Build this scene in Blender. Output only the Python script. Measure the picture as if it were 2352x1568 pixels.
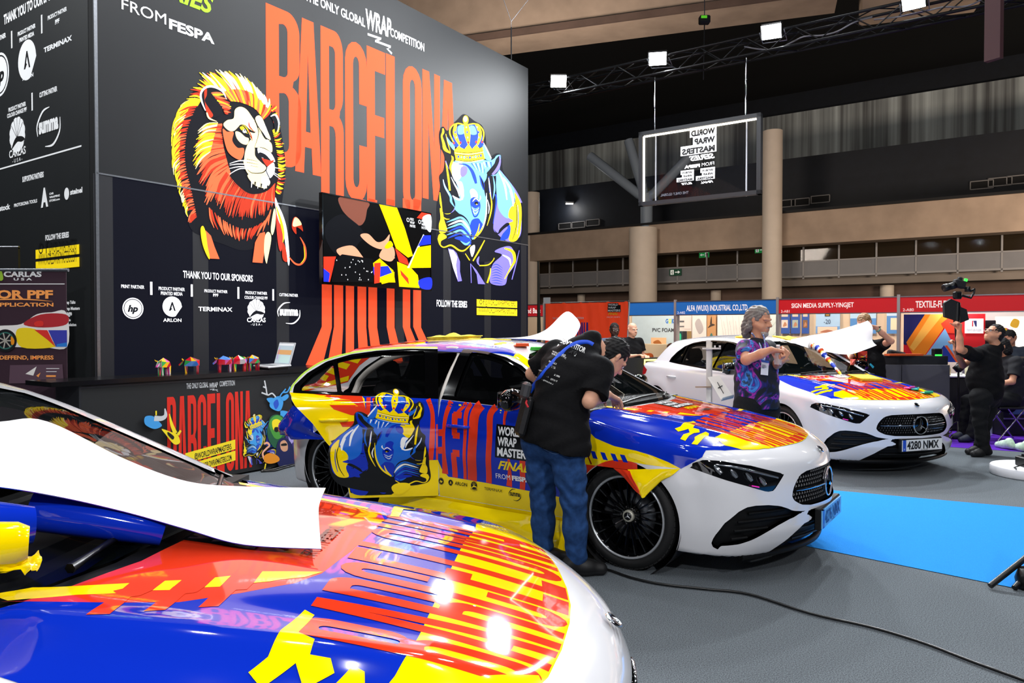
import bpy, bmesh, math, random
import numpy as np
from mathutils import Vector, Matrix
from mathutils.geometry import tessellate_polygon
C = bpy.context.scene.collection
for _o in list(bpy.data.objects):
 bpy.data.objects.remove(_o)
# -- camera
CAM_H, FPX, HZ = 1.52, 1702.0, 754.0
PITCH = math.atan((784 - HZ) / FPX)
cam = bpy.data.cameras.new('camera')
cam.sensor_width = 36.0
cam.lens = FPX / 2352 * 36.0
cam.clip_start = 0.05
cam.clip_end = 300
camo = bpy.data.objects.new('camera', cam)
C.objects.link(camo)
camo.location = (0, 0, CAM_H)
camo.rotation_euler = (math.pi / 2 - PITCH, 0, 0)
bpy.context.scene.camera = camo
# -- world, exposure
scn = bpy.context.scene
scn.view_settings.view_transform = 'Standard'
scn.view_settings.look = 'None'
scn.view_settings.gamma = 1.0
scn.view_settings.use_curve_mapping = False
scn.view_settings.exposure = 0.0
wd = bpy.data.worlds.new('hall_air')
scn.world = wd
wd.use_nodes = True
wd.node_tree.nodes['Background'].inputs[0].default_value = (0.75, 0.85, 1.0, 1)
wd.node_tree.nodes['Background'].inputs[1].default_value = 0.03
UV = Vector((0.5692, 0.8222, 0))
NV = Vector((0.8222, -0.5692, 0))
ZV = Vector((0, 0, 1))
def area_light(name, loc, target, power, size, col=(1, 1, 1), size_y=None, spread=180):
 l = bpy.data.lights.new(name, 'AREA')
 l.energy = power
 l.color = col
 l.shape = 'RECTANGLE' if size_y else 'SQUARE'
 l.size = size
 if size_y:
  l.size_y = size_y
 l.spread = math.radians(spread)
 o = bpy.data.objects.new(name, l)
 C.objects.link(o)
 o.location = loc
 d = Vector(target) - Vector(loc)
 o.rotation_euler = d.to_track_quat('-Z', 'Y').to_euler()
 return o
HALL_LAMPS = []
for a in (-1.0, 2.4, 5.8, 9.2):
 for b in (-4.5, -1.5, 1.5, 4.5, 7.5):
  p = Vector((0.9, 4.6, 8.6)) + NV * (a - 3.6) + UV * (b - 1.0)
  HALL_LAMPS.append(p)
for p in HALL_LAMPS:
 area_light('hall_flood_and_fill', p, p - ZV * 5 + NV * 0.3, 52, 0.2, (0.97, 0.98, 1.0))
for p in (Vector((-1.8, -4.0, 5.5)), Vector((3.6, -3.6, 5.5))):  # two unseen lights added behind the camera as fill for car fronts and people
 area_light('hall_flood_and_fill', p, (1.2, 4.6, .6), 260, .3, (0.98, 0.98, 1.0))
for b in range(4):
 p = Vector((4.0, 22.0, 7.5)) + NV * (b * 5 - 5)
 area_light('stand_wash', p, p - ZV * 5 + UV * 2, 160, 1.0, (1.0, 0.86, 0.72))
# -- picture geometry -> places
def ray(px, py):
 a = PITCH
 dx, dy = (px - 1176) / FPX, -(py - 784) / FPX
 return Vector((dx, math.cos(a) + dy * math.sin(a), -math.sin(a) + dy * math.cos(a)))
def onplane(px, py, p0, n):
 d = ray(px, py)
 o = Vector((0, 0, CAM_H))
 t = (Vector(p0) - o).dot(n) / d.dot(n)
 return o + d * t
def onfloor(px, py, z=0.0):
 return onplane(px, py, (0, 0, z), ZV)
def atdepth(px, py, Y):
 d = ray(px, py)
 return Vector((0, 0, CAM_H)) + d * (Y / d.y)
# -- materials
def lin(h):
 if isinstance(h, str):
  h = h.lstrip('#')
  c = [int(h[i:i + 2], 16) / 255 for i in (0, 2, 4)]
 else:
  c = list(h)
 return tuple(x / 12.92 if x <= 0.04045 else ((x + 0.055) / 1.055) ** 2.4 for x in c) + (1,)
MATS = {}
def mat(name, col, rough=0.5, metal=0.0, emit=0.0, ecol=None, coat=0.0, noise=0.0, nscale=20.0, bump=0.0,
  alpha=1.0, trans=0.0, spec=0.5, ior=1.45, stretch=None):
 if name in MATS:
  return MATS[name]
 m = bpy.data.materials.new(name)
 m.use_nodes = True
 nt = m.node_tree
 b = nt.nodes['Principled BSDF']
 c = lin(col)
 b.inputs['Base Color'].default_value = c
 b.inputs['Roughness'].default_value = rough
 b.inputs['Metallic'].default_value = metal
 b.inputs['IOR'].default_value = ior
 b.inputs['Specular IOR Level'].default_value = spec
 b.inputs['Alpha'].default_value = alpha
 b.inputs['Transmission Weight'].default_value = trans
 if coat:
  b.inputs['Coat Weight'].default_value = coat
  b.inputs['Coat Roughness'].default_value = 0.03
 if emit:
  b.inputs['Emission Color'].default_value = lin(ecol) if ecol else c
  b.inputs['Emission Strength'].default_value = emit
 if noise or bump:
  tc = nt.nodes.new('ShaderNodeTexCoord')
  n = nt.nodes.new('ShaderNodeTexNoise')
  n.inputs['Scale'].default_value = nscale
  n.inputs['Detail'].default_value = 5
  if stretch:
   mp = nt.nodes.new('ShaderNodeMapping')
   mp.inputs['Scale'].default_value = stretch
   nt.links.new(tc.outputs['Object'], mp.inputs['Vector'])
   nt.links.new(mp.outputs['Vector'], n.inputs['Vector'])
  else:
   nt.links.new(tc.outputs['Object'], n.inputs['Vector'])
  if noise:
   r = nt.nodes.new('ShaderNodeValToRGB')
   r.color_ramp.elements[0].position = 0.3
   r.color_ramp.elements[1].position = 0.7
   r.color_ramp.elements[0].color = tuple(x * (1 - noise) for x in c[:3]) + (1,)
   r.color_ramp.elements[1].color = tuple(min(1, x * (1 + noise)) for x in c[:3]) + (1,)
   nt.links.new(n.outputs['Fac'], r.inputs['Fac'])
   nt.links.new(r.outputs['Color'], b.inputs['Base Color'])
   if emit and not ecol:
    nt.links.new(r.outputs['Color'], b.inputs['Emission Color'])
  if bump:
   bp = nt.nodes.new('ShaderNodeBump')
   bp.inputs['Strength'].default_value = bump
   bp.inputs['Distance'].default_value = 0.01
   nt.links.new(n.outputs['Fac'], bp.inputs['Height'])
   nt.links.new(bp.outputs['Normal'], b.inputs['Normal'])
 MATS[name] = m
 return m
# -- object helpers
def tag(o, label=None, cat=None, group=None, kind=None):
 if label:
  o['label'] = label
 if cat:
  o['category'] = cat
 if group:
  o['group'] = group
 if kind:
  o['kind'] = kind
 return o
def empty(name, loc=(0, 0, 0), rz=0.0, label=None, cat=None, group=None):
 o = bpy.data.objects.new(name, None)
 C.objects.link(o)
 o.location = loc
 o.rotation_euler = (0, 0, rz)
 o.empty_display_size = 0.1
 return tag(o, label, cat, group)
def link(name, me, parent=None, loc=None, rz=None):
 o = bpy.data.objects.new(name, me)
 C.objects.link(o)
 if parent:
  o.parent = parent
 if loc is not None:
  o.location = loc
 if rz is not None:
  o.rotation_euler = (0, 0, rz)
 return o
def copy_tree(o, parent=None):
 c = o.copy()
 C.objects.link(c)
 if parent:
  c.parent = parent
 for ch in [x for x in bpy.data.objects if x.parent == o]:
  copy_tree(ch, c)
 return c
class MB:
 def __init__(self):
  self.v, self.f, self.m, self.s, self.mats = [], [], [], [], []
 def mi(self, m):
  if m not in self.mats:
   self.mats.append(m)
  return self.mats.index(m)
 def add(self, verts, faces, m, smooth=False):
  k = len(self.v)
  self.v += [tuple(p) for p in verts]
  i = self.mi(m)
  for f in faces:
   self.f.append([a + k for a in f])
   self.m.append(i)
   self.s.append(smooth)
  return self
 def box(self, c, s, m, R=None, bev=0.0):
  x, y, z = s[0] / 2, s[1] / 2, s[2] / 2
  if bev > 0:
   b = min(bev, x, y, z)
   vs, fs = [], []
   pts = []
   for sx in (-1, 1):
    for sy in (-1, 1):
     for sz in (-1, 1):
      pts += [(sx * (x - b), sy * (y - b), sz * z), (sx * (x - b), sy * y, sz * (z - b)),
        (sx * x, sy * (y - b), sz * (z - b))]
   bm = bmesh.new()
   for p in pts:
    bm.verts.new(p)
   bmesh.ops.convex_hull(bm, input=bm.verts)
   bm.verts.ensure_lookup_table()
   bm.verts.index_update()
   vs = [v.co.copy() for v in bm.verts]
   fs = [[v.index for v in f.verts] for f in bm.faces]
   bm.free()
  else:
   vs = [Vector((a, b_, c_)) for a in (-x, x) for b_ in (-y, y) for c_ in (-z, z)]
   fs = [(0, 1, 3, 2), (4, 6, 7, 5), (0, 4, 5, 1), (2, 3, 7, 6), (0, 2, 6, 4), (1, 5, 7, 3)]
  c = Vector(c)
  self.add([(R @ Vector(p) if R else Vector(p)) + c for p in vs], fs, m)
  return self
 def tube(self, pts, r, m, n=8, caps=True, smooth=True):
  pts = [Vector(p) for p in pts]
  rs = r if isinstance(r, (list, tuple)) else [r] * len(pts)
  vs, fs = [], []
  up = None
  for i, p in enumerate(pts):
   d = (pts[min(i + 1, len(pts) - 1)] - pts[max(i - 1, 0)]).normalized()
   if up is None:
    up = Vector((0, 0, 1)) if abs(d.z) < 0.9 else Vector((1, 0, 0))
   a = d.cross(up).normalized()
   b = a.cross(d).normalized()
   up = b
   for k in range(n):
    t = 2 * math.pi * k / n
    vs.append(p + (a * math.cos(t) + b * math.sin(t)) * rs[i])
  for i in range(len(pts) - 1):
   for k in range(n):
    fs.append((i * n + k, i * n + (k + 1) % n, (i + 1) * n + (k + 1) % n, (i + 1) * n + k))
  self.add(vs, fs, m, smooth)
  if caps:
   self.add(vs[:n], [list(range(n))[::-1]], m)
   self.add(vs[-n:], [list(range(n))], m)
  return self
 def lathe(self, prof, m, n=24, M=None, smooth=True):
  vs, fs = [], []
  for (r, h) in prof:
   for k in range(n):
    t = 2 * math.pi * k / n
    vs.append(Vector((r * math.cos(t), r * math.sin(t), h)))
  for i in range(len(prof) - 1):
   for k in range(n):
    fs.append((i * n + k, i * n + (k + 1) % n, (i + 1) * n + (k + 1) % n, (i + 1) * n + k))
  if M is not None:
   vs = [M @ p for p in vs]
  return self.add(vs, fs, m, smooth)
 def quad(self, a, b, c, d, m):
  return self.add([a, b, c, d], [(0, 1, 2, 3)], m)
 def prism(self, loop, z0, z1, m, fn=None):
  n = len(loop)
  fn = fn or (lambda u, v, h: (u, v, h))
  vs = [fn(p[0], p[1], z0) for p in loop] + [fn(p[0], p[1], z1) for p in loop]
  fs = [(i, (i + 1) % n, n + (i + 1) % n, n + i) for i in range(n)]
  t = tessellate_polygon([[Vector((p[0], p[1], 0)) for p in loop]])
  fs += [tuple(q) for q in t] + [tuple(a + n for a in q)[::-1] for q in t]
  return self.add(vs, fs, m)
 def build(self, name, parent=None, loc=None, rz=None, fix=True):
  me = bpy.data.meshes.new(name)
  me.from_pydata([tuple(p) for p in self.v], [], self.f)
  for m in self.mats:
   me.materials.append(m)
  me.polygons.foreach_set('material_index', self.m)
  me.polygons.foreach_set('use_smooth', self.s)
  if fix:
   bm = bmesh.new()
   bm.from_mesh(me)
   bmesh.ops.recalc_face_normals(bm, faces=bm.faces)
   bm.to_mesh(me)
   bm.free()
  me.update()
  return link(name, me, parent, loc, rz)
# -- flat shapes: polygons, text, strokes in a 2D plane
def spline(pts, closed=True, n=6):
 P = [np.array(p, float) for p in pts]
 N = len(P)
 out = []
 rng = range(N) if closed else range(N - 1)
 for i in rng:
  if closed:
   a, b, c, d = P[i - 1], P[i], P[(i + 1) % N], P[(i + 2) % N]
  else:
   a, b, c, d = P[max(i - 1, 0)], P[i], P[i + 1], P[min(i + 2, N - 1)]
  for k in range(n):
   t = k / n
   out.append(tuple(0.5 * (2 * b + (c - a) * t + (2 * a - 5 * b + 4 * c - d) * t * t + (3 * b - a - 3 * c + d) * t ** 3)))
 if not closed:
  out.append(tuple(P[-1]))
 return out
def tess(loops):
 vs = [Vector((p[0], p[1], 0)) for l in loops for p in l]
 fs = tessellate_polygon([[Vector((p[0], p[1], 0)) for p in l] for l in loops])
 return [(v.x, v.y) for v in vs], [tuple(f) for f in fs]
_TXT = {}
def text2d(s, bold=0.0, shear=0.0):
 k = (s, bold, shear)
 if k not in _TXT:
  cu = bpy.data.curves.new('t', 'FONT')
  cu.body = s
  cu.offset = bold
  cu.shear = shear
  cu.resolution_u = 3
  o = bpy.data.objects.new('t', cu)
  C.objects.link(o)
  bpy.context.view_layer.update()
  me = bpy.data.meshes.new_from_object(o)
  vs = [(v.co.x, v.co.y) for v in me.vertices]
  fs = [tuple(p.vertices) for p in me.polygons]
  bpy.data.objects.remove(o)
  bpy.data.curves.remove(cu)
  bpy.data.meshes.remove(me)
  if not vs:
   vs, fs = [(0, 0)], []
  x0 = min(v[0] for v in vs)
  x1 = max(v[0] for v in vs)
  y0 = min(v[1] for v in vs) if any(c in 'gjpqy,@Q' for c in s) is False else 0
  y1 = max(v[1] for v in vs)
  h = max(y1 - y0, 1e-4)
  vs = [((v[0] - x0) / h, (v[1] - y0) / h) for v in vs]
  _TXT[k] = (vs, fs, (x1 - x0) / h)
 return _TXT[k]
class Art:
 def __init__(self, fn, step=0.0004, base=0.0):
  self.fn, self.step, self.lift, self.mb = fn, step, base, MB()
 def up(self):
  self.lift += self.step
  return self
 def tri(self, vs, fs, m):
  self.mb.add([self.fn(p[0], p[1], self.lift) for p in vs], fs, m)
  return self
 def poly(self, loop, m, holes=(), up=True):
  if up:
   self.up()
  vs, fs = tess([loop] + list(holes))
  return self.tri(vs, fs, m)
 def blob(self, pts, m, n=5):
  return self.poly(spline(pts, True, n), m)
 def stroke(self, pts, w, m, up=True, smooth=True, n=5):
  if up:
   self.up()
  if smooth and len(pts) > 2:
   ws = w if isinstance(w, (list, tuple)) else [w] * len(pts)
   q = spline([(p[0], p[1], ww) for p, ww in zip(pts, ws)], False, n)
   pts, w = [(a[0], a[1]) for a in q], [max(a[2], 0) for a in q]
  ws = w if isinstance(w, (list, tuple)) else [w] * len(pts)
  vs, fs = [], []
  for i, p in enumerate(pts):
   a, b = pts[max(i - 1, 0)], pts[min(i + 1, len(pts) - 1)]
   dx, dy = b[0] - a[0], b[1] - a[1]
   l = math.hypot(dx, dy) or 1
   nx, ny = -dy / l * ws[i] / 2, dx / l * ws[i] / 2
   vs += [(p[0] + nx, p[1] + ny), (p[0] - nx, p[1] - ny)]
  for i in range(len(pts) - 1):
   fs.append((2 * i, 2 * i + 1, 2 * i + 3, 2 * i + 2))
  return self.tri(vs, fs, m)
 def rect(self, x0, y0, x1, y1, m):
  self.up()
  return self.tri([(x0, y0), (x1, y0), (x1, y1), (x0, y1)], [(0, 1, 2, 3)], m)
 def disc(self, cx, cy, rx, ry, m, n=28, ring=None):
  o = [(cx + rx * math.cos(2 * math.pi * k / n), cy + ry * math.sin(2 * math.pi * k / n)) for k in range(n)]
  if ring:
   i = [(cx + (rx - ring) * math.cos(2 * math.pi * k / n), cy + (ry - ring) * math.sin(2 * math.pi * k / n)) for k in range(n)]
   self.up()
   return self.tri(o + i, [(k, (k + 1) % n, n + (k + 1) % n, n + k) for k in range(n)], m)
  return self.poly(o, m)
 def text(self, s, x, y, h, m, w=None, align='l', bold=0.0, shear=0.0, up=True, rot=0.0, flip=False):
  vs, fs, tw = text2d(s, bold, shear)
  sx = (w / tw) if w else h
  W = tw * sx
  ox = {'l': 0, 'c': -W / 2, 'r': -W}[align]
  if up:
   self.up()
  c, sn = math.cos(rot), math.sin(rot)
  q = []
  for a, b in vs:
   a, b = ox + a * sx, b * h
   if flip:
    a = -a
   q.append((x + a * c - b * sn, y + a * sn + b * c))
  return self.tri(q, fs, m)
 def build(self, name, parent=None, **k):
  return self.mb.build(name, parent, fix=False, **k)
def _arc(cx, cy, rx, ry, a0, a1, n=8):
 return [(cx + rx * math.cos(math.radians(a0 + (a1 - a0) * i / n)), cy + ry * math.sin(math.radians(a0 + (a1 - a0) * i / n))) for i in range(n + 1)]
_t = 0.36
def glyph(ch):
 h = 0.09
 if ch == 'B':
  o = [(0, 0)] + _arc(.62, .13, .38, .13, -90, 0) + _arc(.62, .41, .38, .12, 0, 70) + _arc(.6, .65, .36, .1, -60, 0) + _arc(.6, .87, .36, .13, 0, 90) + [(0, 1)]
  return o, [[(_t, .1), (_t, .46)] + _arc(.5, .42, .14, .05, 90, 0, 4) + _arc(.5, .14, .14, .05, 0, -90, 4),
    [(_t, .57), (_t, .9)] + _arc(.48, .87, .13, .04, 90, 0, 4) + _arc(.48, .61, .13, .04, 0, -90, 4)]
 if ch == 'A':
  return [(0, 0), (.33, 0), (.37, .17), (.63, .17), (.67, 0), (1, 0), (.72, 1), (.28, 1)], [[(.41, .27), (.5, .78), (.59, .27)]]
 if ch == 'R':
  o = [(0, 0), (_t, 0), (_t, .42), (.5, .42)] + _arc(.5, .36, .14, .06, 90, 0, 4) + [(.64, 0), (1, 0), (1, .38)] + _arc(.62, .40, .38, .1, 0, 60, 5) + _arc(.6, .62, .38, .12, -50, 0, 5) + _arc(.6, .87, .38, .13, 0, 90) + [(0, 1)]
  return o, [[(_t, .52), (_t, .9)] + _arc(.5, .86, .13, .04, 90, 0, 4) + _arc(.5, .56, .13, .04, 0, -90, 4)]
 if ch == 'C':
  o = _arc(.5, .13, .5, .13, 0, -180) + _arc(.5, .87, .5, .13, 180, 0) + [(1, .62), (_t + .28, .62)] + _arc(.5, .86, .14, .05, 0, 180, 6) + _arc(.5, .14, .14, .05, 180, 360, 6) + [(.64, .36), (1, .36)]
  return o, []
 if ch == 'E':
  return [(0, 0), (.95, 0), (.95, .12), (_t + .05, .12), (_t + .05, .45), (.85, .45), (.85, .57), (_t + .05, .57), (_t + .05, .88), (.95, .88), (.95, 1), (0, 1)], []
 if ch == 'F':
  return [(0, 0), (_t + .05, 0), (_t + .05, .45), (.9, .45), (.9, .58), (_t + .05, .58), (_t + .05, .86), (.95, .86), (.95, 1), (0, 1)], []
 if ch == 'L':
  return [(0, 0), (.9, 0), (.9, .12), (_t + .05, .12), (_t + .05, 1), (0, 1)], []
 if ch == 'I':
  return [(.2, 0), (.65, 0), (.65, 1), (.2, 1)], []
 if ch == 'O':
  o = _arc(.5, .13, .5, .13, 0, -180) + _arc(.5, .87, .5, .13, 180, 0)
  return o, [_arc(.5, .14, .14, .05, 0, -180, 6) + _arc(.5, .86, .14, .05, 180, 0, 6)]
 if ch == 'N':
  return [(0, 0), (.33, 0), (.33, .6), (.62, 0), (1, 0), (1, 1), (.67, 1), (.67, .42), (.38, 1), (0, 1)], []
def city_word(fn, m, art, x0, x1, gap=0.14, only=None):
 w = (x1 - x0) / (9 + 8 * gap)
 art.up()
 for i, ch in enumerate('BARCELONA'):
  o, hs = glyph(ch)
  X = x0 + i * w * (1 + gap)
  f = lambda p: fn(X + p[0] * w, p[1])
  def dens(l):
   r = []
   for a, b in zip(l, l[1:] + l[:1]):
    k = max(1, int(abs(a[1] - b[1]) / 0.08))
    r += [(a[0] + (b[0] - a[0]) * j / k, a[1] + (b[1] - a[1]) * j / k) for j in range(k)]
   return [f(p) for p in r]
  vs, fs = tess([dens(o)] + [dens(h) for h in hs])
  art.tri(vs, fs, m)
# -- implicit surfaces: surface nets with exact projection
def smax(a, b, k):
 h = np.clip(0.5 + 0.5 * (a - b) / k, 0, 1)
 return b + (a - b) * h + k * h * (1 - h)
def smin(a, b, k):
 return -smax(-a, -b, k)
def grad(f, P, e=1e-3):
 g = np.empty_like(P)
 for i in range(3):
  d = np.zeros(3)
  d[i] = e
  g[:, i] = (f(P + d) - f(P - d)) / (2 * e)
 return g
def surfnet(f, lo, hi, h, lip=1.6, it=3):
 lo = np.array(lo, float)
 hi = np.array(hi, float)
 B = 4
 n = np.ceil((hi - lo) / (h * B)).astype(int)
 N = n * B + 1
 ax = [lo[i] + np.arange(n[i] + 1) * h * B for i in range(3)]
 G = np.stack(np.meshgrid(*ax, indexing='ij'), -1).reshape(-1, 3)
 Fc = f(G).reshape(n + 1)
 thr = h * B * 1.0 * lip
 near = np.abs(Fc) < thr
 nb = np.zeros(n, bool)
 for a in (0, 1):
  for b in (0, 1):
   for c in (0, 1):
    nb |= near[a:n[0] + a, b:n[1] + b, c:n[2] + c]
 F = np.repeat(np.repeat(np.repeat(Fc, B, 0), B, 1), B, 2)[:N[0], :N[1], :N[2]].copy()
 ev = np.zeros(N, bool)
 blk = np.argwhere(nb)
 off = np.stack(np.meshgrid(*[np.arange(B + 1)] * 3, indexing='ij'), -1).reshape(-1, 3)
 I = (blk[:, None, :] * B + off[None]).reshape(-1, 3)
 ev[I[:, 0], I[:, 1], I[:, 2]] = True
 I = np.argwhere(ev)
 for s in range(0, len(I), 400000):
  J = I[s:s + 400000]
  F[J[:, 0], J[:, 1], J[:, 2]] = f(lo + J * h)
 ins = F < 0
 M = N - 1
 cnt = np.zeros(M, np.int8)
 for a in (0, 1):
  for b in (0, 1):
   for c in (0, 1):
    cnt += ins[a:M[0] + a, b:M[1] + b, c:M[2] + c]
 cells = np.argwhere((cnt > 0) & (cnt < 8))
 idx = -np.ones(M, int)
 idx[cells[:, 0], cells[:, 1], cells[:, 2]] = np.arange(len(cells))
 acc = np.zeros((len(cells), 3))
 num = np.zeros(len(cells))
 cor = [(a, b, c) for a in (0, 1) for b in (0, 1) for c in (0, 1)]
 for p in cor:
  for ax_ in range(3):
   if p[ax_] == 0:
    q = list(p)
    q[ax_] = 1
    A = cells + np.array(p)
    Bq = cells + np.array(q)
    fa = F[A[:, 0], A[:, 1], A[:, 2]]
    fb = F[Bq[:, 0], Bq[:, 1], Bq[:, 2]]
    cr = (fa < 0) != (fb < 0)
    t = np.where(cr, fa / np.where(cr, fa - fb, 1), 0)
    acc += np.where(cr[:, None], np.array(p) + t[:, None] * (np.array(q) - np.array(p)), 0)
    num += cr
 V = lo + (cells + acc / num[:, None]) * h
 quads = []
 for ax_ in range(3):
  o = [1 if i == ax_ else 0 for i in range(3)]
  s = ins[:N[0] - o[0], :N[1] - o[1], :N[2] - o[2]] != ins[o[0]:, o[1]:, o[2]:]
  E = np.argwhere(s)
  u, w = [(1, 2), (2, 0), (0, 1)][ax_]
  E = E[(E[:, u] > 0) & (E[:, w] > 0) & (E[:, u] < M[u]) & (E[:, w] < M[w])]
  du = np.zeros(3, int)
  du[u] = 1
  dw = np.zeros(3, int)
  dw[w] = 1
  c = [E - du - dw, E - dw, E, E - du]
  q = np.stack([idx[k[:, 0], k[:, 1], k[:, 2]] for k in c], 1)
  fl = ins[E[:, 0], E[:, 1], E[:, 2]]
  q[~fl] = q[~fl][:, ::-1]
  quads.append(q[(q >= 0).all(1)])
 Q = np.concatenate(quads)
 V0 = V.copy()
 for _ in range(it):
  g = grad(f, V)
  d = f(V)
  st = g * (d / np.maximum((g * g).sum(1), 0.05))[:, None]
  l = np.linalg.norm(st, axis=1)
  st *= np.minimum(1, h * 0.7 / np.maximum(l, 1e-9))[:, None]
  V = V - st
 bad = np.linalg.norm(V - V0, axis=1) > 1.2 * h
 V[bad] = V0[bad]
 return V, Q
def np_mesh(name, V, F, mats, mi=None, normals=None, smooth=True):
 me = bpy.data.meshes.new(name)
 k = F.shape[1]
 me.vertices.add(len(V))
 me.vertices.foreach_set('co', np.asarray(V, np.float32).ravel())
 me.loops.add(len(F) * k)
 me.loops.foreach_set('vertex_index', F.ravel().astype(np.int32))
 me.polygons.add(len(F))
 me.polygons.foreach_set('loop_start', np.arange(len(F), dtype=np.int32) * k)
 try:
  me.polygons.foreach_set('loop_total', np.full(len(F), k, np.int32))
 except Exception:
  pass
 if not isinstance(mats, (list, tuple)):
  mats = [mats]
 for m in mats:
  me.materials.append(m)
 if mi is not None:
  me.polygons.foreach_set('material_index', np.asarray(mi, np.int32))
 me.polygons.foreach_set('use_smooth', np.full(len(F), smooth))
 me.update(calc_edges=True)
 me.validate()
 if normals is not None and len(normals) == len(me.vertices):
  me.normals_split_custom_set_from_vertices([tuple(n) for n in normals])
 return me
def tri_split(F):
 return np.concatenate([F[:, [0, 1, 2]], F[:, [0, 2, 3]]]) if F.shape[1] == 4 else F
def cut(V, T, d):
 d = np.where(np.abs(d) < 1e-6, 1e-6, d)
 s = d < 0
 cnt = s[T].sum(1)
 Tin, Tout = T[cnt == 3], T[cnt == 0]
 X = T[(cnt == 1) | (cnt == 2)]
 if len(X) == 0:
  return V, Tin, Tout
 c = s[X].sum(1)
 odd = np.where(c == 1, np.argmax(s[X], 1), np.argmin(s[X], 1))
 r = np.arange(len(X))
 A, Bv, Cv = X[r, odd], X[r, (odd + 1) % 3], X[r, (odd + 2) % 3]
 key = {}
 new = []
 def mid(a, b):
  k = (a, b) if a < b else (b, a)
  if k not in key:
   t = d[a] / (d[a] - d[b])
   key[k] = len(V) + len(new)
   new.append(V[a] + t * (V[b] - V[a]))
  return key[k]
 i1, o1 = [], []
 for a, b, e in zip(A.tolist(), Bv.tolist(), Cv.tolist()):
  m1, m2 = mid(a, b), mid(a, e)
  t1, t2 = [(a, m1, m2)], [(m1, b, e), (m1, e, m2)]
  if s[a]:
   i1 += t1
   o1 += t2
  else:
   i1 += t2
   o1 += t1
 V = np.concatenate([V, np.array(new)])
 return V, np.concatenate([Tin, np.array(i1, int).reshape(-1, 3)]), np.concatenate([Tout, np.array(o1, int).reshape(-1, 3)])
def sdpoly(P, loop):
 L = np.array(loop, float)
 A = L
 Bp = np.roll(L, -1, 0)
 best = np.full(len(P), 1e9)
 ins = np.zeros(len(P), bool)
 for a, b in zip(A, Bp):
  e = b - a
  w = P - a
  t = np.clip((w @ e) / max(e @ e, 1e-12), 0, 1)
  q = w - t[:, None] * e
  best = np.minimum(best, (q * q).sum(1))
  c = ((a[1] > P[:, 1]) != (b[1] > P[:, 1]))
  xx = a[0] + (P[:, 1] - a[1]) * (b[0] - a[0]) / (b[1] - a[1] if abs(b[1] - a[1]) > 1e-12 else 1e-12)
  ins ^= c & (P[:, 0] < xx)
 best = np.sqrt(best)
 return np.where(ins, -best, best)
def compact(V, T):
 u, inv = np.unique(T, return_inverse=True)
 return V[u], inv.reshape(T.shape)
# -- colours
RED, YEL, BLU = '#e03a1c', '#ffe400', '#0a2fb0'
M_black = mat('black_satin', '#0b0b0c', 0.35)
M_blackm = mat('black_matt', '#121214', 0.75, noise=0.15, nscale=40)
M_gloss = mat('piano_black', '#050506', 0.06, coat=1.0)
M_chrome = mat('chrome', '#d9dadd', 0.08, 1.0)
M_steel = mat('brushed_steel', '#8d9096', 0.35, 0.9, noise=0.1, nscale=60)
M_white = mat('white_plastic', '#ececec', 0.4)
M_concrete = mat('concrete', '#a5917f', 0.85, noise=0.14, nscale=1.2, bump=0.15)
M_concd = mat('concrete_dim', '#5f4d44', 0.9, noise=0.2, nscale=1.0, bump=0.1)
M_column = mat('painted_column', '#d6c8b8', 0.6, noise=0.04, nscale=2)
M_navy = mat('dark_navy_cladding', '#0d131d', 0.6, noise=0.2, nscale=3)
M_void = mat('black_void', '#040405', 0.9)
M_print_w = mat('print_white', '#eeeeee', 0.6)
M_print_k = mat('print_black', '#0c0c0e', 0.6)
M_print_g = mat('print_grey_white', '#c9cdd0', 0.6)
def struct(o):
 o['kind'] = 'structure'
 return o
def nbox(mb, s0, s1, d0, d1, z0, z1, m):
 P = [NV * s + UV * d + ZV * z for s in (s0, s1) for d in (d0, d1) for z in (z0, z1)]
 mb.add(P, [(0, 1, 3, 2), (4, 6, 7, 5), (0, 4, 5, 1), (2, 3, 7, 6), (0, 2, 6, 4), (1, 5, 7, 3)], m)
 return mb
def up_pt(px, py, D):
 p = onplane(px, py, UV * D, UV)
 return p.dot(NV), p.z
# -- floor: grey, blue and purple carpet
def carpet(name, col, a=0.22):
 m = mat(name, col, 0.95, noise=a, nscale=170, bump=0.5, spec=0.1)
 return m
fl = MB()
fl.quad((-40, -4, 0), (60, -4, 0), (60, 70, 0), (-40, 70, 0), carpet('grey_carpet', '#5f656a', 0.6))
struct(fl.build('floor'))
c0, c1, c2, c3 = onfloor(1932, 1128), onfloor(2352, 1166), onfloor(2352, 1335), onfloor(1868, 1238)
dv = (c1 - c0).normalized()
bc = MB()
bc.quad(c3 - dv * 0.75 + ZV * .004, c0 - dv * 0.75 + ZV * .004, c0 + dv * 9 + ZV * .004, c3 + (c2 - c3).normalized() * 9 + ZV * .004, carpet('blue_carpet', '#2684d6', 0.1))
tag(bc.build('blue_carpet'), 'bright blue aisle carpet strip lying on the grey floor', 'carpet')
p0 = onfloor(2050, 1026)
pc = MB()
pc.quad(p0 + ZV * .003 - NV * 3, onfloor(2352, 1022) + NV * 6 + ZV * .003, onfloor(2352, 1022) + NV * 6 + UV * 9 + ZV * .003, p0 + UV * 9 - NV * 3 + ZV * .003,
  carpet('purple_carpet', '#5a2aa8', 0.12))
tag(pc.build('purple_carpet'), 'purple carpet of the neighbouring stand behind the camera operator', 'carpet')
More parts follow.
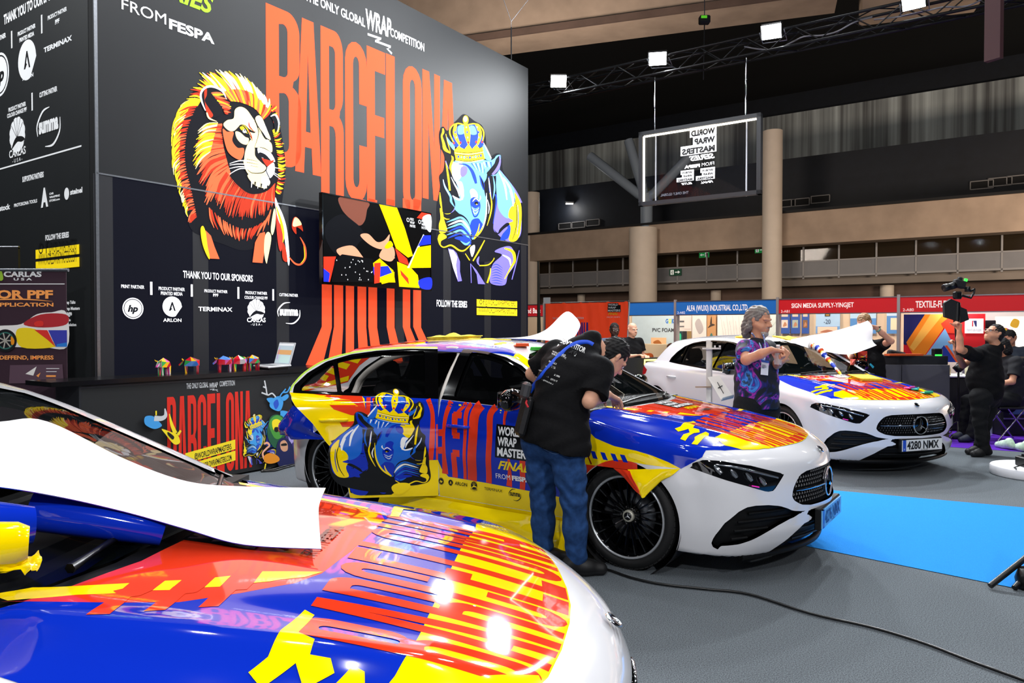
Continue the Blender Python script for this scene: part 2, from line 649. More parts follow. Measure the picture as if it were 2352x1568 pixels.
# -- hall shell
sh = MB()
nbox(sh, -40, 45, 46, 46.5, 0, 20, M_navy)
struct(sh.build('wall_back'))
sh = MB()
nbox(sh, -45, 45, -6, 46, 15.5, 15.8, M_void)
struct(sh.build('ceiling'))
mcl = bpy.data.materials.new('vertical_metal_cladding')
mcl.use_nodes = True
nt = mcl.node_tree
b = nt.nodes['Principled BSDF']
b.inputs['Roughness'].default_value = 0.55
tc = nt.nodes.new('ShaderNodeTexCoord')
mp = nt.nodes.new('ShaderNodeMapping')
mp.inputs['Rotation'].default_value = (0, 0, math.radians(34.7))
mp.inputs['Scale'].default_value = (2.2, 0.01, 0.03)
ns = nt.nodes.new('ShaderNodeTexNoise')
ns.inputs['Scale'].default_value = 1.3
ns.inputs['Detail'].default_value = 6
rp = nt.nodes.new('ShaderNodeValToRGB')
rp.color_ramp.elements[0].position = 0.35
rp.color_ramp.elements[1].position = 0.68
rp.color_ramp.elements[0].color = lin('#58595a')
rp.color_ramp.elements[1].color = lin('#d2dcdc')
nt.links.new(tc.outputs['Object'], mp.inputs['Vector'])
nt.links.new(mp.outputs['Vector'], ns.inputs['Vector'])
nt.links.new(ns.outputs['Fac'], rp.inputs['Fac'])
nt.links.new(rp.outputs['Color'], b.inputs['Base Color'])
cl = MB()
s_l, _ = up_pt(1212, 300, 45.6)
nbox(cl, s_l - 3, 40, 45.5, 45.9, 9.9, 14.2, mcl)
struct(cl.build('wall_cladding'))
area_light('cladding_wash', NV * 29 + UV * 38 + ZV * 8.6, NV * 29 + UV * 46 + ZV * 12.4, 5200, 4, (0.72, 0.9, 1.0))
G = 34.0
gs0 = up_pt(1150, 700, G)[0] - 14
gs1 = 34
g = MB()
nbox(g, gs0, gs1, G, G + 1.0, 5.2, 6.62, M_concrete)
struct(g.build('concrete_beam'))
g = MB()
nbox(g, gs0, gs1, G - .15, G + .05, 6.62, 6.72, M_blackm)
nbox(g, gs0, gs1, G + 4, G + 4.3, 6.6, 9.9, M_navy)
struct(g.build('trim_1'))
g = MB()
M_slab = mat('gallery_slab', '#7d746c', 0.8, noise=0.1, nscale=1)
nbox(g, gs0, gs1, G + 1.2, G + 1.9, 3.45, 3.72, M_slab)
nbox(g, gs0, gs1, G + 1.5, G + 9, 3.72, 3.86, M_slab)
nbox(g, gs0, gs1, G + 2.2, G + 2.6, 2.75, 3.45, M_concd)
struct(g.build('gallery_slab'))
g = MB()
nbox(g, gs0, gs1, G + 9, G + 9.2, 0, 6.6, mat('gallery_back_wall', '#1a1614', 0.8, noise=0.3, nscale=0.6))
struct(g.build('wall_gallery'))
M_panel = mat('gallery_panel', '#77777a', 0.5, noise=0.06, nscale=2)
M_mull = mat('grey_mullion', '#8d8b8b', 0.45)
M_gglass = mat('gallery_glass', '#3a2f20', 0.05, alpha=0.35)
s = gs0
k = 0
rl = MB()
pn = MB()
gl = MB()
while s < gs1:
 nbox(rl, s, s + .07, G + 1.1, G + 1.2, 3.75, 5.2, M_mull)
 nbox(pn, s + .07, s + 1.5, G + 1.13, G + 1.17, 3.9, 4.55, M_panel)
 nbox(gl, s + .07, s + 1.5, G + 1.14, G + 1.16, 4.55, 5.2, M_gglass)
 s += 1.5
nbox(rl, gs0, gs1, G + 1.1, G + 1.2, 4.52, 4.58, M_mull)
nbox(rl, gs0, gs1, G + 1.1, G + 1.2, 3.82, 3.9, M_mull)
r = struct(rl.build('gallery_railing'))
struct(pn.build('railing_panels', r))
struct(gl.build('railing_glass', r))
for (px, rad, D, z1, nm) in ((1222, .42, G + .4, 9.0, 'round'), (1477, .68, G - .6, 6.4, 'thick'), (1773, .42, G - .5, 10.2, 'round')):
 s_, _ = up_pt(px, 600, D)
 c = MB()
 c.lathe([(rad, 0), (rad, z1)], M_column, 28)
 o = struct(c.build('column', loc=NV * s_ + UV * D))
for (px, rad) in ((1335, .22), (1644, .25), (2037, .28)):
 s_, _ = up_pt(px, 690, G + 2.0)
 c = MB()
 c.lathe([(rad, 0), (rad, 3.4)], M_column, 20)
 struct(c.build('column', loc=NV * s_ + UV * (G + 2.0)))
s_, _ = up_pt(1477, 600, G - .2)
c = MB()
base = NV * s_ + UV * (G + .2)
M_strut = mat('pale_blue_strut', '#7f8b98', 0.5)
for a, hgt in ((-3.2, 10.5), (3.4, 10.8), (-1.0, 11)):
 c.tube([base + ZV * 8.0, base + NV * a * .12 + ZV * 8.2, base + NV * a + ZV * hgt], .24, M_strut, 10)
c.tube([base + ZV * 6.4, base + ZV * 8.2], .3, M_strut, 12)
struct(c.build('steel_strut'))
for px, py in ((1297, 519), (1328, 516), (1361, 511), (1806, 467), (1838, 464), (1884, 457), (2255, 424), (2297, 417), (2340, 412)):
 s_, z_ = up_pt(px, py, G + 3.9)
 v = MB()
 nbox(v, s_ - .42, s_ + .42, G + 3.93, G + 4.0, z_ - .16, z_ + .16, M_blackm)
 for q in ((-.44, .44, .15, .19), (-.44, .44, -.19, -.15), (-.44, -.40, -.19, .19), (.40, .44, -.19, .19)):
  nbox(v, s_ + q[0], s_ + q[1], G + 3.9, G + 4.0, z_ + q[2], z_ + q[3], M_mull)
 tag(v.build('wall_vent'), 'grey framed vent grille high on the dark wall band above the concrete beam', 'vent', 'vent grilles above the beam')
M_lamp = mat('lamp_lens', '#ffffff', 0.3, emit=20)
M_lampw = mat('warm_lamp', '#fff2dc', 0.3, emit=14)
for px, py in ((1306, 467),):
 s_, z_ = up_pt(px, py, G + 3.6)
 v = empty('wall_lamp', NV * s_ + UV * (G + 3.7) + ZV * z_, label='small lit lamp on the dark wall above the concrete beam, left of the thick column', cat='lamp')
 MB().box((0, 0, .06), (.5, .3, .1), M_blackm).build('housing', v)
 MB().box((0, 0, 0), (.42, .24, .04), M_lampw).build('lens', v)
 pl = bpy.data.lights.new('wall_lamp_light', 'POINT')
 pl.energy = 60
 pl.shadow_soft_size = .15
 lo = bpy.data.objects.new('wall_lamp_light', pl)
 C.objects.link(lo)
 lo.location = NV * s_ + UV * (G + 3.3) + ZV * (z_ - .3)
bd = Vector((.945, -.325, 0))
bn = Vector((.325, .945, 0))
b0 = atdepth(1200, 87, 26.7)
b0.z = 12.0
g = MB()
P = [b0 + bd * a + bn * b_ + ZV * z for a in (-14, 10.4) for b_ in (0, 1.6) for z in (0, 3.4)]
g.add(P, [(0, 1, 3, 2), (4, 6, 7, 5), (0, 4, 5, 1), (2, 3, 7, 6), (0, 2, 6, 4), (1, 5, 7, 3)], M_concrete)
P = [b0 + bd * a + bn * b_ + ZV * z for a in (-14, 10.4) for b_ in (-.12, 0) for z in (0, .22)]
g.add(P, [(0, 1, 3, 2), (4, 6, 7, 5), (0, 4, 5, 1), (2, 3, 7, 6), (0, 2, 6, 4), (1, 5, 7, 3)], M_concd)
struct(g.build('roof_beam'))
g = MB()
b1 = atdepth(2075, 14, 24)
P = [b1 + bd * a + bn * b_ + ZV * z for a in (-1.2, 2.2) for b_ in (0, 1) for z in (-.1, 2)]
g.add(P, [(0, 1, 3, 2), (4, 6, 7, 5), (0, 4, 5, 1), (2, 3, 7, 6), (0, 2, 6, 4), (1, 5, 7, 3)], M_concrete)
struct(g.build('roof_beam'))
area_light('roof_beam_wash', b0 + bd * 1 - bn * 6 - ZV * 5, b0 + bd * 1 + ZV * 1.5, 900, 3, (1, .86, .74))
area_light('gallery_wash', NV * 8 + UV * 24 + ZV * 4.0, NV * 9 + UV * 34 + ZV * 5.6, 2400, 6, (1, .80, .62), size_y=1.5)
# -- truss with floodlights
TD = 12.8
TZ = 6.45
t0 = up_pt(1150, 200, TD)[0]
t1 = 14.0
tr = MB()
M_truss = mat('black_truss', '#17181a', 0.3, 0.6)
for d, z in ((-.15, 0), (.15, 0), (-.15, -.3), (.15, -.3)):
 tr.tube([NV * t0 + UV * (TD + d) + ZV * (TZ + z), NV * t1 + UV * (TD + d) + ZV * (TZ + z)], .025, M_truss, 8)
s = t0
k = 0
while s < t1 - .5:
 for d in (-.15, .15):
  z0, z1 = (0, -.3) if k % 2 else (-.3, 0)
  tr.tube([NV * s + UV * (TD + d) + ZV * (TZ + z0), NV * (s + .4) + UV * (TD + d) + ZV * (TZ + z1)], .011, M_truss, 5)
 for z in (0, -.3):
  d0 = .15 if k % 2 else -.15
  tr.tube([NV * s + UV * (TD + d0) + ZV * (TZ + z), NV * (s + .4) + UV * (TD - d0) + ZV * (TZ + z)], .011, M_truss, 5)
 s += .4
 k += 1
tag(tr.build('lighting_truss'), 'long black box truss carrying the floodlights above the cars', 'truss')
cb = MB()
random.seed(5)
for (a, b_) in ((.9, 3.2), (3.0, 5.2), (5.4, 6.6), (-4, -2), (-2, .5)):
 pts = [NV * (a + (b_ - a) * i / 8) + UV * (TD + random.uniform(-.12, .12)) + ZV * (TZ - .12 - .1 * math.sin(i / 8 * 3.1) + random.uniform(-.03, .05)) for i in range(9)]
 cb.tube([Vector(q) for q in spline(pts, False, 4)], .014, mat('grey_cable', '#6f6f74', .5), 5)
tag(cb.build('cable'), 'grey power cables looped along the lighting truss', 'cable')
for i, (px, py) in enumerate(((1283, 187), (1511, 135), (1772, 73), (2098, 3))):
 s_, z_ = up_pt(px, py, TD - .25)
 loc = NV * s_ + UV * (TD - .25) + ZV * z_
 o = empty('floodlight', loc, label='lit square floodlight on the truss, %s' % ('leftmost of four, beside the stand corner', 'second from left, above the hanging glass frame', 'third from left, past the glass frame', 'rightmost of four, at the top edge')[i], cat='floodlight', group='floodlights on the truss')
 d = (Vector((.9, 4.6, 0.8)) - loc).normalized()
 R = d.to_track_quat('-Z', 'Y').to_matrix()
 MB().box(R @ Vector((0, 0, .06)), (.34, .26, .1), M_black, R, .02).build('housing', o)
 MB().box(R @ Vector((0, 0, .0)), (.30, .22, .02), M_lamp, R).build('lens', o)
 MB().tube([R @ Vector((-.19, 0, .06)), R @ Vector((-.19, 0, .0)) + UV * .2 - ZV * .1, R @ Vector((.19, 0, 0)) + UV * .2 - ZV * .1, R @ Vector((.19, 0, .06))], .012, M_steel, 6).build('yoke', o)
 area_light('floodlight_beam', loc + d * .06, loc + d * 3, 260, .3, (.93, .97, 1.0), spread=150)
# -- hanging glass frame with a printed logo seen from behind
o = empty('hanging_sign', NV * up_pt(1609, 380, TD)[0] + UV * TD + ZV * 4.5, label='black framed glass sign hanging from the truss, lettering mirrored', cat='sign')
hs0, hz0 = up_pt(1470, 308, TD)
hs1, _ = up_pt(1750, 262, TD)
hz0, hz1 = 5.17, 3.80
oo = o.location.copy()
mw, mh = hs1 - hs0, hz0 - hz1
fr = MB()
for a in ((hs0, hs1, hz0 - .07, hz0), (hs0, hs1, hz1, hz1 + .07), (hs0, hs0 + .07, hz1, hz0), (hs1 - .07, hs1, hz1, hz0)):
 nbox(fr, a[0], a[1], TD - .06, TD + .06, a[2], a[3], mat('anthracite_frame', '#2b2d30', .4))
fr.v = [tuple(Vector(p) - oo) for p in fr.v]
fr.build('frame', o)
st = MB()
M_strip = mat('light_strip', '#fff4de', .3, emit=5)
nbox(st, hs0 + .1, hs1 - .08, TD - .05, TD - .03, hz0 - .11, hz0 - .08, M_strip)
nbox(st, hs0 + .085, hs0 + .115, TD - .05, TD - .03, hz1 + .08, hz0 - .09, M_strip)
st.v = [tuple(Vector(p) - oo) for p in st.v]
st.build('light_strip', o)
gp = MB()
nbox(gp, hs0 + .07, hs1 - .07, TD - .005, TD + .005, hz1 + .07, hz0 - .07, mat('sign_glass', '#20242c', .02, alpha=.10, spec=.6))
gp.v = [tuple(Vector(p) - oo) for p in gp.v]
gp.build('glass_pane', o)
M_sw = mat('sign_white', '#f4f4f6', .5, emit=.75)
art = Art(lambda u, v, l: NV * (hs0 + u * mw) + UV * (TD - .008 - l) + ZV * (hz1 + v * mh) - oo, .001)
def mt(s, x1, y, h, w, m=M_sw, **k):
 vs, fs, tw = text2d(s, k.get('bold', .03), k.get('shear', 0))
 art.up()
 art.tri([(x1 - a * w / tw, y + b * h) for a, b in vs], fs, m)
def wwm(x1, y, w, h, sub, art_=art):
 hh = h * .25
 for i, (s, ww) in enumerate((('WORLD', .72), ('WRAP', .62), ('MASTERS', 1.0))):
  art.rect(x1 - w * ww - .012, y + h - (i + 1) * hh * 1.12, x1 + .012, y + h - i * hh * 1.12 + .01, M_sw)
  mt(s, x1, y + h - (i + 1) * hh * 1.12 + .1 * hh, hh * .8, w * ww, mat('sign_black', '#101014', .6), bold=.05)
 mt(sub, x1, y - .02, hh * .7, w * .78, shear=.4, bold=.04)
wwm(.64, .54, .27, .40, 'SERIES')
mt('FROM', .635, .435, .045, .1, bold=0)
mt('FESPA', .52, .43, .045, .13, bold=.06)
wwm(.63, .23, .13, .17, 'FINAL')
wwm(.46, .24, .12, .16, 'ELITE')
mt('THE ONLY GLOBAL', .43, .10, .035, .24, mat('sign_grey', '#6f7480', .5, emit=.1))
art.build('print', o)
for hx in (1504, 1713):
 s_, _ = up_pt(hx, 280, TD)
 w = MB()
 w.tube([NV * s_ + UV * TD + ZV * hz0 - oo, NV * s_ + UV * TD + ZV * (TZ - .3) - oo], .014, M_chrome, 6)
 w.tube([NV * s_ + UV * (TD + .05) + ZV * hz1 - oo, NV * s_ + UV * (TD + .05) + ZV * hz0 - oo], .014, mat('white_tube', '#d8dce4', .3, emit=.25), 6)
 w.build('hanging_wire', o)
bn_ = MB()
bp = atdepth(2275, 60, 9.0)
e = Vector((.5, -.86, 0))
f_ = Vector((.86, .5, 0))
bn_.add([bp + e * a + f_ * b_ + ZV * z for a in (-.05, .13) for b_ in (-.04, .04) for z in (-.42, 2)], [(0, 1, 3, 2), (4, 6, 7, 5), (0, 4, 5, 1), (2, 3, 7, 6), (0, 2, 6, 4), (1, 5, 7, 3)], mat('maroon_board', '#3a1a1e', .6))
o = bn_.build('overhead_banner')
tag(o, 'maroon and yellow hanging panel at the top right, in front of the truss', 'banner')
pr = MB()
for i, (c_, a0, a1) in enumerate((('#4a2bb0', .02, .16), ('#e8c81a', .16, .24), ('#c2541e', .24, .34), ('#d6e01e', .34, .44))):
 q = bp + f_ * .042 + e * 0
 pr.quad(q + e * (a0 * .38 - .05) + ZV * (-.36 + a0 * .5), q + e * (a1 * .38 - .05) + ZV * (-.36 + a1 * .5), q + e * (a1 * .38 - .05) + ZV * 2, q + e * (a0 * .38 - .05) + ZV * 2, mat('banner_' + c_, c_, .5))
pr.build('print', o)
# -- the printed stand: lit front wall, dark side wall
PC = Vector((-3.94, 7.05, 0))
WL, WH = 7.42, 6.1
def W(px, py):
 p = onplane(px, py, PC, NV)
 return (p - PC).dot(UV), p.z
def glow(name, col, e, rough=.7):
 return mat(name, col, rough, emit=e, spec=.15)
G_o = glow('lit_orange', '#f2502c', .62)
G_w = glow('lit_white', '#f6f6fa', .75)
G_y = glow('lit_yellow', '#ffdc1e', .7)
G_cream = glow('lit_cream', '#ffe9a6', .62)
G_r = glow('lit_rust', '#b8341c', .5)
G_r2 = glow('lit_salmon', '#f0653c', .6)
G_k = glow('lit_black', '#101119', .12)
G_lb = glow('lit_sky', '#6fb2f2', .6)
G_b = glow('lit_blue', '#1f3fd0', .7)
G_p = glow('lit_violet', '#7a70e0', .62)
G_red = glow('lit_red', '#d2362a', .7)
wall = empty('lightbox_wall', PC, label='tall backlit fabric wall with orange lettering, lion and crowned rhino', cat='exhibition wall')
mb = MB()
O = lambda t, z, n: UV * t + ZV * z + NV * n
def wbox(mb, t0, t1, z0, z1, n0, n1, m):
 P = [O(t, z, n) for t in (t0, t1) for z in (z0, z1) for n in (n0, n1)]
 mb.add(P, [(0, 1, 3, 2), (4, 6, 7, 5), (0, 4, 5, 1), (2, 3, 7, 6), (0, 2, 6, 4), (1, 5, 7, 3)], m)
wbox(mb, 0, WL, 0, WH, -.12, -.01, M_blackm)
mb.build('frame', wall)
mfab = mat('dark_print_fabric', '#111317', .5, noise=.06, nscale=3, spec=.35)
mfab2 = mat('navy_print_fabric', '#07080f', .7, emit=.3, ecol='#11142c', noise=.06, nscale=3, spec=.1)
for nm, a, b_, m in (('lower_fabric', .02, 2.985, mfab2), ('upper_fabric', 3.0, WH, mfab)):
 mb = MB()
 wbox(mb, .02, WL, a, b_, -.01, 0, m)
 mb.build(nm, wall)
mb = MB()
wbox(mb, .0, WL, 2.985, 3.0, -.01, .006, M_steel)
wbox(mb, -.01, .02, 0, WH, -.01, .006, M_steel)
mb.build('seam_rail', wall)
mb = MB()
for px in (240, 462, 650, 918, 1027, 1120, 1203):  # painted shade of the frame posts behind the backlit fabric
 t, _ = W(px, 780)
 wbox(mb, t - .09, t + .09, .02, 2.985, 0, .0006, mat('post_shade_fabric', '#0d0e16', .6, emit=.1))
mb.build('post', wall)  # holds only the thin dark shade strips, no solid posts
W0 = wall
def wall_art(step=.0004, base=.001):
 return Art(lambda px, py, l: (lambda t: O(t[0], t[1], l))(W(px, py)), step, base)
def wtext(art, s, x0, y0, x1, h, m, bold=.02, shear=0, dz=0):
 t0, z0 = W(x0, y0)
 t1 = W(x1, y0)[0]
 hz = W(x0, y0 - h)[1] - z0
 vs, fs, tw = text2d(s, bold, shear)
 art.up()
 k = (t1 - t0) / tw
 art.mb.add([O(t0 + a * k, z0 + b_ * hz, art.lift) for a, b_ in vs], fs, m)
art = wall_art()
xs = [(610, 690), (676, 736), (736, 788), (792, 842), (842, 886), (886, 906), (925, 968), (970, 1010), (1008, 1049)]
tops = [6, 33, 58, 86, 104, 122, 143, 158, 178]
bots = [372, 392, 445, 458, 470, 475, 485, 454, 455]
art.up()
for (ch, (a, b_), tp, bt) in zip('BARCFIONA', xs, tops, bots):
 o, hs = glyph('L' if False else ch)
 t0, t1 = W(a, tp)[0], W(b_, tp)[0]
 zt, zb = W(a, tp)[1], W(a, bt)[1]
 f = lambda p: (t0 + (t1 - t0) * (p[0] - (.2 if ch == 'I' else 0)) / (.45 if ch == 'I' else 1), zb + (zt - zb) * p[1])
 vs, fs = tess([[f(p) for p in o]] + [[f(p) for p in h] for h in hs])
 art.mb.add([O(v[0], v[1], art.lift) for v in vs], fs, G_o)
for (a, b_, c_, d_) in ((739, 762, 702, 740), (767, 788, 752, 783), (794, 813, 794, 813), (821, 841, 825, 848), (846, 866, 856, 880), (888, 906, 905, 928), (925, 942, 952, 978), (949, 967, 985, 1008)):
 art.poly([(a, 455), (b_, 460), (b_, 752), (d_, 840), (c_, 838), (a, 750)], G_o, up=False)
art.build('city_lettering', wall)
def p3(*q):
 return [(380 + a / 6.817, 150 + b_ / 6.817) for a, b_ in q]
def p4(*q):
 return [(380 + a / 5.808, 350 + b_ / 5.808) for a, b_ in q]
def p5(*q):
 return [(990 + a / 7.465, 250 + b_ / 7.465) for a, b_ in q]
def p6(*q):
 return [(990 + a / 6.535, 440 + b_ / 6.535) for a, b_ in q]
def draw_lion(A, P, detail=1.0):
 K, R_, S, Y, Wh, Cm = P
 rnd = random.Random(11)
 A.blob([(505, 172), (470, 185), (440, 215), (408, 265), (398, 320), (400, 380), (420, 440), (435, 520), (470, 545), (510, 560), (560, 575), (610, 555), (640, 500), (652, 430), (655, 370), (645, 300), (632, 255), (600, 215), (560, 180)], K)
 def row(start, end, n, w, cols, bend=.18, jit=5):
  s = spline(start, False, 12)
  e = spline(end, False, 12)
  n = int(n * detail)
  for i in range(n):
   t = (i + rnd.random() * .8) / n
   a = s[int(t * (len(s) - 1))]
   b_ = e[min(len(e) - 1, max(0, int((t + rnd.uniform(-.03, .03)) * (len(e) - 1))))]
   f = rnd.uniform(-.15, .1)
   b_ = (b_[0] + (b_[0] - a[0]) * f + rnd.uniform(-jit, jit) * .4, b_[1] + (b_[1] - a[1]) * f + rnd.uniform(-jit, jit) * .4)
   dx, dy = b_[0] - a[0], b_[1] - a[1]
   k = bend * rnd.uniform(.6, 1.4)
   mpt = ((a[0] + b_[0]) / 2 - dy * k, (a[1] + b_[1]) / 2 + dx * k)
   c = cols[rnd.randrange(len(cols))]
   A.stroke([a, mpt, b_], [w * .5, w, w * .25], c, n=4)
 row([(455, 235), (430, 300), (425, 370), (440, 440), (452, 500)], [(412, 262), (398, 320), (402, 390), (420, 452), (438, 520)], 70, 4.5, [R_, R_, S], .12)
 row([(448, 225), (420, 280), (412, 350), (416, 420), (432, 480)], [(405, 275), (395, 330), (398, 385), (412, 440), (430, 500)], 46, 3.2, [Y, Y, Y, Cm], .15)
 row([(510, 285), (512, 330), (520, 365), (530, 400)], [(462, 310), (450, 350), (462, 420), (480, 470)], 60, 5.5, [R_, S, S], .12)
 row([(500, 282), (490, 320), (482, 350)], [(455, 300), (448, 340), (446, 390)], 26, 4, [Y, Y, Cm], .12)
 row([(520, 395), (545, 425), (575, 445), (610, 440), (632, 420)], [(492, 455), (520, 490), (560, 500), (600, 495), (630, 470)], 66, 4.2, [R_, R_, S], .05)
 row([(478, 475), (520, 510), (565, 525), (610, 505), (622, 480)], [(490, 520), (530, 545), (560, 552), (590, 540), (615, 515)], 30, 4.2, [S, R_], .04)
 row([(500, 215), (470, 222), (452, 245)], [(468, 178), (436, 212), (408, 262)], 30, 4.5, [R_, Y, Y, S], .1)
 row([(530, 232), (555, 236), (585, 250), (605, 275)], [(470, 178), (515, 168), (575, 190), (625, 245)], 60, 5, [R_, S, S, Y], .08)
 row([(500, 215), (540, 205), (580, 215), (615, 250)], [(460, 172), (505, 163), (555, 175), (620, 232)], 34, 5.5, [Y, Cm, Y, Wh], .06)
 row([(625, 300), (635, 350), (638, 400), (632, 440)], [(640, 290), (652, 350), (655, 400), (645, 450)], 44, 3.6, [R_, Y, Y], .1)
 row([(622, 250), (628, 285)], [(632, 240), (636, 290)], 10, 4, [Y, R_], .1)
 A.blob(p3((545, 480), (600, 340), (700, 330), (820, 370), (900, 450), (960, 540), (900, 640), (850, 780), (700, 830), (640, 750), (560, 620)), K)
 A.blob(p3((600, 420), (640, 370), (640, 470), (610, 560), (680, 680), (740, 780), (690, 820), (630, 720)), R_)
 row(p3((710, 430), (780, 520), (870, 640), (930, 760)), p3((880, 420), (1000, 600), (1010, 680), (990, 780)), 16, 5, [R_, S, Y], .02)
 A.stroke(p3((950, 530), (880, 400), (740, 335), (620, 350), (550, 440), (560, 560), (620, 710)), [1, 4.5, 5, 5, 4.5, 4, 2], Wh)
 A.stroke(p3((640, 740), (680, 830), (800, 880)), [3, 4, 1], Cm)
 A.blob(p3((1640, 790), (1700, 780), (1760, 880), (1750, 1000), (1710, 1050), (1690, 900)), K)
 A.stroke(p3((1640, 800), (1720, 780), (1770, 900), (1750, 1040)), [2, 4, 3.5, 1.5], Wh)
 A.blob(p3((900, 940), (960, 860), (1060, 830), (1080, 700), (1160, 650), (1260, 690), (1360, 810), (1420, 790), (1500, 800), (1590, 1000), (1640, 1160), (1670, 1260), (1700, 1500), (1660, 1640), (1560, 1750), (1400, 1700), (1240, 1640), (1150, 1500), (1000, 1390), (900, 1150), (870, 1030)), K)
 A.blob(p3((890, 1000), (960, 1040), (1060, 1050), (1040, 1180), (1120, 1290), (1220, 1300), (1210, 1420), (1150, 1480), (1000, 1390), (930, 1240)), S)
 A.blob(p3((900, 930), (960, 860), (1060, 830), (1080, 700), (1160, 650), (1260, 690), (1350, 810), (1420, 920), (1440, 1000), (1400, 1040), (1310, 1000), (1240, 940), (1170, 930), (1120, 980), (1060, 1030), (980, 1020)), Cm)
 A.blob(p3((1150, 720), (1230, 720), (1330, 850), (1380, 950), (1300, 960), (1220, 860), (1150, 800)), Wh)
 A.blob(p3((1400, 830), (1450, 785), (1510, 830), (1570, 980), (1640, 1150), (1600, 1180), (1540, 1080), (1470, 990), (1430, 920)), Cm)
 A.blob(p3((1460, 860), (1520, 870), (1600, 1060), (1570, 1120), (1490, 990)), Wh)
 A.blob(p3((1300, 1050), (1390, 1060), (1450, 980), (1540, 1140), (1650, 1220), (1660, 1360), (1560, 1330), (1440, 1290), (1390, 1280), (1340, 1180)), Cm)
 A.blob(p3((1440, 1290), (1560, 1320), (1650, 1380), (1710, 1510), (1600, 1480), (1470, 1420)), Wh)
 A.blob(p3((1090, 1040), (1160, 1050), (1240, 1120), (1300, 1150), (1270, 1240), (1180, 1220), (1110, 1140)), Cm)
 A.blob(p3((1160, 960), (1220, 940), (1290, 1010), (1280, 1070), (1180, 1010)), Y)
 A.disc(*p3((1235, 1030))[0], 6.2, 5.4, K)
 A.disc(*p3((1235, 1030))[0], 5, 4.4, Wh)
 A.disc(*p3((1232, 1015))[0], 1.5, 1.7, K)
 A.stroke(p3((1120, 980), (1210, 950), (1280, 1050), (1350, 1160)), [1, 2.2, 2.6, 1], K)
 A.disc(*p3((1585, 1190))[0], 3.6, 3.8, Wh)
 A.stroke(p3((1540, 1100), (1580, 1150), (1650, 1180)), [1, 2.4, 1], K)
 A.stroke(p3((1300, 890), (1310, 960), (1380, 1040)), [1.5, 3, 1], R_)
 A.stroke(p3((1450, 960), (1480, 1080)), [1.6, .6], K)
 for q, w in (((1390, 870), (1430, 960), (1450, 1080), (1390, 1280)), [1, 1.6, 1.4, .8]), (((1340, 1190), (1370, 1290), (1400, 1330), (1410, 1430)), [1, 2, 2, .8]), (((1080, 1050), (1090, 1160), (1170, 1260), (1240, 1250)), [1, 2.2, 2.2, 1]), (((1440, 1280), (1540, 1300), (1640, 1360)), [.6, 1.6, .6]), (((1290, 1010), (1340, 1120), (1350, 1190)), [2, 2.4, 1]):
  A.stroke(p3(*q), w, K if w[1] < 2.3 else R_)
 A.blob(p3((1240, 1360), (1290, 1220), (1340, 1170), (1390, 1290), (1400, 1420), (1500, 1530), (1580, 1600), (1570, 1720), (1420, 1740), (1290, 1700), (1230, 1560)), Cm)
 A.blob(p3((1500, 1450), (1600, 1500), (1690, 1530), (1660, 1600), (1580, 1580)), R_)
 A.blob(p4((1330, 240), (1370, 180), (1440, 140), (1450, 260), (1390, 345), (1345, 300)), Wh)
 A.blob(p4((1050, 90), (1160, 60), (1260, 130), (1330, 210), (1290, 265), (1180, 275), (1080, 220), (1040, 150)), Cm)
 A.blob(p4((1090, 300), (1180, 290), (1260, 275), (1330, 290), (1390, 390), (1370, 450), (1340, 480), (1270, 470), (1190, 440), (1120, 370)), Cm)
 A.blob(p4((1280, 330), (1350, 330), (1390, 400), (1340, 470), (1290, 460)), Wh)
 A.stroke(p4((1240, 30), (1270, 110), (1340, 190), (1330, 240), (1270, 275), (1150, 275), (1090, 230)), [2, 2.4, 2.4, 2.4, 2, 1.6, 1], K)
 A.stroke(p4((1330, 230), (1370, 320), (1395, 350)), [2, 2, 1], K)
 A.blob(p4((1230, 50), (1290, 70), (1330, 100), (1380, 130), (1400, 110), (1330, 30), (1250, 0)), K)
 A.blob(p4((1320, 90), (1400, 110), (1440, 100), (1420, 140), (1360, 145)), R_)
 for i in range(6):
  A.stroke(p4((1150 + i * 42, 380 + i * 12), (1140 + i * 42, 470 + i * 6)), [4, 1], K if i % 2 else Wh)
 for a in (90, 130, 165):
  A.stroke(p4((1080, a), (1230, a + 30)), [1.1, .6], K)
 for (y0, y1) in ((105, 150), (150, 170), (185, 215), (210, 290)):
  A.stroke(p4((1200, y0 + 30), (1000, y0 + 5), (850, y1)), [.8, 2.4, 1.2], Wh)
 for (y0, y1) in ((200, 220), (270, 320), (290, 360)):
  A.stroke(p4((1440, y0), (1530, y1)), [1.8, .6], Wh)
 A.blob(p4((465, 1010), (500, 985), (540, 1100), (560, 1250), (585, 1410), (560, 1400), (500, 1260), (470, 1120)), Y)
 A.poly(p4((530, 1040), (600, 1110), (650, 1260), (715, 1420), (590, 1415), (555, 1250)), S)
 A.poly(p4((1250, 1080), (1320, 1060), (1330, 1150), (1310, 1330), (1290, 1475), (1155, 1465), (1190, 1200)), S)
 A.blob(p4((1360, 1060), (1400, 1100), (1400, 1200), (1360, 1410), (1340, 1480), (1310, 1330), (1320, 1130)), Cm)
 A.blob(p4((1440, 760), (1465, 800), (1460, 950), (1440, 1060), (1415, 1100), (1400, 1000)), Cm)
 A.blob(p4((1470, 760), (1530, 900), (1560, 1040), (1550, 1280), (1520, 1310), (1495, 1200), (1475, 1000)), G_red if P[1] is G_r else R_)
 A.blob(p4((1460, 600), (1500, 700), (1570, 860), (1620, 1060), (1650, 1400), (1640, 1510), (1620, 1440), (1590, 1200), (1560, 1030), (1500, 900), (1460, 720)), Wh)
 A.stroke(p4((1470, 720), (1540, 940), (1570, 1100), (1560, 1200)), [2, 6, 4, 1], Y)
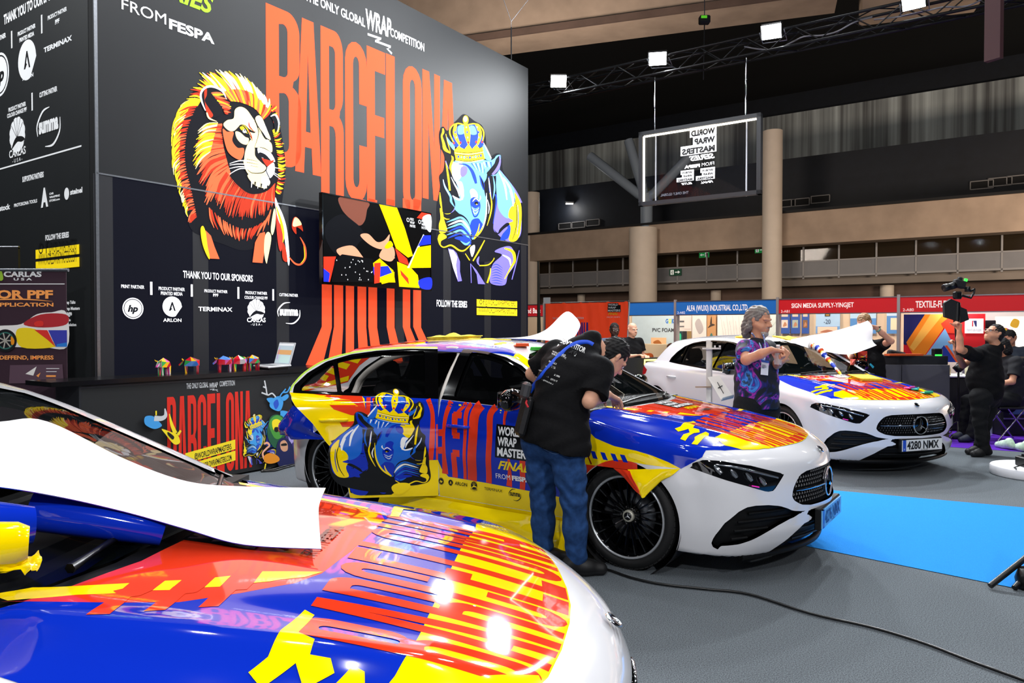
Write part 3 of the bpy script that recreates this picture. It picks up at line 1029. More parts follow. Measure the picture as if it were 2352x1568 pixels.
 A.blob(p4((1560, 1200), (1600, 1290), (1620, 1450), (1570, 1440), (1550, 1350)), R_)
 A.stroke(p4((1640, 1390), (1720, 1480), (1800, 1490), (1860, 1400), (1850, 1250), (1790, 1130)), [2, 4, 4.5, 5, 4.5, 1.5], S)
 A.stroke(p4((1800, 1480), (1850, 1400), (1840, 1250)), [1, 2, 1], Y)
 A.blob(p4((1680, 960), (1700, 880), (1740, 860), (1800, 930), (1830, 1050), (1790, 1020), (1740, 1000), (1740, 1090), (1690, 1030)), R_)
 A.blob(p4((1690, 960), (1720, 870), (1770, 890), (1810, 960), (1760, 980), (1710, 990)), Cm)
def draw_rhino(A, P, outline=True, legs=True):
 K, Bd, Bl, Pu, Ye, Wh, Re = P
 if outline:
  A.blob([(1066, 262), (1050, 275), (1040, 285), (1028, 300), (1017, 290), (1008, 305), (1010, 335), (1020, 360), (1018, 390), (1008, 405), (1010, 430), (1003, 470), (1003, 510), (1001, 545), (1008, 565), (1030, 575), (1060, 582), (1080, 600), (1120, 600), (1160, 590), (1190, 570), (1201, 530), (1201, 480), (1190, 445), (1170, 415), (1155, 390), (1152, 360), (1140, 352), (1118, 362), (1116, 320), (1108, 290), (1090, 278)], K)
 A.blob(p5((1110, 1180), (1160, 1040), (1260, 1140), (1380, 1290), (1470, 1420), (1560, 1600)) + p6((1345, 180), (1357, 420), (1345, 640), (1260, 730), (1130, 740), (1000, 640), (935, 560), (950, 380), (985, 120)), Pu)
 A.blob(p5((1110, 1200), (1160, 1050), (1260, 1150), (1380, 1300), (1450, 1460)) + p6((1250, 150), (1230, 330), (1160, 400), (1080, 360), (1010, 250), (990, 100)), Bl)
 A.blob(p6((1180, 260), (1260, 150), (1250, 20), (1290, 60), (1350, 200), (1357, 420), (1330, 640), (1270, 740), (1170, 730), (1190, 560), (1150, 480), (1230, 440), (1160, 380)), Ye)
 for q in (p5((1160, 1070), (1260, 1300), (1300, 1560)), p5((1240, 1180), (1350, 1350), (1420, 1560)), p5((1350, 1400), (1400, 1560)) + p6((1230, 220),)):
  A.stroke(q, [2, 4.5, 2], Wh)
 A.stroke(p6((1250, 100), (1290, 300), (1270, 560), (1220, 720)), [1, 1.6, 1.6, 1], K)
 A.stroke(p6((1300, 200), (1310, 420), (1290, 640)), [1, 1.6, 1], Bd)
 A.blob(p6((1090, 500), (1180, 500), (1190, 600), (1150, 700), (1040, 740), (1070, 640), (1150, 540)), Bd)
 A.blob(p6((940, 560), (1000, 640), (1090, 560), (1180, 490), (1130, 470), (1030, 560), (1000, 620)), K)
 A.blob(p5((950, 1180), (1010, 1120), (1110, 1140), (1100, 1400), (1060, 1600)) + p6((990, 100), (950, 320), (920, 480), (840, 640), (760, 760), (640, 700), (700, 640), (800, 520), (840, 300), (830, 40)), K)
 for q, c, w in ((p5((990, 1160), (1010, 1400), (1040, 1568)), Bd, 4), (p5((1060, 1150), (1090, 1350), (1060, 1560)), Bl, 4), (p5((985, 1180), (1000, 1300), (1030, 1560)), Wh, 2.4),
     (p6((845, 120), (870, 230), (860, 330)), Wh, 2.5), (p6((880, 20), (910, 180), (890, 340), (840, 510)), Ye, 3), (p6((950, 20), (980, 130), (930, 480)), Bd, 3.4), (p5((1085, 1160), (1105, 1400), (1060, 1560)), K, 1.2)):
  A.stroke(q, [1, w, w, 1] if len(q) == 4 else [1, w, 1], c)
 A.blob(p5((330, 960), (400, 900), (640, 920), (900, 870), (960, 1000), (950, 1180), (900, 1300), (930, 1500)) + p6((830, 60), (828, 300), (800, 460), (700, 640), (620, 720), (590, 600), (540, 480), (430, 340), (350, 260), (300, 160), (250, 40)) + p5((330, 1500), (460, 1530), (470, 1400), (420, 1250), (350, 1150)), Bl)
 A.blob(p5((340, 930), (430, 920), (540, 940), (520, 1150), (430, 1250), (370, 1170), (310, 1060)), Wh if P[2] is G_lb else Ye)
 A.stroke(p5((340, 760), (370, 860), (330, 1000), (360, 1150)), [2, 5, 5, 1], Ye)
 A.blob(p5((510, 1010), (570, 980), (620, 1010), (610, 1110), (540, 1170), (500, 1120)), Pu if P[2] is G_lb else Bd)
 A.stroke(p5((470, 945), (600, 960), (690, 1050), (740, 1170), (770, 1280)), [2, 4, 7, 8, 5], Bd)
 A.stroke(p5((830, 1140), (880, 1280), (900, 1390)), [2, 8, 2], Bd)
 A.stroke(p5((850, 1180), (890, 1290), (905, 1370)), [1, 4, 1], K)
 for i in range(7):
  A.stroke(p5((690 + i * 36, 930), (760 + i * 26, 1030 + i * 14)), [2.0, .6], Wh if i % 2 else Bd)
 A.blob(p5((430, 1260), (520, 1250), (560, 1400), (540, 1560), (500, 1480), (470, 1340)), Wh)
 A.blob(p5((665, 1400), (720, 1370), (790, 1440), (790, 1540), (700, 1560), (680, 1480)), Wh if P[2] is G_lb else Pu)
 A.blob(p6((590, 120), (660, 80), (720, 130), (740, 230), (700, 360), (640, 380), (600, 260)), Bd)
 A.disc(*p6((678, 172))[0], 4.4, 3.6, K)
 A.disc(*p6((684, 190))[0], 1.8, 1.2, Ye)
 A.stroke(p6((620, 150), (670, 100), (720, 150)), [1, 3, 1], Wh)
 for i in range(5):
  A.stroke(p6((600 + i * 8, 215 + i * 24), (660, 260 + i * 24), (725 - i * 4, 225 + i * 20)), [.6, 2.0, .6], Wh if i % 2 else Bl)
 A.stroke(p6((735, 60), (740, 100), (715, 140)), [1, 2.6, 1], Wh)
 A.blob(p6((610, 430), (700, 400), (740, 440), (780, 520), (720, 640), (620, 690), (580, 560)), Bd)
 A.stroke(p6((725, 480), (700, 600), (640, 700)), [1, 3.4, 2], Ye)
 A.stroke(p6((830, 20), (830, 280), (800, 460), (740, 600), (640, 710)), [1, 3, 3.4, 4, 3], Wh if P[2] is G_lb else Ye)
 A.stroke(p6((790, 500), (740, 600), (640, 710)), [1, 4, 3], Ye)
 A.blob(p6((130, 240), (200, 300), (300, 330), (420, 330), (520, 390), (580, 500), (610, 660), (590, 800), (500, 870), (420, 880), (300, 810), (200, 830), (110, 780), (95, 700), (130, 600), (110, 500)), K)
 A.blob(p6((130, 250), (170, 290), (190, 400), (210, 470), (240, 580), (200, 620), (130, 620), (115, 500), (140, 400)), Ye)
 A.blob(p6((120, 640), (200, 640), (230, 690), (150, 740), (140, 790), (100, 720)), Ye)
 for i, c in enumerate((Bl, Wh, Bl, Bd, Bl, Bd)):
  y = 400 + i * 48
  A.stroke(p6((230 + 20 * (i % 2), y + 60), (340, y + 20), (450, y - 10), (540, y + 70), (600, y + 200 - i * 14)), [.8, 4.2, 5, 4.5, 1], c)
 A.blob(p6((350, 700), (430, 670), (580, 700), (590, 800), (520, 800), (450, 740)), Bd)
 A.stroke(p6((440, 740), (520, 790), (580, 750)), [1, 5, 2], Bl)
 A.stroke(p6((170, 300), (230, 330), (290, 325)), [1, 2.6, 1], Ye)
 A.stroke(p6((170, 370), (220, 410), (275, 412)), [1, 2.6, 1], Ye)
 A.stroke(p6((290, 320), (340, 280), (350, 240)), [1, 2.2, 1], Pu)
 A.stroke(p6((100, 700), (130, 790), (190, 835), (300, 805), (420, 880), (500, 880), (590, 800)), [2, 2.6, 2.6, 3.5, 3.6, 3, 2], Ye)
 A.blob(p5((150, 1360), (190, 1200), (220, 1230), (260, 1330), (300, 1420), (380, 1460), (470, 1480), (480, 1540)) + p6((330, 60), (360, 180), (350, 240), (290, 320), (190, 320), (140, 230), (125, 60)), K)
 A.blob(p5((240, 860), (270, 900), (330, 1060), (400, 1240), (470, 1380), (480, 1500), (360, 1480), (290, 1400), (240, 1200)), K)
 A.stroke(p5((250, 900), (290, 1150), (320, 1400)), [2, 4.5, 4], Ye)
 A.stroke(p5((245, 890), (300, 1030)), [2, 1], Pu)
 A.stroke(p5((340, 1170), (400, 1290), (460, 1400), (480, 1500)), [1, 3, 4, 1], Wh)
 A.stroke(p5((200, 1210), (240, 1340), (330, 1500)) + p6((300, 150), (350, 230)), [1, 4, 5, 5, 1], Bl)
 A.stroke(p5((205, 1210), (235, 1330), (310, 1480)), [1, 2, 1], Wh)
 A.stroke(p6((130, 10), (140, 150), (165, 290)), [1, 4.5, 1], Ye)
 A.stroke(p6((320, 60), (370, 100), (440, 120), (480, 60), (470, 10)), [2, 5, 4, 4, 2], Wh)
 A.blob(p5((150, 440), (180, 330), (220, 320), (250, 420), (330, 560), (400, 700), (400, 820), (320, 780), (220, 700), (180, 560)), K)
 A.stroke(p5((200, 335), (205, 400), (180, 470), (210, 580), (240, 690), (330, 760)), [3, 5, 4, 6, 8, 2], Ye)
 A.stroke(p5((250, 430), (290, 600), (330, 740)), [1.5, 2, 1], Ye)
 A.blob(p5((265, 480), (330, 560), (400, 620), (390, 710), (300, 600)), Bl)
 A.blob(p5((880, 880), (1000, 890), (1080, 850), (1120, 800), (1180, 790), (1195, 840), (1180, 1000), (1140, 1120), (1060, 1150), (960, 1100), (900, 1000)), Bl)
 A.blob(p5((1000, 1040), (1080, 940), (1110, 860), (1170, 800), (1190, 840), (1180, 1000), (1120, 1110), (1040, 1140), (950, 1110)), K)
 A.stroke(p5((1170, 800), (1180, 900), (1140, 1020), (1050, 1130)), [2, 4, 7, 5], Pu)
 A.stroke(p5((1080, 900), (1110, 820), (1180, 790)), [1, 2, 1], Bl)
 for i in range(4):
  A.stroke(p5((900 + i * 40, 910), (930 + i * 35, 1000)), [3, 1], Bd if i % 2 else Wh)
 A.blob(p5((880, 580), (930, 680), (1030, 860), (960, 880), (900, 800)), Bl)
 A.stroke(p5((890, 570), (950, 690), (1030, 850)), [1, 3, 2], Wh)
 A.blob(p5((370, 460), (450, 300), (600, 270), (780, 290), (870, 450), (880, 640), (640, 680), (400, 640)), Bd)
 A.blob(p5((460, 300), (550, 290), (560, 420), (460, 430)), Bl)
 A.blob(p5((660, 300), (740, 300), (780, 430), (670, 430)), Bl)
 A.stroke(p5((400, 255), (330, 330), (320, 430), (390, 590)), [2, 3, 3, 2.5], Ye)
 A.stroke(p5((800, 260), (880, 350), (900, 450), (875, 580)), [2, 3, 3, 2.5], Ye)
 A.stroke(p5((420, 265), (400, 400), (440, 520), (490, 620)), [6, 8.5, 7.5, 4], Ye)
 A.stroke(p5((770, 260), (830, 380), (830, 500), (790, 620)), [6, 8.5, 7.5, 4], Ye)
 A.stroke(p5((600, 265), (615, 400), (630, 520), (640, 620)), [10, 14, 10, 3], Ye)
 A.stroke(p5((405, 260), (470, 250), (590, 275), (720, 255), (800, 265)), [2, 3, 3, 3, 2], Ye)
 A.disc(*p5((590, 190))[0], 6.6, 10.4, Ye)
 A.disc(*p5((585, 175))[0], 4.4, 6.4, Wh)
 for q in ((410, 400), (615, 400), (812, 400)):
  A.disc(*p5(q)[0], 1.7, 2.9, Bd)
 for q in ((600, 315), (625, 490), (430, 490), (815, 490), (785, 315)):
  A.disc(*p5(q)[0], 1.3, 2.0, Bl)
 A.poly(p5((390, 650), (410, 700), (480, 620), (500, 660), (570, 690), (640, 600), (700, 690), (770, 610), (830, 680), (880, 650), (900, 780), (640, 810), (400, 790)), Ye)
 A.poly(p5((400, 740), (640, 775), (890, 730), (920, 860), (660, 910), (420, 890)), Ye)
 for dy, c in ((0, K), (25, Wh), (45, K), (140, K), (160, Wh)):
  A.stroke(p5((405, 730 + dy), (640, 755 + dy), (895, 715 + dy)), [1.0, 1.3, 1.0], c)
 for i, q in enumerate(((465, 820), (565, 830), (663, 835), (760, 820), (850, 800), (515, 828), (614, 834), (713, 830), (806, 812))):
  A.disc(*p5(q)[0], 1.9 if i < 5 else 1.2, 3.2 if i < 5 else 2.2, (Bd if i % 2 == 0 else Bl))
 for q in ((385, 585), (500, 580), (634, 575), (770, 570), (873, 565)):
  A.disc(*p5(q)[0], 2.4, 3.0, Re)
 if legs:
  A.poly(p6((250, 850), (330, 870), (380, 920), (430, 1050), (430, 1200), (460, 1340), (400, 1350), (340, 1180)), Pu)
  A.poly(p6((260, 870), (330, 880), (390, 980), (370, 1100), (395, 1320), (330, 1150)), Wh)
  A.blob(p6((950, 900), (1050, 840), (1180, 820), (1240, 900), (1260, 1020), (1240, 1120), (1150, 1250), (1100, 1400), (900, 1380), (880, 1250), (930, 1080), (1060, 950)), Pu)
  A.stroke(p6((1100, 850), (1220, 900), (1250, 1030), (1190, 1150), (1100, 1310)), [3, 7, 6, 4, 2], Ye)
  A.stroke(p6((1070, 950), (1170, 1010), (1190, 1110)), [2, 5, 2], Wh)
  for i in range(8):
   A.stroke(p6((905, 1120 + i * 36), (980, 1090 + i * 40), (1070, 1150 + i * 34)), [.6, 1.7, .5], Bd)
  A.stroke(p6((1320, 880), (1270, 1090), (1210, 1320)), [1, 2.4, 2], Pu)
  A.stroke(p6((590, 1080), (600, 1370)), [2, 1.6], Pu)
  A.poly(p6((590, 1080), (680, 1180), (760, 1310), (810, 1390), (700, 1385), (680, 1240)), Pu)
  A.stroke(p6((890, 1150), (880, 1240), (840, 1370)), [2, 3, 4], Ye)
  A.stroke(p6((720, 1110), (850, 1100), (920, 1040), (945, 995)), [2.4, 2.6, 2, 2], Ye)
  A.blob(p6((680, 1020), (720, 970), (710, 1060), (730, 1110), (690, 1080)), Pu)
  A.blob(p6((590, 830), (650, 800), (650, 890), (610, 980), (580, 880)), Wh)
  A.stroke(p6((800, 730), (720, 880), (625, 1040)), [2, 3.4, 2.6], Ye)
  A.stroke(p6((510, 930), (575, 1030)), [1.5, 2.4], Ye)
PAL_LION = (G_k, G_r, G_r2, G_y, G_w, G_cream)
PAL_RHINO = (G_k, G_b, G_lb, G_p, G_y, G_w, G_red)
art = wall_art(.000012, .002)
draw_lion(art, PAL_LION)
art.build('lion_print', wall)
art = wall_art(.00003, .002)
draw_rhino(art, PAL_RHINO)
art.build('rhino_print', wall)
# ---- logos, drawn in a local unit frame through a point map
def logo_hp(A, cx, cy, r, m, k):
 A.disc(cx, cy, r, r, m, ring=r * .11)
 A.disc(cx, cy, r * .82, r * .82, m)
 A.text('hp', cx - r * .52, cy - r * .30, r * .62, k, w=r * 1.0, bold=.05, shear=.25)
def logo_arlon(A, cx, cy, r, m, k, label=True):
 A.poly(_arc(cx, cy, r, r, 20, 290, 24) + [(cx + r * .34, cy - r * .94), (cx + r * 1.02, cy + r * .0)], m)
 A.poly([(cx - r * .36, cy - r * .42), (cx - r * .06, cy + r * .45), (cx + r * .06, cy + r * .45), (cx + r * .36, cy - r * .42), (cx + r * .2, cy - r * .42), (cx, cy + r * .16), (cx - r * .1, cy - r * .14), (cx + .0, cy - r * .2), (cx - r * .2, cy - r * .42)], k)
 if label:
  A.text('ARLON', cx, cy - r * 1.5, r * .34, m, w=r * 1.9, align='c', bold=.02)
def logo_fan(A, cx, cy, r, m, k, label=True):
 for a in range(-75, 256, 30):
  x, y = cx + r * .62 * math.cos(math.radians(a)), cy + r * .2 + r * .62 * math.sin(math.radians(a))
  A.disc(x, y, r * .34, r * .34, m, n=14)
 A.disc(cx, cy + r * .15, r * .62, r * .6, m)
 A.blob([(cx - r * .7, cy - r * .5), (cx - r * .2, cy + r * .05), (cx + r * .5, cy + r * .05), (cx + r * .9, cy - r * .15), (cx + r * .5, cy - r * .25), (cx, cy - r * .2)], k)
 for a in (40, 65, 90, 115, 140):
  A.stroke([(cx, cy), (cx + r * .9 * math.cos(math.radians(a)), cy + r * .2 + r * .9 * math.sin(math.radians(a)))], r * .035, k)
 if label:
  A.rect(cx - r, cy - r * .92, cx + r, cy - r * .5, m) if False else None
  A.text('CARLAS', cx, cy - r * .95, r * .42, m, w=r * 2.0, align='c', bold=.02)
  A.text('- U S A -', cx, cy - r * 1.25, r * .2, m, w=r * 1.2, align='c')
def logo_summa(A, cx, cy, r, m, bold=.05):
 A.text('summa', cx, cy - r * .2, r * .5, m, w=r * 1.7, align='c', bold=bold)
 A.stroke([(cx + r * .1, cy + r * .8), (cx - r * .5, cy + r * .7), (cx - r * 1.0, cy + r * .2), (cx - r * .95, cy - r * .25)], [r * .03, r * .1, r * .1, r * .05], m)
 A.stroke([(cx - r * .3, cy - r * .75), (cx + r * .4, cy - r * .75), (cx + r * .95, cy - r * .3), (cx + r * 1.0, cy + r * .25)], [r * .03, r * .1, r * .1, r * .05], m)
def wrap_script(A, x, y, h, m):
 A.text('WRAP', x, y, h * 1.15, m, w=h * 2.1, bold=.03, shear=.15, rot=.05)
 A.stroke([(x + h * .1, y - h * .28), (x + h * 1.2, y - h * .2), (x + h * .7, y - h * .48), (x + h * 2.0, y - h * .42), (x + h * 1.7, y - h * .62), (x + h * 2.1, y - h * .8)], h * .13, m, smooth=False)
tx = Art(lambda t, z, l: O(t, z, l), .0001, .003)
wtext(tx, 'FROM', 279, 21, 381, 26, G_w, bold=0)
wtext(tx, 'FESPA', 388, 66, 492, 24, G_w, bold=.035)
G_green = glow('lit_green', '#8fd62f', .8)
wtext(tx, 'SERIES', 335, -24, 490, 46, G_green, bold=.03, shear=.3)
wtext(tx, 'THE ONLY GLOBAL', 700, 0, 838, 22, G_w, bold=.02)
wtext(tx, 'COMPETITION', 896, 83, 974, 20, G_w, bold=.02)
t_, z_ = W(841, 66)
wrap_script(tx, t_, z_, .23, G_w)
wtext(tx, 'THANK YOU TO OUR SPONSORS', 420, 638, 580, 17, G_w, bold=.02)
for s, x0, y0, x1, h in (('PRINT PARTNER', 278, 661, 331, 8), ('PRODUCT PARTNER', 364, 666, 424, 8), ('PRINTED MEDIA', 369, 677, 419, 8), ('PRODUCT PARTNER', 469, 671, 522, 7), ('PPF', 489, 681, 501, 7), ('PRODUCT PARTNER', 563, 675, 613, 7), ('COLOUR CHANGE PPF', 561, 686, 614, 7), ('CUTTING PARTNER', 641, 680, 684, 7)):
 wtext(tx, s, x0, y0, x1, h, G_w, bold=.015)
for px, y0, y1 in ((347, 647, 677), (440, 653, 681), (547, 659, 686), (627, 664, 690)):
 t_, z_ = W(px, y1)
 tx.rect(t_ - .012, z_, t_ + .012, W(px, y0)[1], G_w)
t_, z_ = W(305, 708)
logo_hp(tx, t_, z_, .105, G_w, G_k)
t_, z_ = W(395, 704)
logo_arlon(tx, t_, z_, .105, G_w, G_k)
wtext(tx, 'TERMINAX', 455, 714, 533, 10, G_w, bold=.02)
t_, z_ = W(588, 716)
logo_fan(tx, t_, z_, .125, G_w, G_k)
t_, z_ = W(663, 719)
logo_summa(tx, t_, z_, .16, G_w)
wtext(tx, 'FOLLOW THE SERIES', 1002, 704, 1072, 16, G_w, bold=.02)
t0_, z0_ = W(1094, 723)
t1_ = W(1187, 723)[0]
zz = W(1094, 687)[1]
zm = (zz + z0_) / 2
tx.rect(t0_, z0_, t1_, zm - .012, G_y)
tx.rect(t0_, zm + .012, t1_, zz, G_y)
tx.text('WWW.WORLDWRAPMASTERS.COM', t0_ + .04, z0_ + .035, .1, G_k, w=t1_ - t0_ - .08, bold=0)
tx.text('@WORLDWRAPMASTERS', t0_ + .22, zm + .04, .1, G_k, w=t1_ - t0_ - .28, bold=0)
tx.disc(t0_ + .11, zm + .085, .04, .04, G_k, ring=.012)
tx.text('f', t0_ + .17, zm + .04, .09, G_k)
tx.build('wall_text', wall)
# -- dark side wall with the partner list
sw = empty('sponsor_wall', PC, label='dark printed side wall listing partners in white, at the left of the lit wall', cat='exhibition wall')
S_ = lambda a, z, l: -NV * a + ZV * z - UV * l
mb = MB()
for a0, a1 in ((.13, 9.0),):
 P = [S_(a, z, l) for a in (a0, a1) for z in (0, WH) for l in (-.1, 0)]
 mb.add(P, [(0, 1, 3, 2), (4, 6, 7, 5), (0, 4, 5, 1), (2, 3, 7, 6), (0, 2, 6, 4), (1, 5, 7, 3)], mat('charcoal_print', '#1e2123', .6, noise=.05, nscale=3))
mb.build('panel', sw)
sx = Art(lambda u, v, l: S_(-u, v, l), .00012, .001)
def Sp(px, py):
 p = onplane(px, py, PC, UV)
 return (p - PC).dot(NV), p.z
def stext(s, x0, y0, x1, h, m=M_print_g, bold=.04, **k):
 u0, v0 = Sp(x0, y0)
 u1, _ = Sp(x1, y0)
 hv = Sp(x0, y0 - h)[1] - v0
 vs, fs, tw = text2d(s, bold)
 sx.up()
 q = (u1 - u0) / tw
 sx.tri([(u0 + a * q, v0 + b_ * hv) for a, b_ in vs], fs, m)
M_glow_g = glow('side_white', '#e8eaec', .35)
for s, x0, y0, x1, h in (('THANK YOU TO OUR SPONSORS', 9, 58, 150, 24), ('PRINT PARTNER', -26, 106, 14, 11), ('PRODUCT PARTNER', 41, 84, 82, 10), ('PRINTED MEDIA', 45, 98, 79, 10), ('PRODUCT PARTNER', 110, 47, 154, 10), ('PPF', 127, 57, 137, 11), ('TERMINAX', 101, 122, 166, 12), ('ARLON', 52, 186, 77, 9),
      ('PRODUCT PARTNER', 20, 258, 60, 10), ('COLOUR CHANGE PPF', 17, 272, 62, 10), ('CUTTING PARTNER', 91, 225, 132, 12), ('SUPPORTING PARTNERS', 52, 419, 101, 13), ('wrapstock', -22, 489, 24, 12), ('PROTOKONA TOOLS', 33, 476, 86, 8), ('CAR', 114, 448, 124, 5), ('WRAPPING', 114, 456, 138, 5), ('STORE.com', 114, 464, 138, 5), ('steinel', 162, 448, 190, 13),
      ('FOLLOW THE SERIES', 105, 553, 159, 13), ('Wrap Talks', 146, 698, 174, 7), ('Wrap Masters', 146, 712, 184, 7), ('page', 150, 724, 166, 7), ('code', 150, 738, 163, 7), ('translation', 150, 749, 176, 7)):
 stext(s, x0, y0, x1, h, M_glow_g)
for px, y0, y1 in ((28, 71, 111), (97, 34, 77), (75, 213, 254)):
 u, v = Sp(px, y1)
 sx.rect(u - .015, v, u + .015, Sp(px, y0)[1], M_glow_g)
u0, v0 = Sp(-120, 417)
u1, _ = Sp(188, 335)
v1 = Sp(188, 335)[1]
sx.rect(u0, v1 - .008, u1, v1 + .008, M_glow_g)
u, v = Sp(63, 138)
logo_arlon(sx, u, v, .21, M_glow_g, M_print_k, False)
u, v = Sp(0, 172)
logo_hp(sx, u, v, .24, M_glow_g, M_print_k)
u, v = Sp(41, 318)
logo_fan(sx, u, v, .20, M_glow_g, M_print_k)
u, v = Sp(113, 292)
logo_summa(sx, u, v, .25, M_glow_g)
u, v = Sp(155, 445)
sx.disc(u, v, .05, .06, M_glow_g)
u, v = Sp(104, 458)
sx.text('A', u - .08, v - .08, .2, M_glow_g, w=.16, bold=.06)
u0, v0 = Sp(84, 600)
u1, _ = Sp(184, 575)
ya = glow('side_yellow', '#ffdf1a', .45)
va = Sp(84, 574)[1]
vb = Sp(84, 598)[1]
vc = Sp(84, 622)[1]
sx.rect(u0, vb + .015, u1, va, ya)
sx.rect(u0, vc, u1, vb - .015, ya)
sx.text('@WORLDWRAPMASTERS', u0 + .30, vb + .06, .12, M_print_k, w=(u1 - u0) - .36, bold=0)
sx.text('WWW.WORLDWRAPMASTERS.COM', u0 + .06, vc + .05, .12, M_print_k, w=(u1 - u0) - .12, bold=0)
sx.disc(u0 + .12, vb + .12, .05, .06, M_print_k, ring=.015)
sx.text('f', u0 + .22, vb + .06, .13, M_print_k)
sx.build('wall_text', sw)
# -- television on the lit wall
tv = empty('television', PC, label='large television on the lit wall showing hands applying yellow film', cat='television')
TN = .20
pt = lambda px, py: (lambda p: ((p - PC).dot(UV), p.z))(onplane(px, py, PC + NV * TN, NV))
ta, za = pt(739, 441)
tb, _ = pt(990, 487)
_, zb = pt(739, 652)
mb = MB()
wbox(mb, ta, tb, zb, za, TN - .05, TN, M_black)
wbox(mb, ta + .5, tb - .5, zb + .3, za - .3, 0, TN - .05, M_blackm)
mb.build('casing', tv)
mb = MB()
for q in ((ta, tb, za - .015, za), (ta, tb, zb, zb + .03), (ta, ta + .015, zb, za), (tb - .015, tb, zb, za)):
 wbox(mb, *q, TN, TN + .008, M_gloss)
mb.build('bezel', tv)
sc = Art(lambda u, v, l: O(ta + .015 + u * (tb - ta - .03) / 10, zb + .03 + v * (za - zb - .045) / 6, TN + l), .0004, .001)
e = lambda n, c, s=.85: glow('screen_' + n, c, s, .2)
sc.rect(0, 0, 10, 6, e('black', '#050506', .3))
sk, sk2, ye, rd_, bl, gr = e('skin', '#c98a6c'), e('skin_dark', '#6e3f32'), e('yellow', '#f6c800'), e('red', '#e0301c'), e('blue', '#1c2cc8'), e('grey', '#50606a')
sc.blob([(1.4, 6), (1.5, 5.2), (2.2, 4.6), (3.0, 4.2), (3.5, 4.6), (3.7, 5.4), (3.8, 6)], sk2)
sc.blob([(.3, 4), (1.5, 4.8), (2.6, 4.4), (3.2, 4.0), (3.6, 3.4), (3.0, 3.0), (2.4, 2.2), (1.0, 2.0), (.2, 3)], e('shirt', '#0e0e12', .4))
sc.blob([(3.1, 3.5), (3.8, 3.7), (4.6, 3.2), (5.3, 3.4), (5.8, 3.9), (5.6, 3.1), (5.0, 2.7), (4.0, 2.9)], sk)
sc.blob([(1.1, 2.3), (2.4, 2.7), (3.2, 2.1), (3.3, 1.8), (2.2, 1.7), (1.5, 1.8)], sk)
sc.blob([(4.8, 2.2), (5.4, 3.0), (6.1, 3.0), (6.3, 2.4), (6.0, 1.9), (5.3, 1.9)], sk)
for i in range(4):
 sc.stroke([(5.5 + i * .16, 2.9 - i * .12), (6.2, 2.7 - i * .2)], [.16, .2], sk)
sc.poly([(4.8, 6), (6.5, 6), (7.3, 4.5), (8.1, 2.5), (7.6, 2.3), (6.4, 2.9), (5.6, 4.5)], ye)
sc.poly([(6.3, 2.9), (7.5, 2.2), (7.7, 1.7), (6.7, 1.9)], rd_)
sc.poly([(6.5, 1.9), (7.8, 1.6), (8.6, 1.0), (8.8, 0), (6.7, 0)], ye)
sc.poly([(6.8, 1.3), (7.6, .7), (7.7, .2), (6.9, .9)], rd_)
sc.blob([(5.3, 2.9), (5.8, 3.4), (6.1, 3.1), (5.6, 2.8)], ye)
sc.poly([(7.5, 1.5), (9.2, 4.3), (9.3, 4.2), (7.8, 1.5)], e('white', '#e8e8ea'))
sc.poly([(7.7, 1.5), (10, 1.7), (10, 3.5), (8.6, 3.2)], ye)
sc.poly([(8.6, 3.3), (10, 3.6), (10, 4.3), (9.2, 4.2)], bl)
sc.poly([(9.0, 6), (10, 6), (10, 5.4), (8.5, 5.5)], rd_)
sc.blob([(9.1, 5.6), (10, 5.9), (10, 4.6), (9.5, 4.8)], e('white', '#e8e8ea'))
sc.poly([(0, 1.7), (1.0, 1.8), (.5, 0), (0, 0)], rd_)
sc.poly([(0, .9), (.5, .6), (.4, 0), (0, 0)], bl)
sc.blob([(8.7, .6), (10, .9), (10, 0), (8.9, 0)], bl)
sc.poly([(4.2, 1.6), (4.8, 2.0), (6.1, 1.2), (6.3, .3), (4.4, .2)], ye)
sc.poly([(4.1, 1.3), (5.6, 1.5), (6, 1.0), (4.4, .4)], bl)
sc.poly([(4.3, 1.6), (4.9, 1.7), (4.8, .2), (4.3, .1)], rd_)
sc.poly([(4.8, .6), (6.2, 1.1), (6.2, .4), (5.0, .1)], ye)
sc.poly([(.9, 1.6), (1.5, 2.0), (4.2, 1.9), (4.2, .2), (.6, 0)], e('gloss', '#0a0b0e', .4))
rnd = random.Random(3)
for i in range(26):
 sc.disc(rnd.uniform(1.0, 4.1), rnd.uniform(.2, 1.8), .035, .05, e('white', '#e8e8ea'), n=6)
for x in (7.7, 8.9):
 for i, s in enumerate(('WORLD', 'WRAP', 'MASTERS')):
  sc.text(s, x, 5.2 - i * .26, .2, e('white', '#e8e8ea'), w=.4 + .08 * i)
 sc.disc(x - .2, 5.2, .14, .16, e('white', '#e8e8ea'), ring=.05)
sc.build('screen', tv)
area_light('lit_wall_glow', PC + UV * 3.7 + NV * .5 + ZV * 3.2, PC + UV * 3.7 + NV * 3 + ZV * 2.0, 60, 5, (1, .75, .7), size_y=4)
area_light('side_wall_fill', PC - NV * 2.5 - UV * 3 + ZV * 6.5, PC - NV * 2.0 + ZV * 3.2, 110, .3, (.95, .98, 1.0))  # unseen fill light added to lift the dark side wall
for t_ in (1.2, 3.6, 6.0):
 area_light('stand_top_lamp', PC + UV * t_ + NV * 2.8 + ZV * 7.0, PC + UV * t_ + ZV * 4.6, 90, .3, (.95, .98, 1.0))
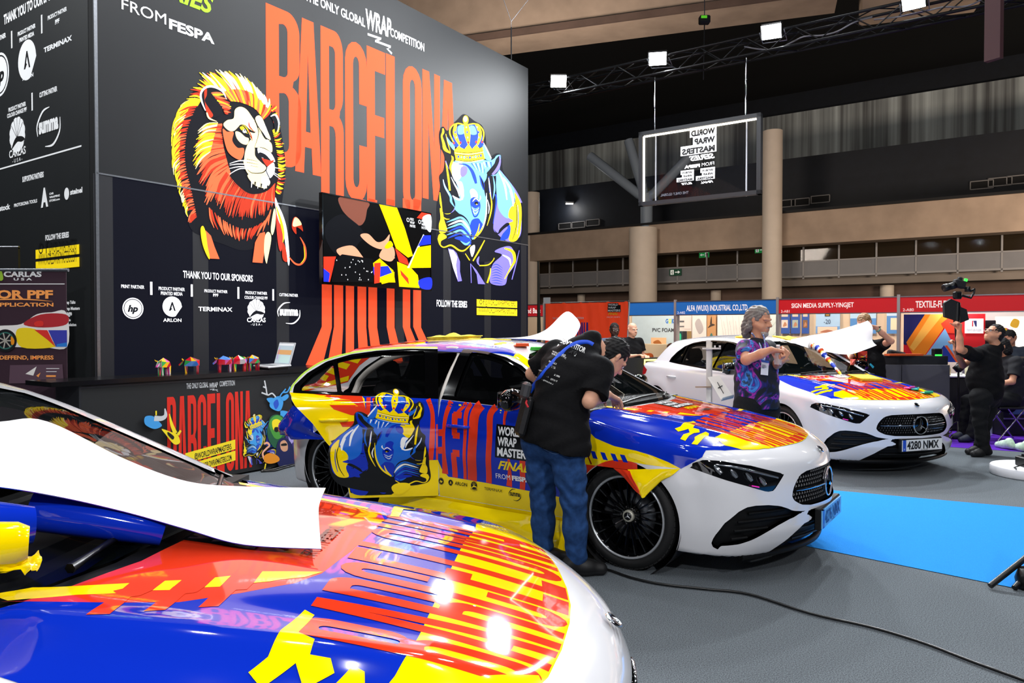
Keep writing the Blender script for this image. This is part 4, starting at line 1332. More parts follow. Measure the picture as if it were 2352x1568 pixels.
# -- the car as an implicit surface (x back from the nose, y to its right, z up)
def tab(xs, ys):
 xs = np.array(xs, float)
 ys = np.array(ys, float)
 d = np.diff(ys) / np.diff(xs)
 m = np.zeros(len(xs))
 m[1:-1] = np.where(d[1:] * d[:-1] > 0, 2 * d[1:] * d[:-1] / (d[1:] + d[:-1] + 1e-12), 0)
 m[0], m[-1] = d[0], d[-1]
 X = np.linspace(xs[0], xs[-1], 600)
 i = np.clip(np.searchsorted(xs, X) - 1, 0, len(xs) - 2)
 hh = xs[i + 1] - xs[i]
 t = (X - xs[i]) / hh
 Y = ys[i] * (1 + 2 * t) * (1 - t) ** 2 + ys[i + 1] * t * t * (3 - 2 * t) + hh * m[i] * t * (1 - t) ** 2 + hh * m[i + 1] * t * t * (t - 1)
 return lambda x: np.interp(x, X, Y)
FHX, RHX, WR = 0.935, 3.664, 0.330
_wplan = tab([-.2, .0, .3, .6, .9, 1.3, 1.8, 2.6, 3.3, 3.6, 4.0, 4.3, 4.6], [.78, .82, .862, .885, .893, .880, .872, .876, .888, .893, .878, .845, .80])
_wz = tab([.0, .15, .25, .35, .48, .6, .70, .78, .86, .94, 1.0, 1.1], [-.12, -.06, -.034, -.018, -.008, 0, -.003, -.008, -.018, -.036, -.062, -.16])
_xc = tab([.0, .12, .18, .25, .33, .45, .55, .65, .70, .74, .80, .9, 1.1], [.3, .12, .06, .02, .0, .0, .006, .018, .03, .06, .14, .32, .7])
_hc = tab([-.15, -.06, -.02, .05, .12, .2, .4, .7, 1.0, 1.3, 1.5, 3.0, 3.7, 4.5], [.63, .70, .733, .762, .785, .81, .864, .925, .97, 1.0, 1.005, 1.0, 1.02, 1.02])
_drop = tab([-.1, .2, .5, .9, 1.3, 1.6, 3.0, 4.5], [.03, .05, .08, .095, .07, .035, .02, .02])
_wg = tab([1.0, 1.4, 1.8, 2.5, 3.2, 3.8, 4.4], [.80, .828, .84, .838, .815, .75, .64])
_rc = tab([1.6, 2.05, 2.4, 2.8, 3.2, 3.6, 4.0, 4.4], [1.33, 1.388, 1.418, 1.43, 1.422, 1.395, 1.35, 1.29])
def car_f(P):
 x, y, z = P[:, 0], np.abs(P[:, 1]), P[:, 2]
 w = _wplan(x) + _wz(z)
 for hx in (FHX, RHX):
  r = np.hypot(x - hx, z - WR)
  w = w + .016 * np.exp(-((r - .40) / .10) ** 2)
 w = w - .012 * np.exp(-((z - .44) / .10) ** 2) * np.clip((x - 1.35) / .3, 0, 1) * np.clip((3.1 - x) / .3, 0, 1)
 side = y - w
 front = _xc(z) - .09 + .238 * (y / .7) ** 1.9 - x
 yr = .46 + .12 * x
 top = z - (_hc(x) - _drop(x) * (y / .85) ** 2.4 + .014 * np.exp(-((y - yr) / .07) ** 2) * np.clip((1.5 - x) / .3, 0, 1) * np.clip((x - .1) / .3, 0, 1))
 low = smax(side, front * .9, .13)
 low = smax(low, top * .95, .055)
 low = smax(low, x - (4.44 - .16 * (y / .8) ** 3 - .25 * np.clip(z - .75, 0, 1) ** 1.5), .10)
 low = smax(low, .16 - z, .025)
 gs = (y - (_wg(x) - .015 - .52 * np.clip(z - .97, 0, 1) - .30 * np.clip(z - .97, 0, 1) ** 2 - 1.3 * np.clip(.96 - z, 0, 1))) * .7
 ws = (1.21 + .30 * y * y + (z - .985) * 2.08 - x) * .43
 rf = z - (_rc(x) - .05 * (y / .55) ** 2)
 rr = (x - (4.34 - (z - .95) * 1.02 - .16 * y * y)) * .7
 g = smax(smax(ws, rr, .05), rf, .07)
 g = smax(g, gs, .06)
 g = smax(g, .7 - z, .02)
 return smin(low, g, .035)
def car_root(P0, D, n=60, t1=2.5):
 t = np.zeros(len(P0))
 hit = np.zeros(len(P0), bool)
 st = t1 / n
 prev = t.copy()
 for i in range(n + 1):
  tt = np.full(len(P0), i * st)
  v = car_f(P0 + D * tt[:, None])
  new = (v < 0) & ~hit
  t[new] = tt[new]
  hit |= new
 lo, hi = t - st, t.copy()
 for _ in range(22):
  m = (lo + hi) / 2
  ins = car_f(P0 + D * m[:, None]) < 0
  hi = np.where(ins, m, hi)
  lo = np.where(ins, lo, m)
 return P0 + D * hi[:, None], hit
# -- car builder
M_paint = mat('white_car_paint', '#dcdce0', .2, coat=1.0)
M_tyre = mat('tyre_rubber', '#0e0e0f', .7, bump=.1, nscale=120)
M_rim = mat('gloss_black_rim', '#08080a', .12, .3, coat=1.0)
M_rimlip = mat('machined_lip', '#c9ccd0', .35, .7)
M_glass = mat('tinted_car_glass', '#060708', .02, alpha=.55, spec=.9)
M_wsglass = mat('windscreen_glass', '#0a0f10', .01, alpha=.42, spec=1.0)
M_cabin = mat('cabin_black', '#0c0c0d', .7, noise=.1, nscale=30)
M_seat = mat('black_seat_fabric', '#151517', .85, noise=.15, nscale=60)
M_lampglass = mat('headlamp_glass', '#07070a', .03, coat=1.0, spec=.8)
M_lampsilver = mat('lamp_reflector', '#aeb2ba', .12, .9)
M_tail = mat('tail_red', '#a80f12', .1, coat=1.0)
M_dark = mat('unpainted_black', '#070708', .5, spec=.3)
M_mesh = mat('grille_mesh', '#060607', .9, spec=.1)
V_r = mat('vinyl_red', '#e2381a', .06, coat=.8)
V_y = mat('vinyl_yellow', '#ffdd00', .06, coat=.8)
V_b = mat('vinyl_blue', '#0a2cb4', .06, coat=.8)
V_w = mat('vinyl_white', '#f2f2f2', .2, coat=.6)
V_k = mat('vinyl_black', '#09090b', .18, coat=.6)
V_sky = mat('vinyl_azure', '#1464cf', .16, coat=.7)
V_vio = mat('vinyl_violet', '#4a2fa8', .16, coat=.7)
V_liner = mat('white_backing_film', '#f4f4f5', .35, noise=.01, nscale=4)
M_seam = mat('panel_gap', '#050505', .8)
INV = Vector((1, 1, 1))
def side_pts(V):
 return V[:, [0, 2]]
def unit_normals(V):
 n = grad(car_f, V)
 return n / np.maximum(np.linalg.norm(n, axis=1), 1e-9)[:, None]
def boundary(T):
 e = np.concatenate([T[:, [0, 1]], T[:, [1, 2]], T[:, [2, 0]]])
 k = np.sort(e, 1)
 u, inv, c = np.unique(k, axis=0, return_inverse=True, return_counts=True)
 inv = inv.reshape(-1)
 return e[c[inv] == 1]
class Part:
 def __init__(self):
  self.V, self.T, self.N, self.M = [], [], [], []
  self.n = 0
 def add(self, V, T, N, mi=0, both=False):
  if len(T) == 0:
   return self
  u, inv = np.unique(T, return_inverse=True)
  V, N, T = V[u], N[u], inv.reshape(T.shape)
  for s in ((1, -1) if both else (1,)):
   self.V.append(V * [1, s, 1])
   self.N.append(N * [1, s, 1])
   self.T.append((T if s == 1 else T[:, ::-1]) + self.n)
   self.M.append(np.full(len(T), mi))
   self.n += len(V)
  return self
 def rim(self, V, T, N, d, mi=0, both=False, skip=None):
  E = boundary(T)
  if skip is not None:
   E = E[~skip(V[E].mean(1))]
  if len(E) == 0:
   return self
  a, b = V[E[:, 0]], V[E[:, 1]]
  ai, bi = a - N[E[:, 0]] * d, b - N[E[:, 1]] * d
  n = np.cross(b - a, ai - a)
  n /= np.maximum(np.linalg.norm(n, axis=1), 1e-9)[:, None]
  P = np.stack([a, b, bi, ai], 1).reshape(-1, 3)
  Nn = np.repeat(-n, 4, 0)
  k = np.arange(len(E)) * 4
  F = np.concatenate([np.stack([k, k + 3, k + 2], 1), np.stack([k, k + 2, k + 1], 1)])
  return self.add(P, F, -Nn, mi, both)
 def mesh(self, name, mats):
  V = np.concatenate(self.V)
  T = np.concatenate(self.T)
  return np_mesh(name, V, T, mats, np.concatenate(self.M), np.concatenate(self.N))
HEADL = [(1.411, .696), (1.36, .723), (1.294, .745), (1.169, .742), (.916, .712), (.62, .655), (.575, .645), (.70, .556), (.77, .553), (.972, .598), (1.154, .635), (1.28, .665)]
GRILLE = [(-.1, .650), (.2, .648), (.32, .643), (.39, .626), (.445, .574), (.474, .515), (.462, .485), (.435, .467), (.39, .446), (.3, .432), (-.1, .426)]
INTAKE = [(-.2, .404), (.30, .404), (.37, .406), (.49, .420), (.555, .441), (.639, .462), (.76, .476), (.893, .481), (.975, .474), (1.042, .449), (1.15, .378), (1.208, .303), (1.232, .255), (1.215, .225), (1.166, .208),
  (1.165, .236), (1.027, .252), (.924, .275), (.80, .310), (.658, .347), (.53, .373), (.42, .386), (.30, .380), (.215, .341), (.346, .328), (.45, .285), (.531, .247), (.66, .195), (.76, .150), (.78, .05), (-.2, .05)]
WS = [(1.10, -.2), (1.13, 0), (1.16, .3), (1.24, .55), (1.34, .66), (1.55, .605), (1.80, .535), (1.94, .48), (1.985, .40), (2.01, .2), (2.015, 0), (2.015, -.2)]
COWL = [(1.04, -.2), (1.05, 0), (1.09, .3), (1.18, .57), (1.27, .69), (1.40, .735), (1.36, .66), (1.25, .55), (1.18, .3), (1.15, 0), (1.15, -.2)]
DLO = [(1.62, .955), (2.5, .985), (3.3, 1.02), (3.60, 1.035), (3.59, 1.09), (3.50, 1.18), (3.36, 1.265), (3.18, 1.318), (2.98, 1.345), (2.75, 1.358), (2.45, 1.356), (2.25, 1.340), (2.06, 1.303), (1.90, 1.248), (1.77, 1.18), (1.68, 1.11), (1.63, 1.03)]
WIN_F = [(1.74, .985), (2.40, 1.008), (2.40, 1.338), (2.25, 1.324), (2.08, 1.288), (1.92, 1.236), (1.79, 1.17), (1.71, 1.10), (1.69, 1.03)]
WIN_R = [(2.61, 1.015), (3.235, 1.038), (3.285, 1.275), (3.17, 1.302), (2.98, 1.328), (2.75, 1.342), (2.61, 1.342)]
WIN_Q = [(3.265, 1.04), (3.55, 1.052), (3.545, 1.085), (3.47, 1.165), (3.34, 1.248), (3.315, 1.258)]
FDOOR = [(1.34, .255), (1.30, .45), (1.31, .70), (1.34, .90), (1.42, .95), (1.60, .985), (1.655, 1.11), (1.755, 1.195), (1.89, 1.262), (2.05, 1.32), (2.25, 1.356), (2.45, 1.372), (2.502, 1.373), (2.502, .255)]
RDOOR = [(2.508, .255), (2.508, 1.373), (2.76, 1.374), (2.99, 1.360), (3.19, 1.333), (3.375, 1.28), (3.52, 1.19), (3.61, 1.095), (3.625, 1.04), (3.56, .95), (3.43, .82), (3.33, .68), (3.225, .56), (3.185, .40), (3.165, .255)]
TAIL = [(4.02, .90), (4.20, .965), (4.6, .97), (4.6, .80), (4.2, .80), (4.05, .84)]
RWIN = [(-.2, 1.02), (.56, 1.02), (.50, 1.16), (.42, 1.28), (-.2, 1.30)]
_V, _Q = surfnet(car_f, (-.2, -.08, .08), (4.6, 1.02, 1.5), .026)
_T = tri_split(_Q)
_V, _i, _T = cut(_V, _T, _V[:, 1])
CAR = {}
def _take(name, d):
 global _V, _T
 _V, ti, to = cut(_V, _T, d)
 CAR[name] = ti
 _T = to
 for k in CAR:
  pass
_sidem = lambda d: np.where(_V[:, 1] > .3, d, np.maximum(d, .05))
r_ = np.minimum(np.hypot(_V[:, 0] - FHX, _V[:, 2] - WR), np.hypot(_V[:, 0] - RHX, _V[:, 2] - WR)) - .362
_take('arch', np.where(_V[:, 1] > .45, r_, np.maximum(r_, .05)))
_take('headlight', np.where(_V[:, 0] < .62, sdpoly(np.c_[_V[:, 0] + _V[:, 1], _V[:, 2]], HEADL), .5))
_take('grille', np.where(_V[:, 0] < .25, sdpoly(_V[:, 1:3], GRILLE), .5))
_take('intake', np.where((_V[:, 0] < .62) & (_V[:, 2] < .52), sdpoly(np.c_[_V[:, 0] + _V[:, 1], _V[:, 2]], INTAKE), .5))
_take('windscreen', np.where((_V[:, 2] > .93) & (_V[:, 0] < 2.1), sdpoly(_V[:, :2], WS), .5))
_take('cowl', np.where((_V[:, 2] > .90) & (_V[:, 0] < 1.5), sdpoly(_V[:, :2], COWL), .5))
_take('tail', np.where((_V[:, 0] > 3.9) & (_V[:, 1] > .45), sdpoly(_V[:, [0, 2]], TAIL), .5))
_take('rearglass', np.where(_V[:, 0] > 3.6, sdpoly(_V[:, 1:3], RWIN), .5))
for nm, pl in (('fdoor', FDOOR), ('rdoor', RDOOR)):
 _take(nm, _sidem(sdpoly(_V[:, [0, 2]], pl)))
CAR['shell'] = _T
def sub(base, name, poly, off=0.0):
 global _V
 d = sdpoly(_V[:, [0, 2]], poly) + off
 _V, ti, to = cut(_V, CAR[base], d)
 CAR[name], CAR[base] = ti, to
for b_, w in (('fdoor', (('win_f', WIN_F),)), ('rdoor', (('win_r', WIN_R), ('win_q', WIN_Q)))):
 for nm, pl in w:
  sub(b_, nm, pl)
 sub(b_, b_ + '_frame', DLO)
sub('shell', 'shell_frame', DLO)
_N = unit_normals(_V)
def tri_of(*names):
 return np.concatenate([CAR[n] for n in names])
def make_meshes():
 m = {}
 V, N = _V, _N
 sk0 = lambda P: P[:, 1] < .01
 p = Part().add(V, CAR['shell'], N, 0, True).rim(V, CAR['shell'], N, .03, 1, True, sk0)
 p.add(V, CAR['shell_frame'], N, 2, True)
 m['shell'] = p.mesh('body_shell', [M_paint, M_seam, M_gloss])
 for k in ('fdoor', 'rdoor'):
  for s in (0, 1):
   p = Part().add(V, CAR[k], N, 0).rim(V, CAR[k], N, .035, 2)
   p.add(V - N * .045, tri_of(k, k + '_frame')[:, ::-1], -N, 1)
   if s:
    p.V = [a * [1, -1, 1] for a in p.V]
    p.N = [a * [1, -1, 1] for a in p.N]
    p.T = [a[:, ::-1] for a in p.T]
   m[k + 'RL'[s]] = p.mesh('door', [M_paint, M_cabin, M_seam])
   p = Part().add(V + N * .002, CAR[k + '_frame'], N, 0).rim(V + N * .002, CAR[k + '_frame'], N, .03, 0)
   if s:
    p.V = [a * [1, -1, 1] for a in p.V]
    p.N = [a * [1, -1, 1] for a in p.N]
    p.T = [a[:, ::-1] for a in p.T]
   m[k + '_frame' + 'RL'[s]] = p.mesh('window_frame', [M_gloss])
 for k, par in (('win_f', 0), ('win_r', 0), ('win_q', 0)):
  for s in (1, -1):
   p = Part().add((V - N * .012) * [1, s, 1], CAR[k] if s == 1 else CAR[k][:, ::-1], N * [1, s, 1], 0)
   m[k + ('R' if s == 1 else 'L')] = p.mesh('window_glass', [M_glass])
 m['windscreen'] = Part().add(V - N * .004, CAR['windscreen'], N, 0, True).mesh('windscreen', [M_wsglass])
 m['rearglass'] = Part().add(V - N * .004, CAR['rearglass'], N, 0, True).mesh('rear_window', [M_glass])
 m['cowl'] = Part().add(V - N * .012, CAR['cowl'], N, 0, True).rim(V, CAR['cowl'], N, .0, 0, True).mesh('cowl_panel', [M_dark])
 m['intake'] = Part().add(V - N * .035, CAR['intake'], N, 0, True).mesh('bumper_intake', [M_dark])
 m['grille'] = Part().add(V - N * .022, CAR['grille'], N, 0, True).mesh('grille', [M_mesh])
 for s in (1, -1):
  q = CAR['headlight'] if s == 1 else CAR['headlight'][:, ::-1]
  m['headlight' + ('R' if s == 1 else 'L')] = Part().add(V * [1, s, 1] - N * [1, s, 1] * .004, q, N * [1, s, 1], 0).mesh('headlight', [M_lampglass])
  q = CAR['tail'] if s == 1 else CAR['tail'][:, ::-1]
  m['tail' + ('R' if s == 1 else 'L')] = Part().add(V * [1, s, 1], q, N * [1, s, 1], 0).mesh('tail_light', [M_tail])
 keep = lambda T: T[(V[T].mean(1)[:, 2] > .28) & (V[T].mean(1)[:, 0] > 1.25) & (V[T].mean(1)[:, 0] < 4.3) & ((V[T].mean(1)[:, 2] > 1.0) | (V[T].mean(1)[:, 1] > .5))]
 IN = lambda s: (V - N * .06) * [1, s, 1]
 for tag_, right in (('', ('shell', 'shell_frame', 'fdoor', 'fdoor_frame', 'rdoor', 'rdoor_frame')), ('_open', ('shell', 'shell_frame', 'fdoor', 'fdoor_frame'))):
  p = Part()
  t = keep(tri_of(*right))
  p.add(IN(1), t, -N, 0)
  t = keep(tri_of('shell', 'shell_frame', 'fdoor', 'fdoor_frame', 'rdoor', 'rdoor_frame'))
  p.add(IN(-1), t[:, ::-1], -N * [1, -1, 1], 0)
  m['lining' + tag_] = p.mesh('cabin_lining', [M_cabin])
 return m
CM = make_meshes()
# ---- draping flat artwork over the body
def grid_cut(vs, fs, mis, g):
 bm = bmesh.new()
 bv = [bm.verts.new((p[0], p[1], p[2])) for p in vs]
 for f, k in zip(fs, mis):
  try:
   bf = bm.faces.new([bv[i] for i in f])
   bf.material_index = k
  except ValueError:
   pass
 P = np.array(vs)
 for ax in (0, 1):
  a, b_ = P[:, ax].min(), P[:, ax].max()
  n = Vector((1, 0, 0)) if ax == 0 else Vector((0, 1, 0))
  for k in range(int(math.floor(a / g)) + 1, int(math.ceil(b_ / g))):
   bmesh.ops.bisect_plane(bm, geom=bm.verts[:] + bm.edges[:] + bm.faces[:], plane_co=n * (k * g), plane_no=n, dist=1e-7)
 bmesh.ops.triangulate(bm, faces=bm.faces[:])
 bm.verts.index_update()
 V = np.array([v.co[:] for v in bm.verts])
 T = np.array([[v.index for v in f.verts] for f in bm.faces])
 M = np.array([f.material_index for f in bm.faces])
 bm.free()
 return V, T, M
def drape(art, how, name, g=.015, base=.001):
 mb = art.mb
 V, T, M = grid_cut(mb.v, mb.f, mb.m, g)
 n = len(V)
 if how == 'top':
  P0 = np.c_[V[:, 0], V[:, 1], np.full(n, 1.62)]
  D = np.tile([0, 0, -1.0], (n, 1))
 else:
  P0 = np.c_[V[:, 0], np.full(n, 1.15), V[:, 1]]
  D = np.tile([0, -1.0, 0], (n, 1))
 P, hit = car_root(P0, D, 50, 1.4)
 N = unit_normals(P)
 Q = P + N * (base + V[:, 2:3])
 ok = hit[T].all(1)
 T, M = T[ok], M[ok]
 fn = np.cross(Q[T[:, 1]] - Q[T[:, 0]], Q[T[:, 2]] - Q[T[:, 0]])
 fl = (fn * N[T[:, 0]]).sum(1) < 0
 T[fl] = T[fl][:, ::-1]
 return np_mesh(name, Q, T, mb.mats, M, N)
def raw_art(step=.00016):
 return Art(lambda u, v, l: (u, v, l), step, 0)
def clip_x(poly, f):
 return poly
NOSE_E = [(.43, .86), (.402, .80), (.341, .755), (.27, .66), (.205, .565), (.15, .43), (.118, .29), (.095, .127), (.088, 0), (.095, -.127), (.118, -.29), (.15, -.43), (.205, -.565), (.27, -.66), (.341, -.755), (.402, -.80), (.43, -.86)]
def nose_x(y):
 a = sorted((abs(p[1]), p[0]) for p in NOSE_E)
 return float(np.interp(abs(y), [q[0] for q in a], [q[1] for q in a]))
def hood_art(wide):
 A = raw_art()
 if wide:
  A.poly([p for p in NOSE_E if abs(p[1]) < .79] + [(.55, -.79), (.9, -.78), (1.20, -.74), (1.27, -.69), (1.21, -.57), (1.10, -.3), (1.06, 0), (1.10, .3), (1.21, .57), (1.29, .72), (1.30, .78), (1.16, .835), (.9, .845), (.6, .845), (.45, .835)], V_b)
 else:
  edge = [p for p in NOSE_E if abs(p[1]) < .79]
  A.poly(edge + [(.55, -.79), (.9, -.78), (1.20, -.74), (1.27, -.69), (1.20, -.57), (1.10, -.3), (1.06, 0), (1.10, .3), (1.20, .57), (1.27, .69), (1.20, .74), (.9, .78), (.55, .79)], V_b)
 A.poly([(1.235, .57), (1.20, .555), (1.10, .3), (1.06, 0), (1.10, -.3), (1.20, -.555), (1.23, -.57), (.90, -.50), (.745, -.47), (.70, -.44), (.672, -.36), (.665, -.24), (.675, .016), (.70, .21), (.74, .29), (.83, .38), (.93, .46)], V_r)
 for q in ([(1.27, .55), (1.225, .492), (1.064, .412), (1.063, .461), (1.131, .493), (1.227, .562)], [(1.004, .428), (1.002, .379), (.971, .365), (.972, .416)], [(.911, .382), (.911, .329), (.883, .308), (.882, .368)], [(.823, .325), (.828, .259), (.768, .231), (.70, .20), (.73, .25), (.775, .285), (.793, .304)]):
  A.poly(q, V_y)
 A.up()
 for q in ([(1.075, .455), (1.064, .462), (1.058, .575), (1.02, .559), (1.029, .468), (1.015, .458), (1.003, .425), (1.03, .40)], [(.972, .40), (.97, .525), (.936, .505), (.935, .422), (.916, .409), (.911, .375), (.94, .34)], [(.882, .35), (.883, .47), (.848, .452), (.845, .372), (.824, .36), (.823, .31), (.86, .29)]):
  A.poly(q, V_r, up=False)
 A.poly([(1.235, -.57), (.95, -.515), (.75, -.475), (.75, -.455), (.95, -.49), (1.22, -.545)], V_y)
 e = [p for p in NOSE_E if abs(p[1]) <= .72]
 A.poly(e + [(.385, -.63), (.395, -.60), (.388, -.46), (.405, -.3), (.412, 0), (.42, .25), (.43, .50), (.445, .58), (.455, .61), (.44, .63), (.36, .70)], V_y)
 fn = lambda u, v: ((lambda y: (nose_x(y) + .004 + (.668 - nose_x(y)) * v, y))(.52 - u))
 city_word(fn, V_r, A, 0, .98, .10)
 A.poly([(.30, .60), (.285, .52), (.17, .44), (.16, .47), (.21, .56), (.26, .64)], V_y)
 for s, dx in ((1, 0), (-1, -.015)):
  f = lambda q: [(x + dx, s * y) for x, y in q]
  A.poly(f([(.678, .405), (.652, .42), (.655, .515), (.617, .53), (.612, .575), (.63, .60), (.668, .678), (.705, .645), (.685, .60), (.69, .52)]), V_y)
  A.poly(f([(.632, .60), (.615, .575), (.572, .573), (.555, .606), (.580, .640), (.588, .70), (.575, .79), (.612, .78), (.624, .70), (.605, .646)]), V_y)
  A.poly(f([(.545, .63), (.527, .578), (.502, .587), (.49, .634), (.504, .656), (.495, .80), (.528, .81), (.535, .74), (.552, .70)]), V_y)
 def hw(s, x, y, h, w, m, **k):
  vs, fs, tw = text2d(s, k.get('bold', .04), k.get('shear', 0))
  A.up()
  A.tri([(x + b_ * h, y - a * w / tw) for a, b_ in vs], fs, m)
 for i, (s, w) in enumerate((('WORLD', .22), ('WRAP', .19), ('MASTERS', .31))):
  A.rect(1.02 - i * .062, .13 - w - .012, 1.02 - i * .062 + .062, .142, V_k)
  hw(s, 1.028 - i * .062, .13, .046, w, V_w, bold=.05)
 hw('FINAL', .825, .10, .055, .24, V_y, bold=.05, shear=.3)
 hw('FROM', .745, .12, .04, .12, V_k, bold=0)
 hw('FESPA', .745, -.01, .04, .15, V_k, bold=.06)
 return A
HOOD_WRAP = {w: drape(hood_art(w), 'top', 'hood_wrap') for w in (0, 1)}
# ---- wheels
def wheel_meshes(tint=False):
 ry = Matrix.Rotation(math.radians(-90), 4, 'X')
 t = MB()
 R, ri, w = WR, .262, .225
 prof = [(ri, -w / 2 + .02), (ri + .012, -w / 2), (R - .028, -w / 2 + .004), (R - .006, -w / 2 + .022), (R, -w / 2 + .05), (R, w / 2 - .05), (R - .006, w / 2 - .022), (R - .028, w / 2 - .004), (ri + .012, w / 2), (ri, w / 2 - .02)]
 t.lathe(prof, M_tyre, 56, ry)
 for k in range(56):
  a = 2 * math.pi * k / 56
  c = Vector((math.cos(a) * (R - .012), 0, math.sin(a) * (R - .012)))
  for sgn in (-1, 1):
   t.box(c + Vector((0, sgn * (w / 2 - .045), 0)), (.03, .05, .022), M_tyre, Matrix.Rotation(-a + math.pi / 2, 3, 'Y'))
 r = MB()
 r.lathe([(ri, w / 2 - .015), (ri - .008, w / 2 - .012), (ri - .016, w / 2 - .03), (ri - .03, w / 2 - .05), (ri - .035, -w / 2 + .03)], M_rim, 56, ry)
 r.lathe([(ri + .002, w / 2 - .016), (ri - .003, w / 2 - .006), (ri - .012, w / 2 - .010), (ri - .014, w / 2 - .016)], M_rimlip, 56, ry)
 ns = 20
 for k in range(ns):
  a0 = 2 * math.pi * k / ns
  prev = None
  vs = []
  for (rad, yy, hw_, dp) in ((.045, .055, .0085, .03), (.10, .078, .0075, .03), (.18, .088, .007, .026), (ri - .02, w / 2 - .022, .010, .02)):
   tw = a0 + (rad - .05) * .25
   er = Vector((math.cos(tw), 0, math.sin(tw)))
   et = Vector((-math.sin(tw), 0, math.cos(tw)))
   c = er * rad
   vs += [c - et * hw_ + Vector((0, yy - dp, 0)), c + et * hw_ + Vector((0, yy - dp, 0)), c + et * hw_ * .45 + Vector((0, yy, 0)), c - et * hw_ * .45 + Vector((0, yy, 0))]
  fs = []
  for i in range(3):
   for j in range(4):
    fs.append((i * 4 + j, i * 4 + (j + 1) % 4, i * 4 + 4 + (j + 1) % 4, i * 4 + 4 + j))
  r.add(vs, fs, M_rim)
 r.lathe([(.0, .05), (.07, .05), (.075, .03)], M_rim, 24, ry)
 for k in range(5):
  a = 2 * math.pi * k / 5
  r.lathe([(0, .062), (.011, .062), (.011, .04)], M_black, 8, Matrix.Translation((math.cos(a) * .056, 0, math.sin(a) * .056)) @ ry)
 h = MB()
 h.lathe([(0, .070), (.026, .070), (.0265, .066)], M_black, 28, ry)
 h.lathe([(.026, .070), (.036, .070), (.039, .06), (.039, .045)], mat('cap_silver', '#b4b2a4', .45, .4), 28, ry)
 for k in range(3):
  a = math.radians(90 + 120 * k)
  d = Vector((math.cos(a), 0, math.sin(a)))
  e = Vector((-math.sin(a), 0, math.cos(a)))
  y = Vector((0, .0722, 0))
  h.add([y + e * .005 - d * .002, y + d * .025, y - e * .005 - d * .002, y + Vector((0, .002, 0))], [(0, 1, 3), (1, 2, 3), (2, 0, 3)], M_rimlip)
 d = MB()
 d.lathe([(.06, .0), (.16, .0), (.16, -.02), (.06, -.02)], M_steel, 40, ry)
 d.lathe([(.06, .01), (.0, .01)], M_steel, 20, ry)
 d.box((.13, .01, .06), (.07, .06, .15), mat('brake_caliper', '#55575a', .4, .6), Matrix.Rotation(-.4, 3, 'Y'), .01)
 out = []
 for nm, b_ in (('wheel', t), ('rim', r), ('hub_cap', h), ('brake_disc', d)):
  o = b_.build(nm)
  out.append((nm, o.data))
  bpy.data.objects.remove(o)
 return out
WHEEL = wheel_meshes()
def star_emblem(mb, c, r, m, ax=None, thick=.006):
 c = Vector(c)
 pts = [c + Vector((0, math.cos(t) * r, math.sin(t) * r)) for t in [2 * math.pi * k / 32 for k in range(33)]]
 mb.tube(pts, thick, m, 8, caps=False)
 hub = c + Vector((-.012, 0, 0))
 for k in range(3):
  a = math.radians(90 + 120 * k)
  d = Vector((0, math.cos(a), math.sin(a)))
  e = Vector((0, -math.sin(a), math.cos(a)))
  mb.add([c + e * r * .15 + d * r * .08, c + d * r * .97, c - e * r * .15 + d * r * .08, hub], [(0, 1, 3), (1, 2, 3), (2, 0, 3)], m)
def seat_mesh(bench=False):
 mb = MB()
 w = .52 if not bench else 1.2
 R = lambda a: Matrix.Rotation(math.radians(a), 3, 'Y')
 mb.box((0, 0, .42), (.50, w, .16), M_seat, R(8), .05)
 mb.box((.30, 0, .74), (.15, w * .95, .62), M_seat, R(18), .06)
 for y in ((0,) if not bench else (-.35, .35)):
  mb.box((.43, y, 1.12), (.10, .27, .18), M_seat, R(16), .04)
 return mb
CAR_PARTS = []
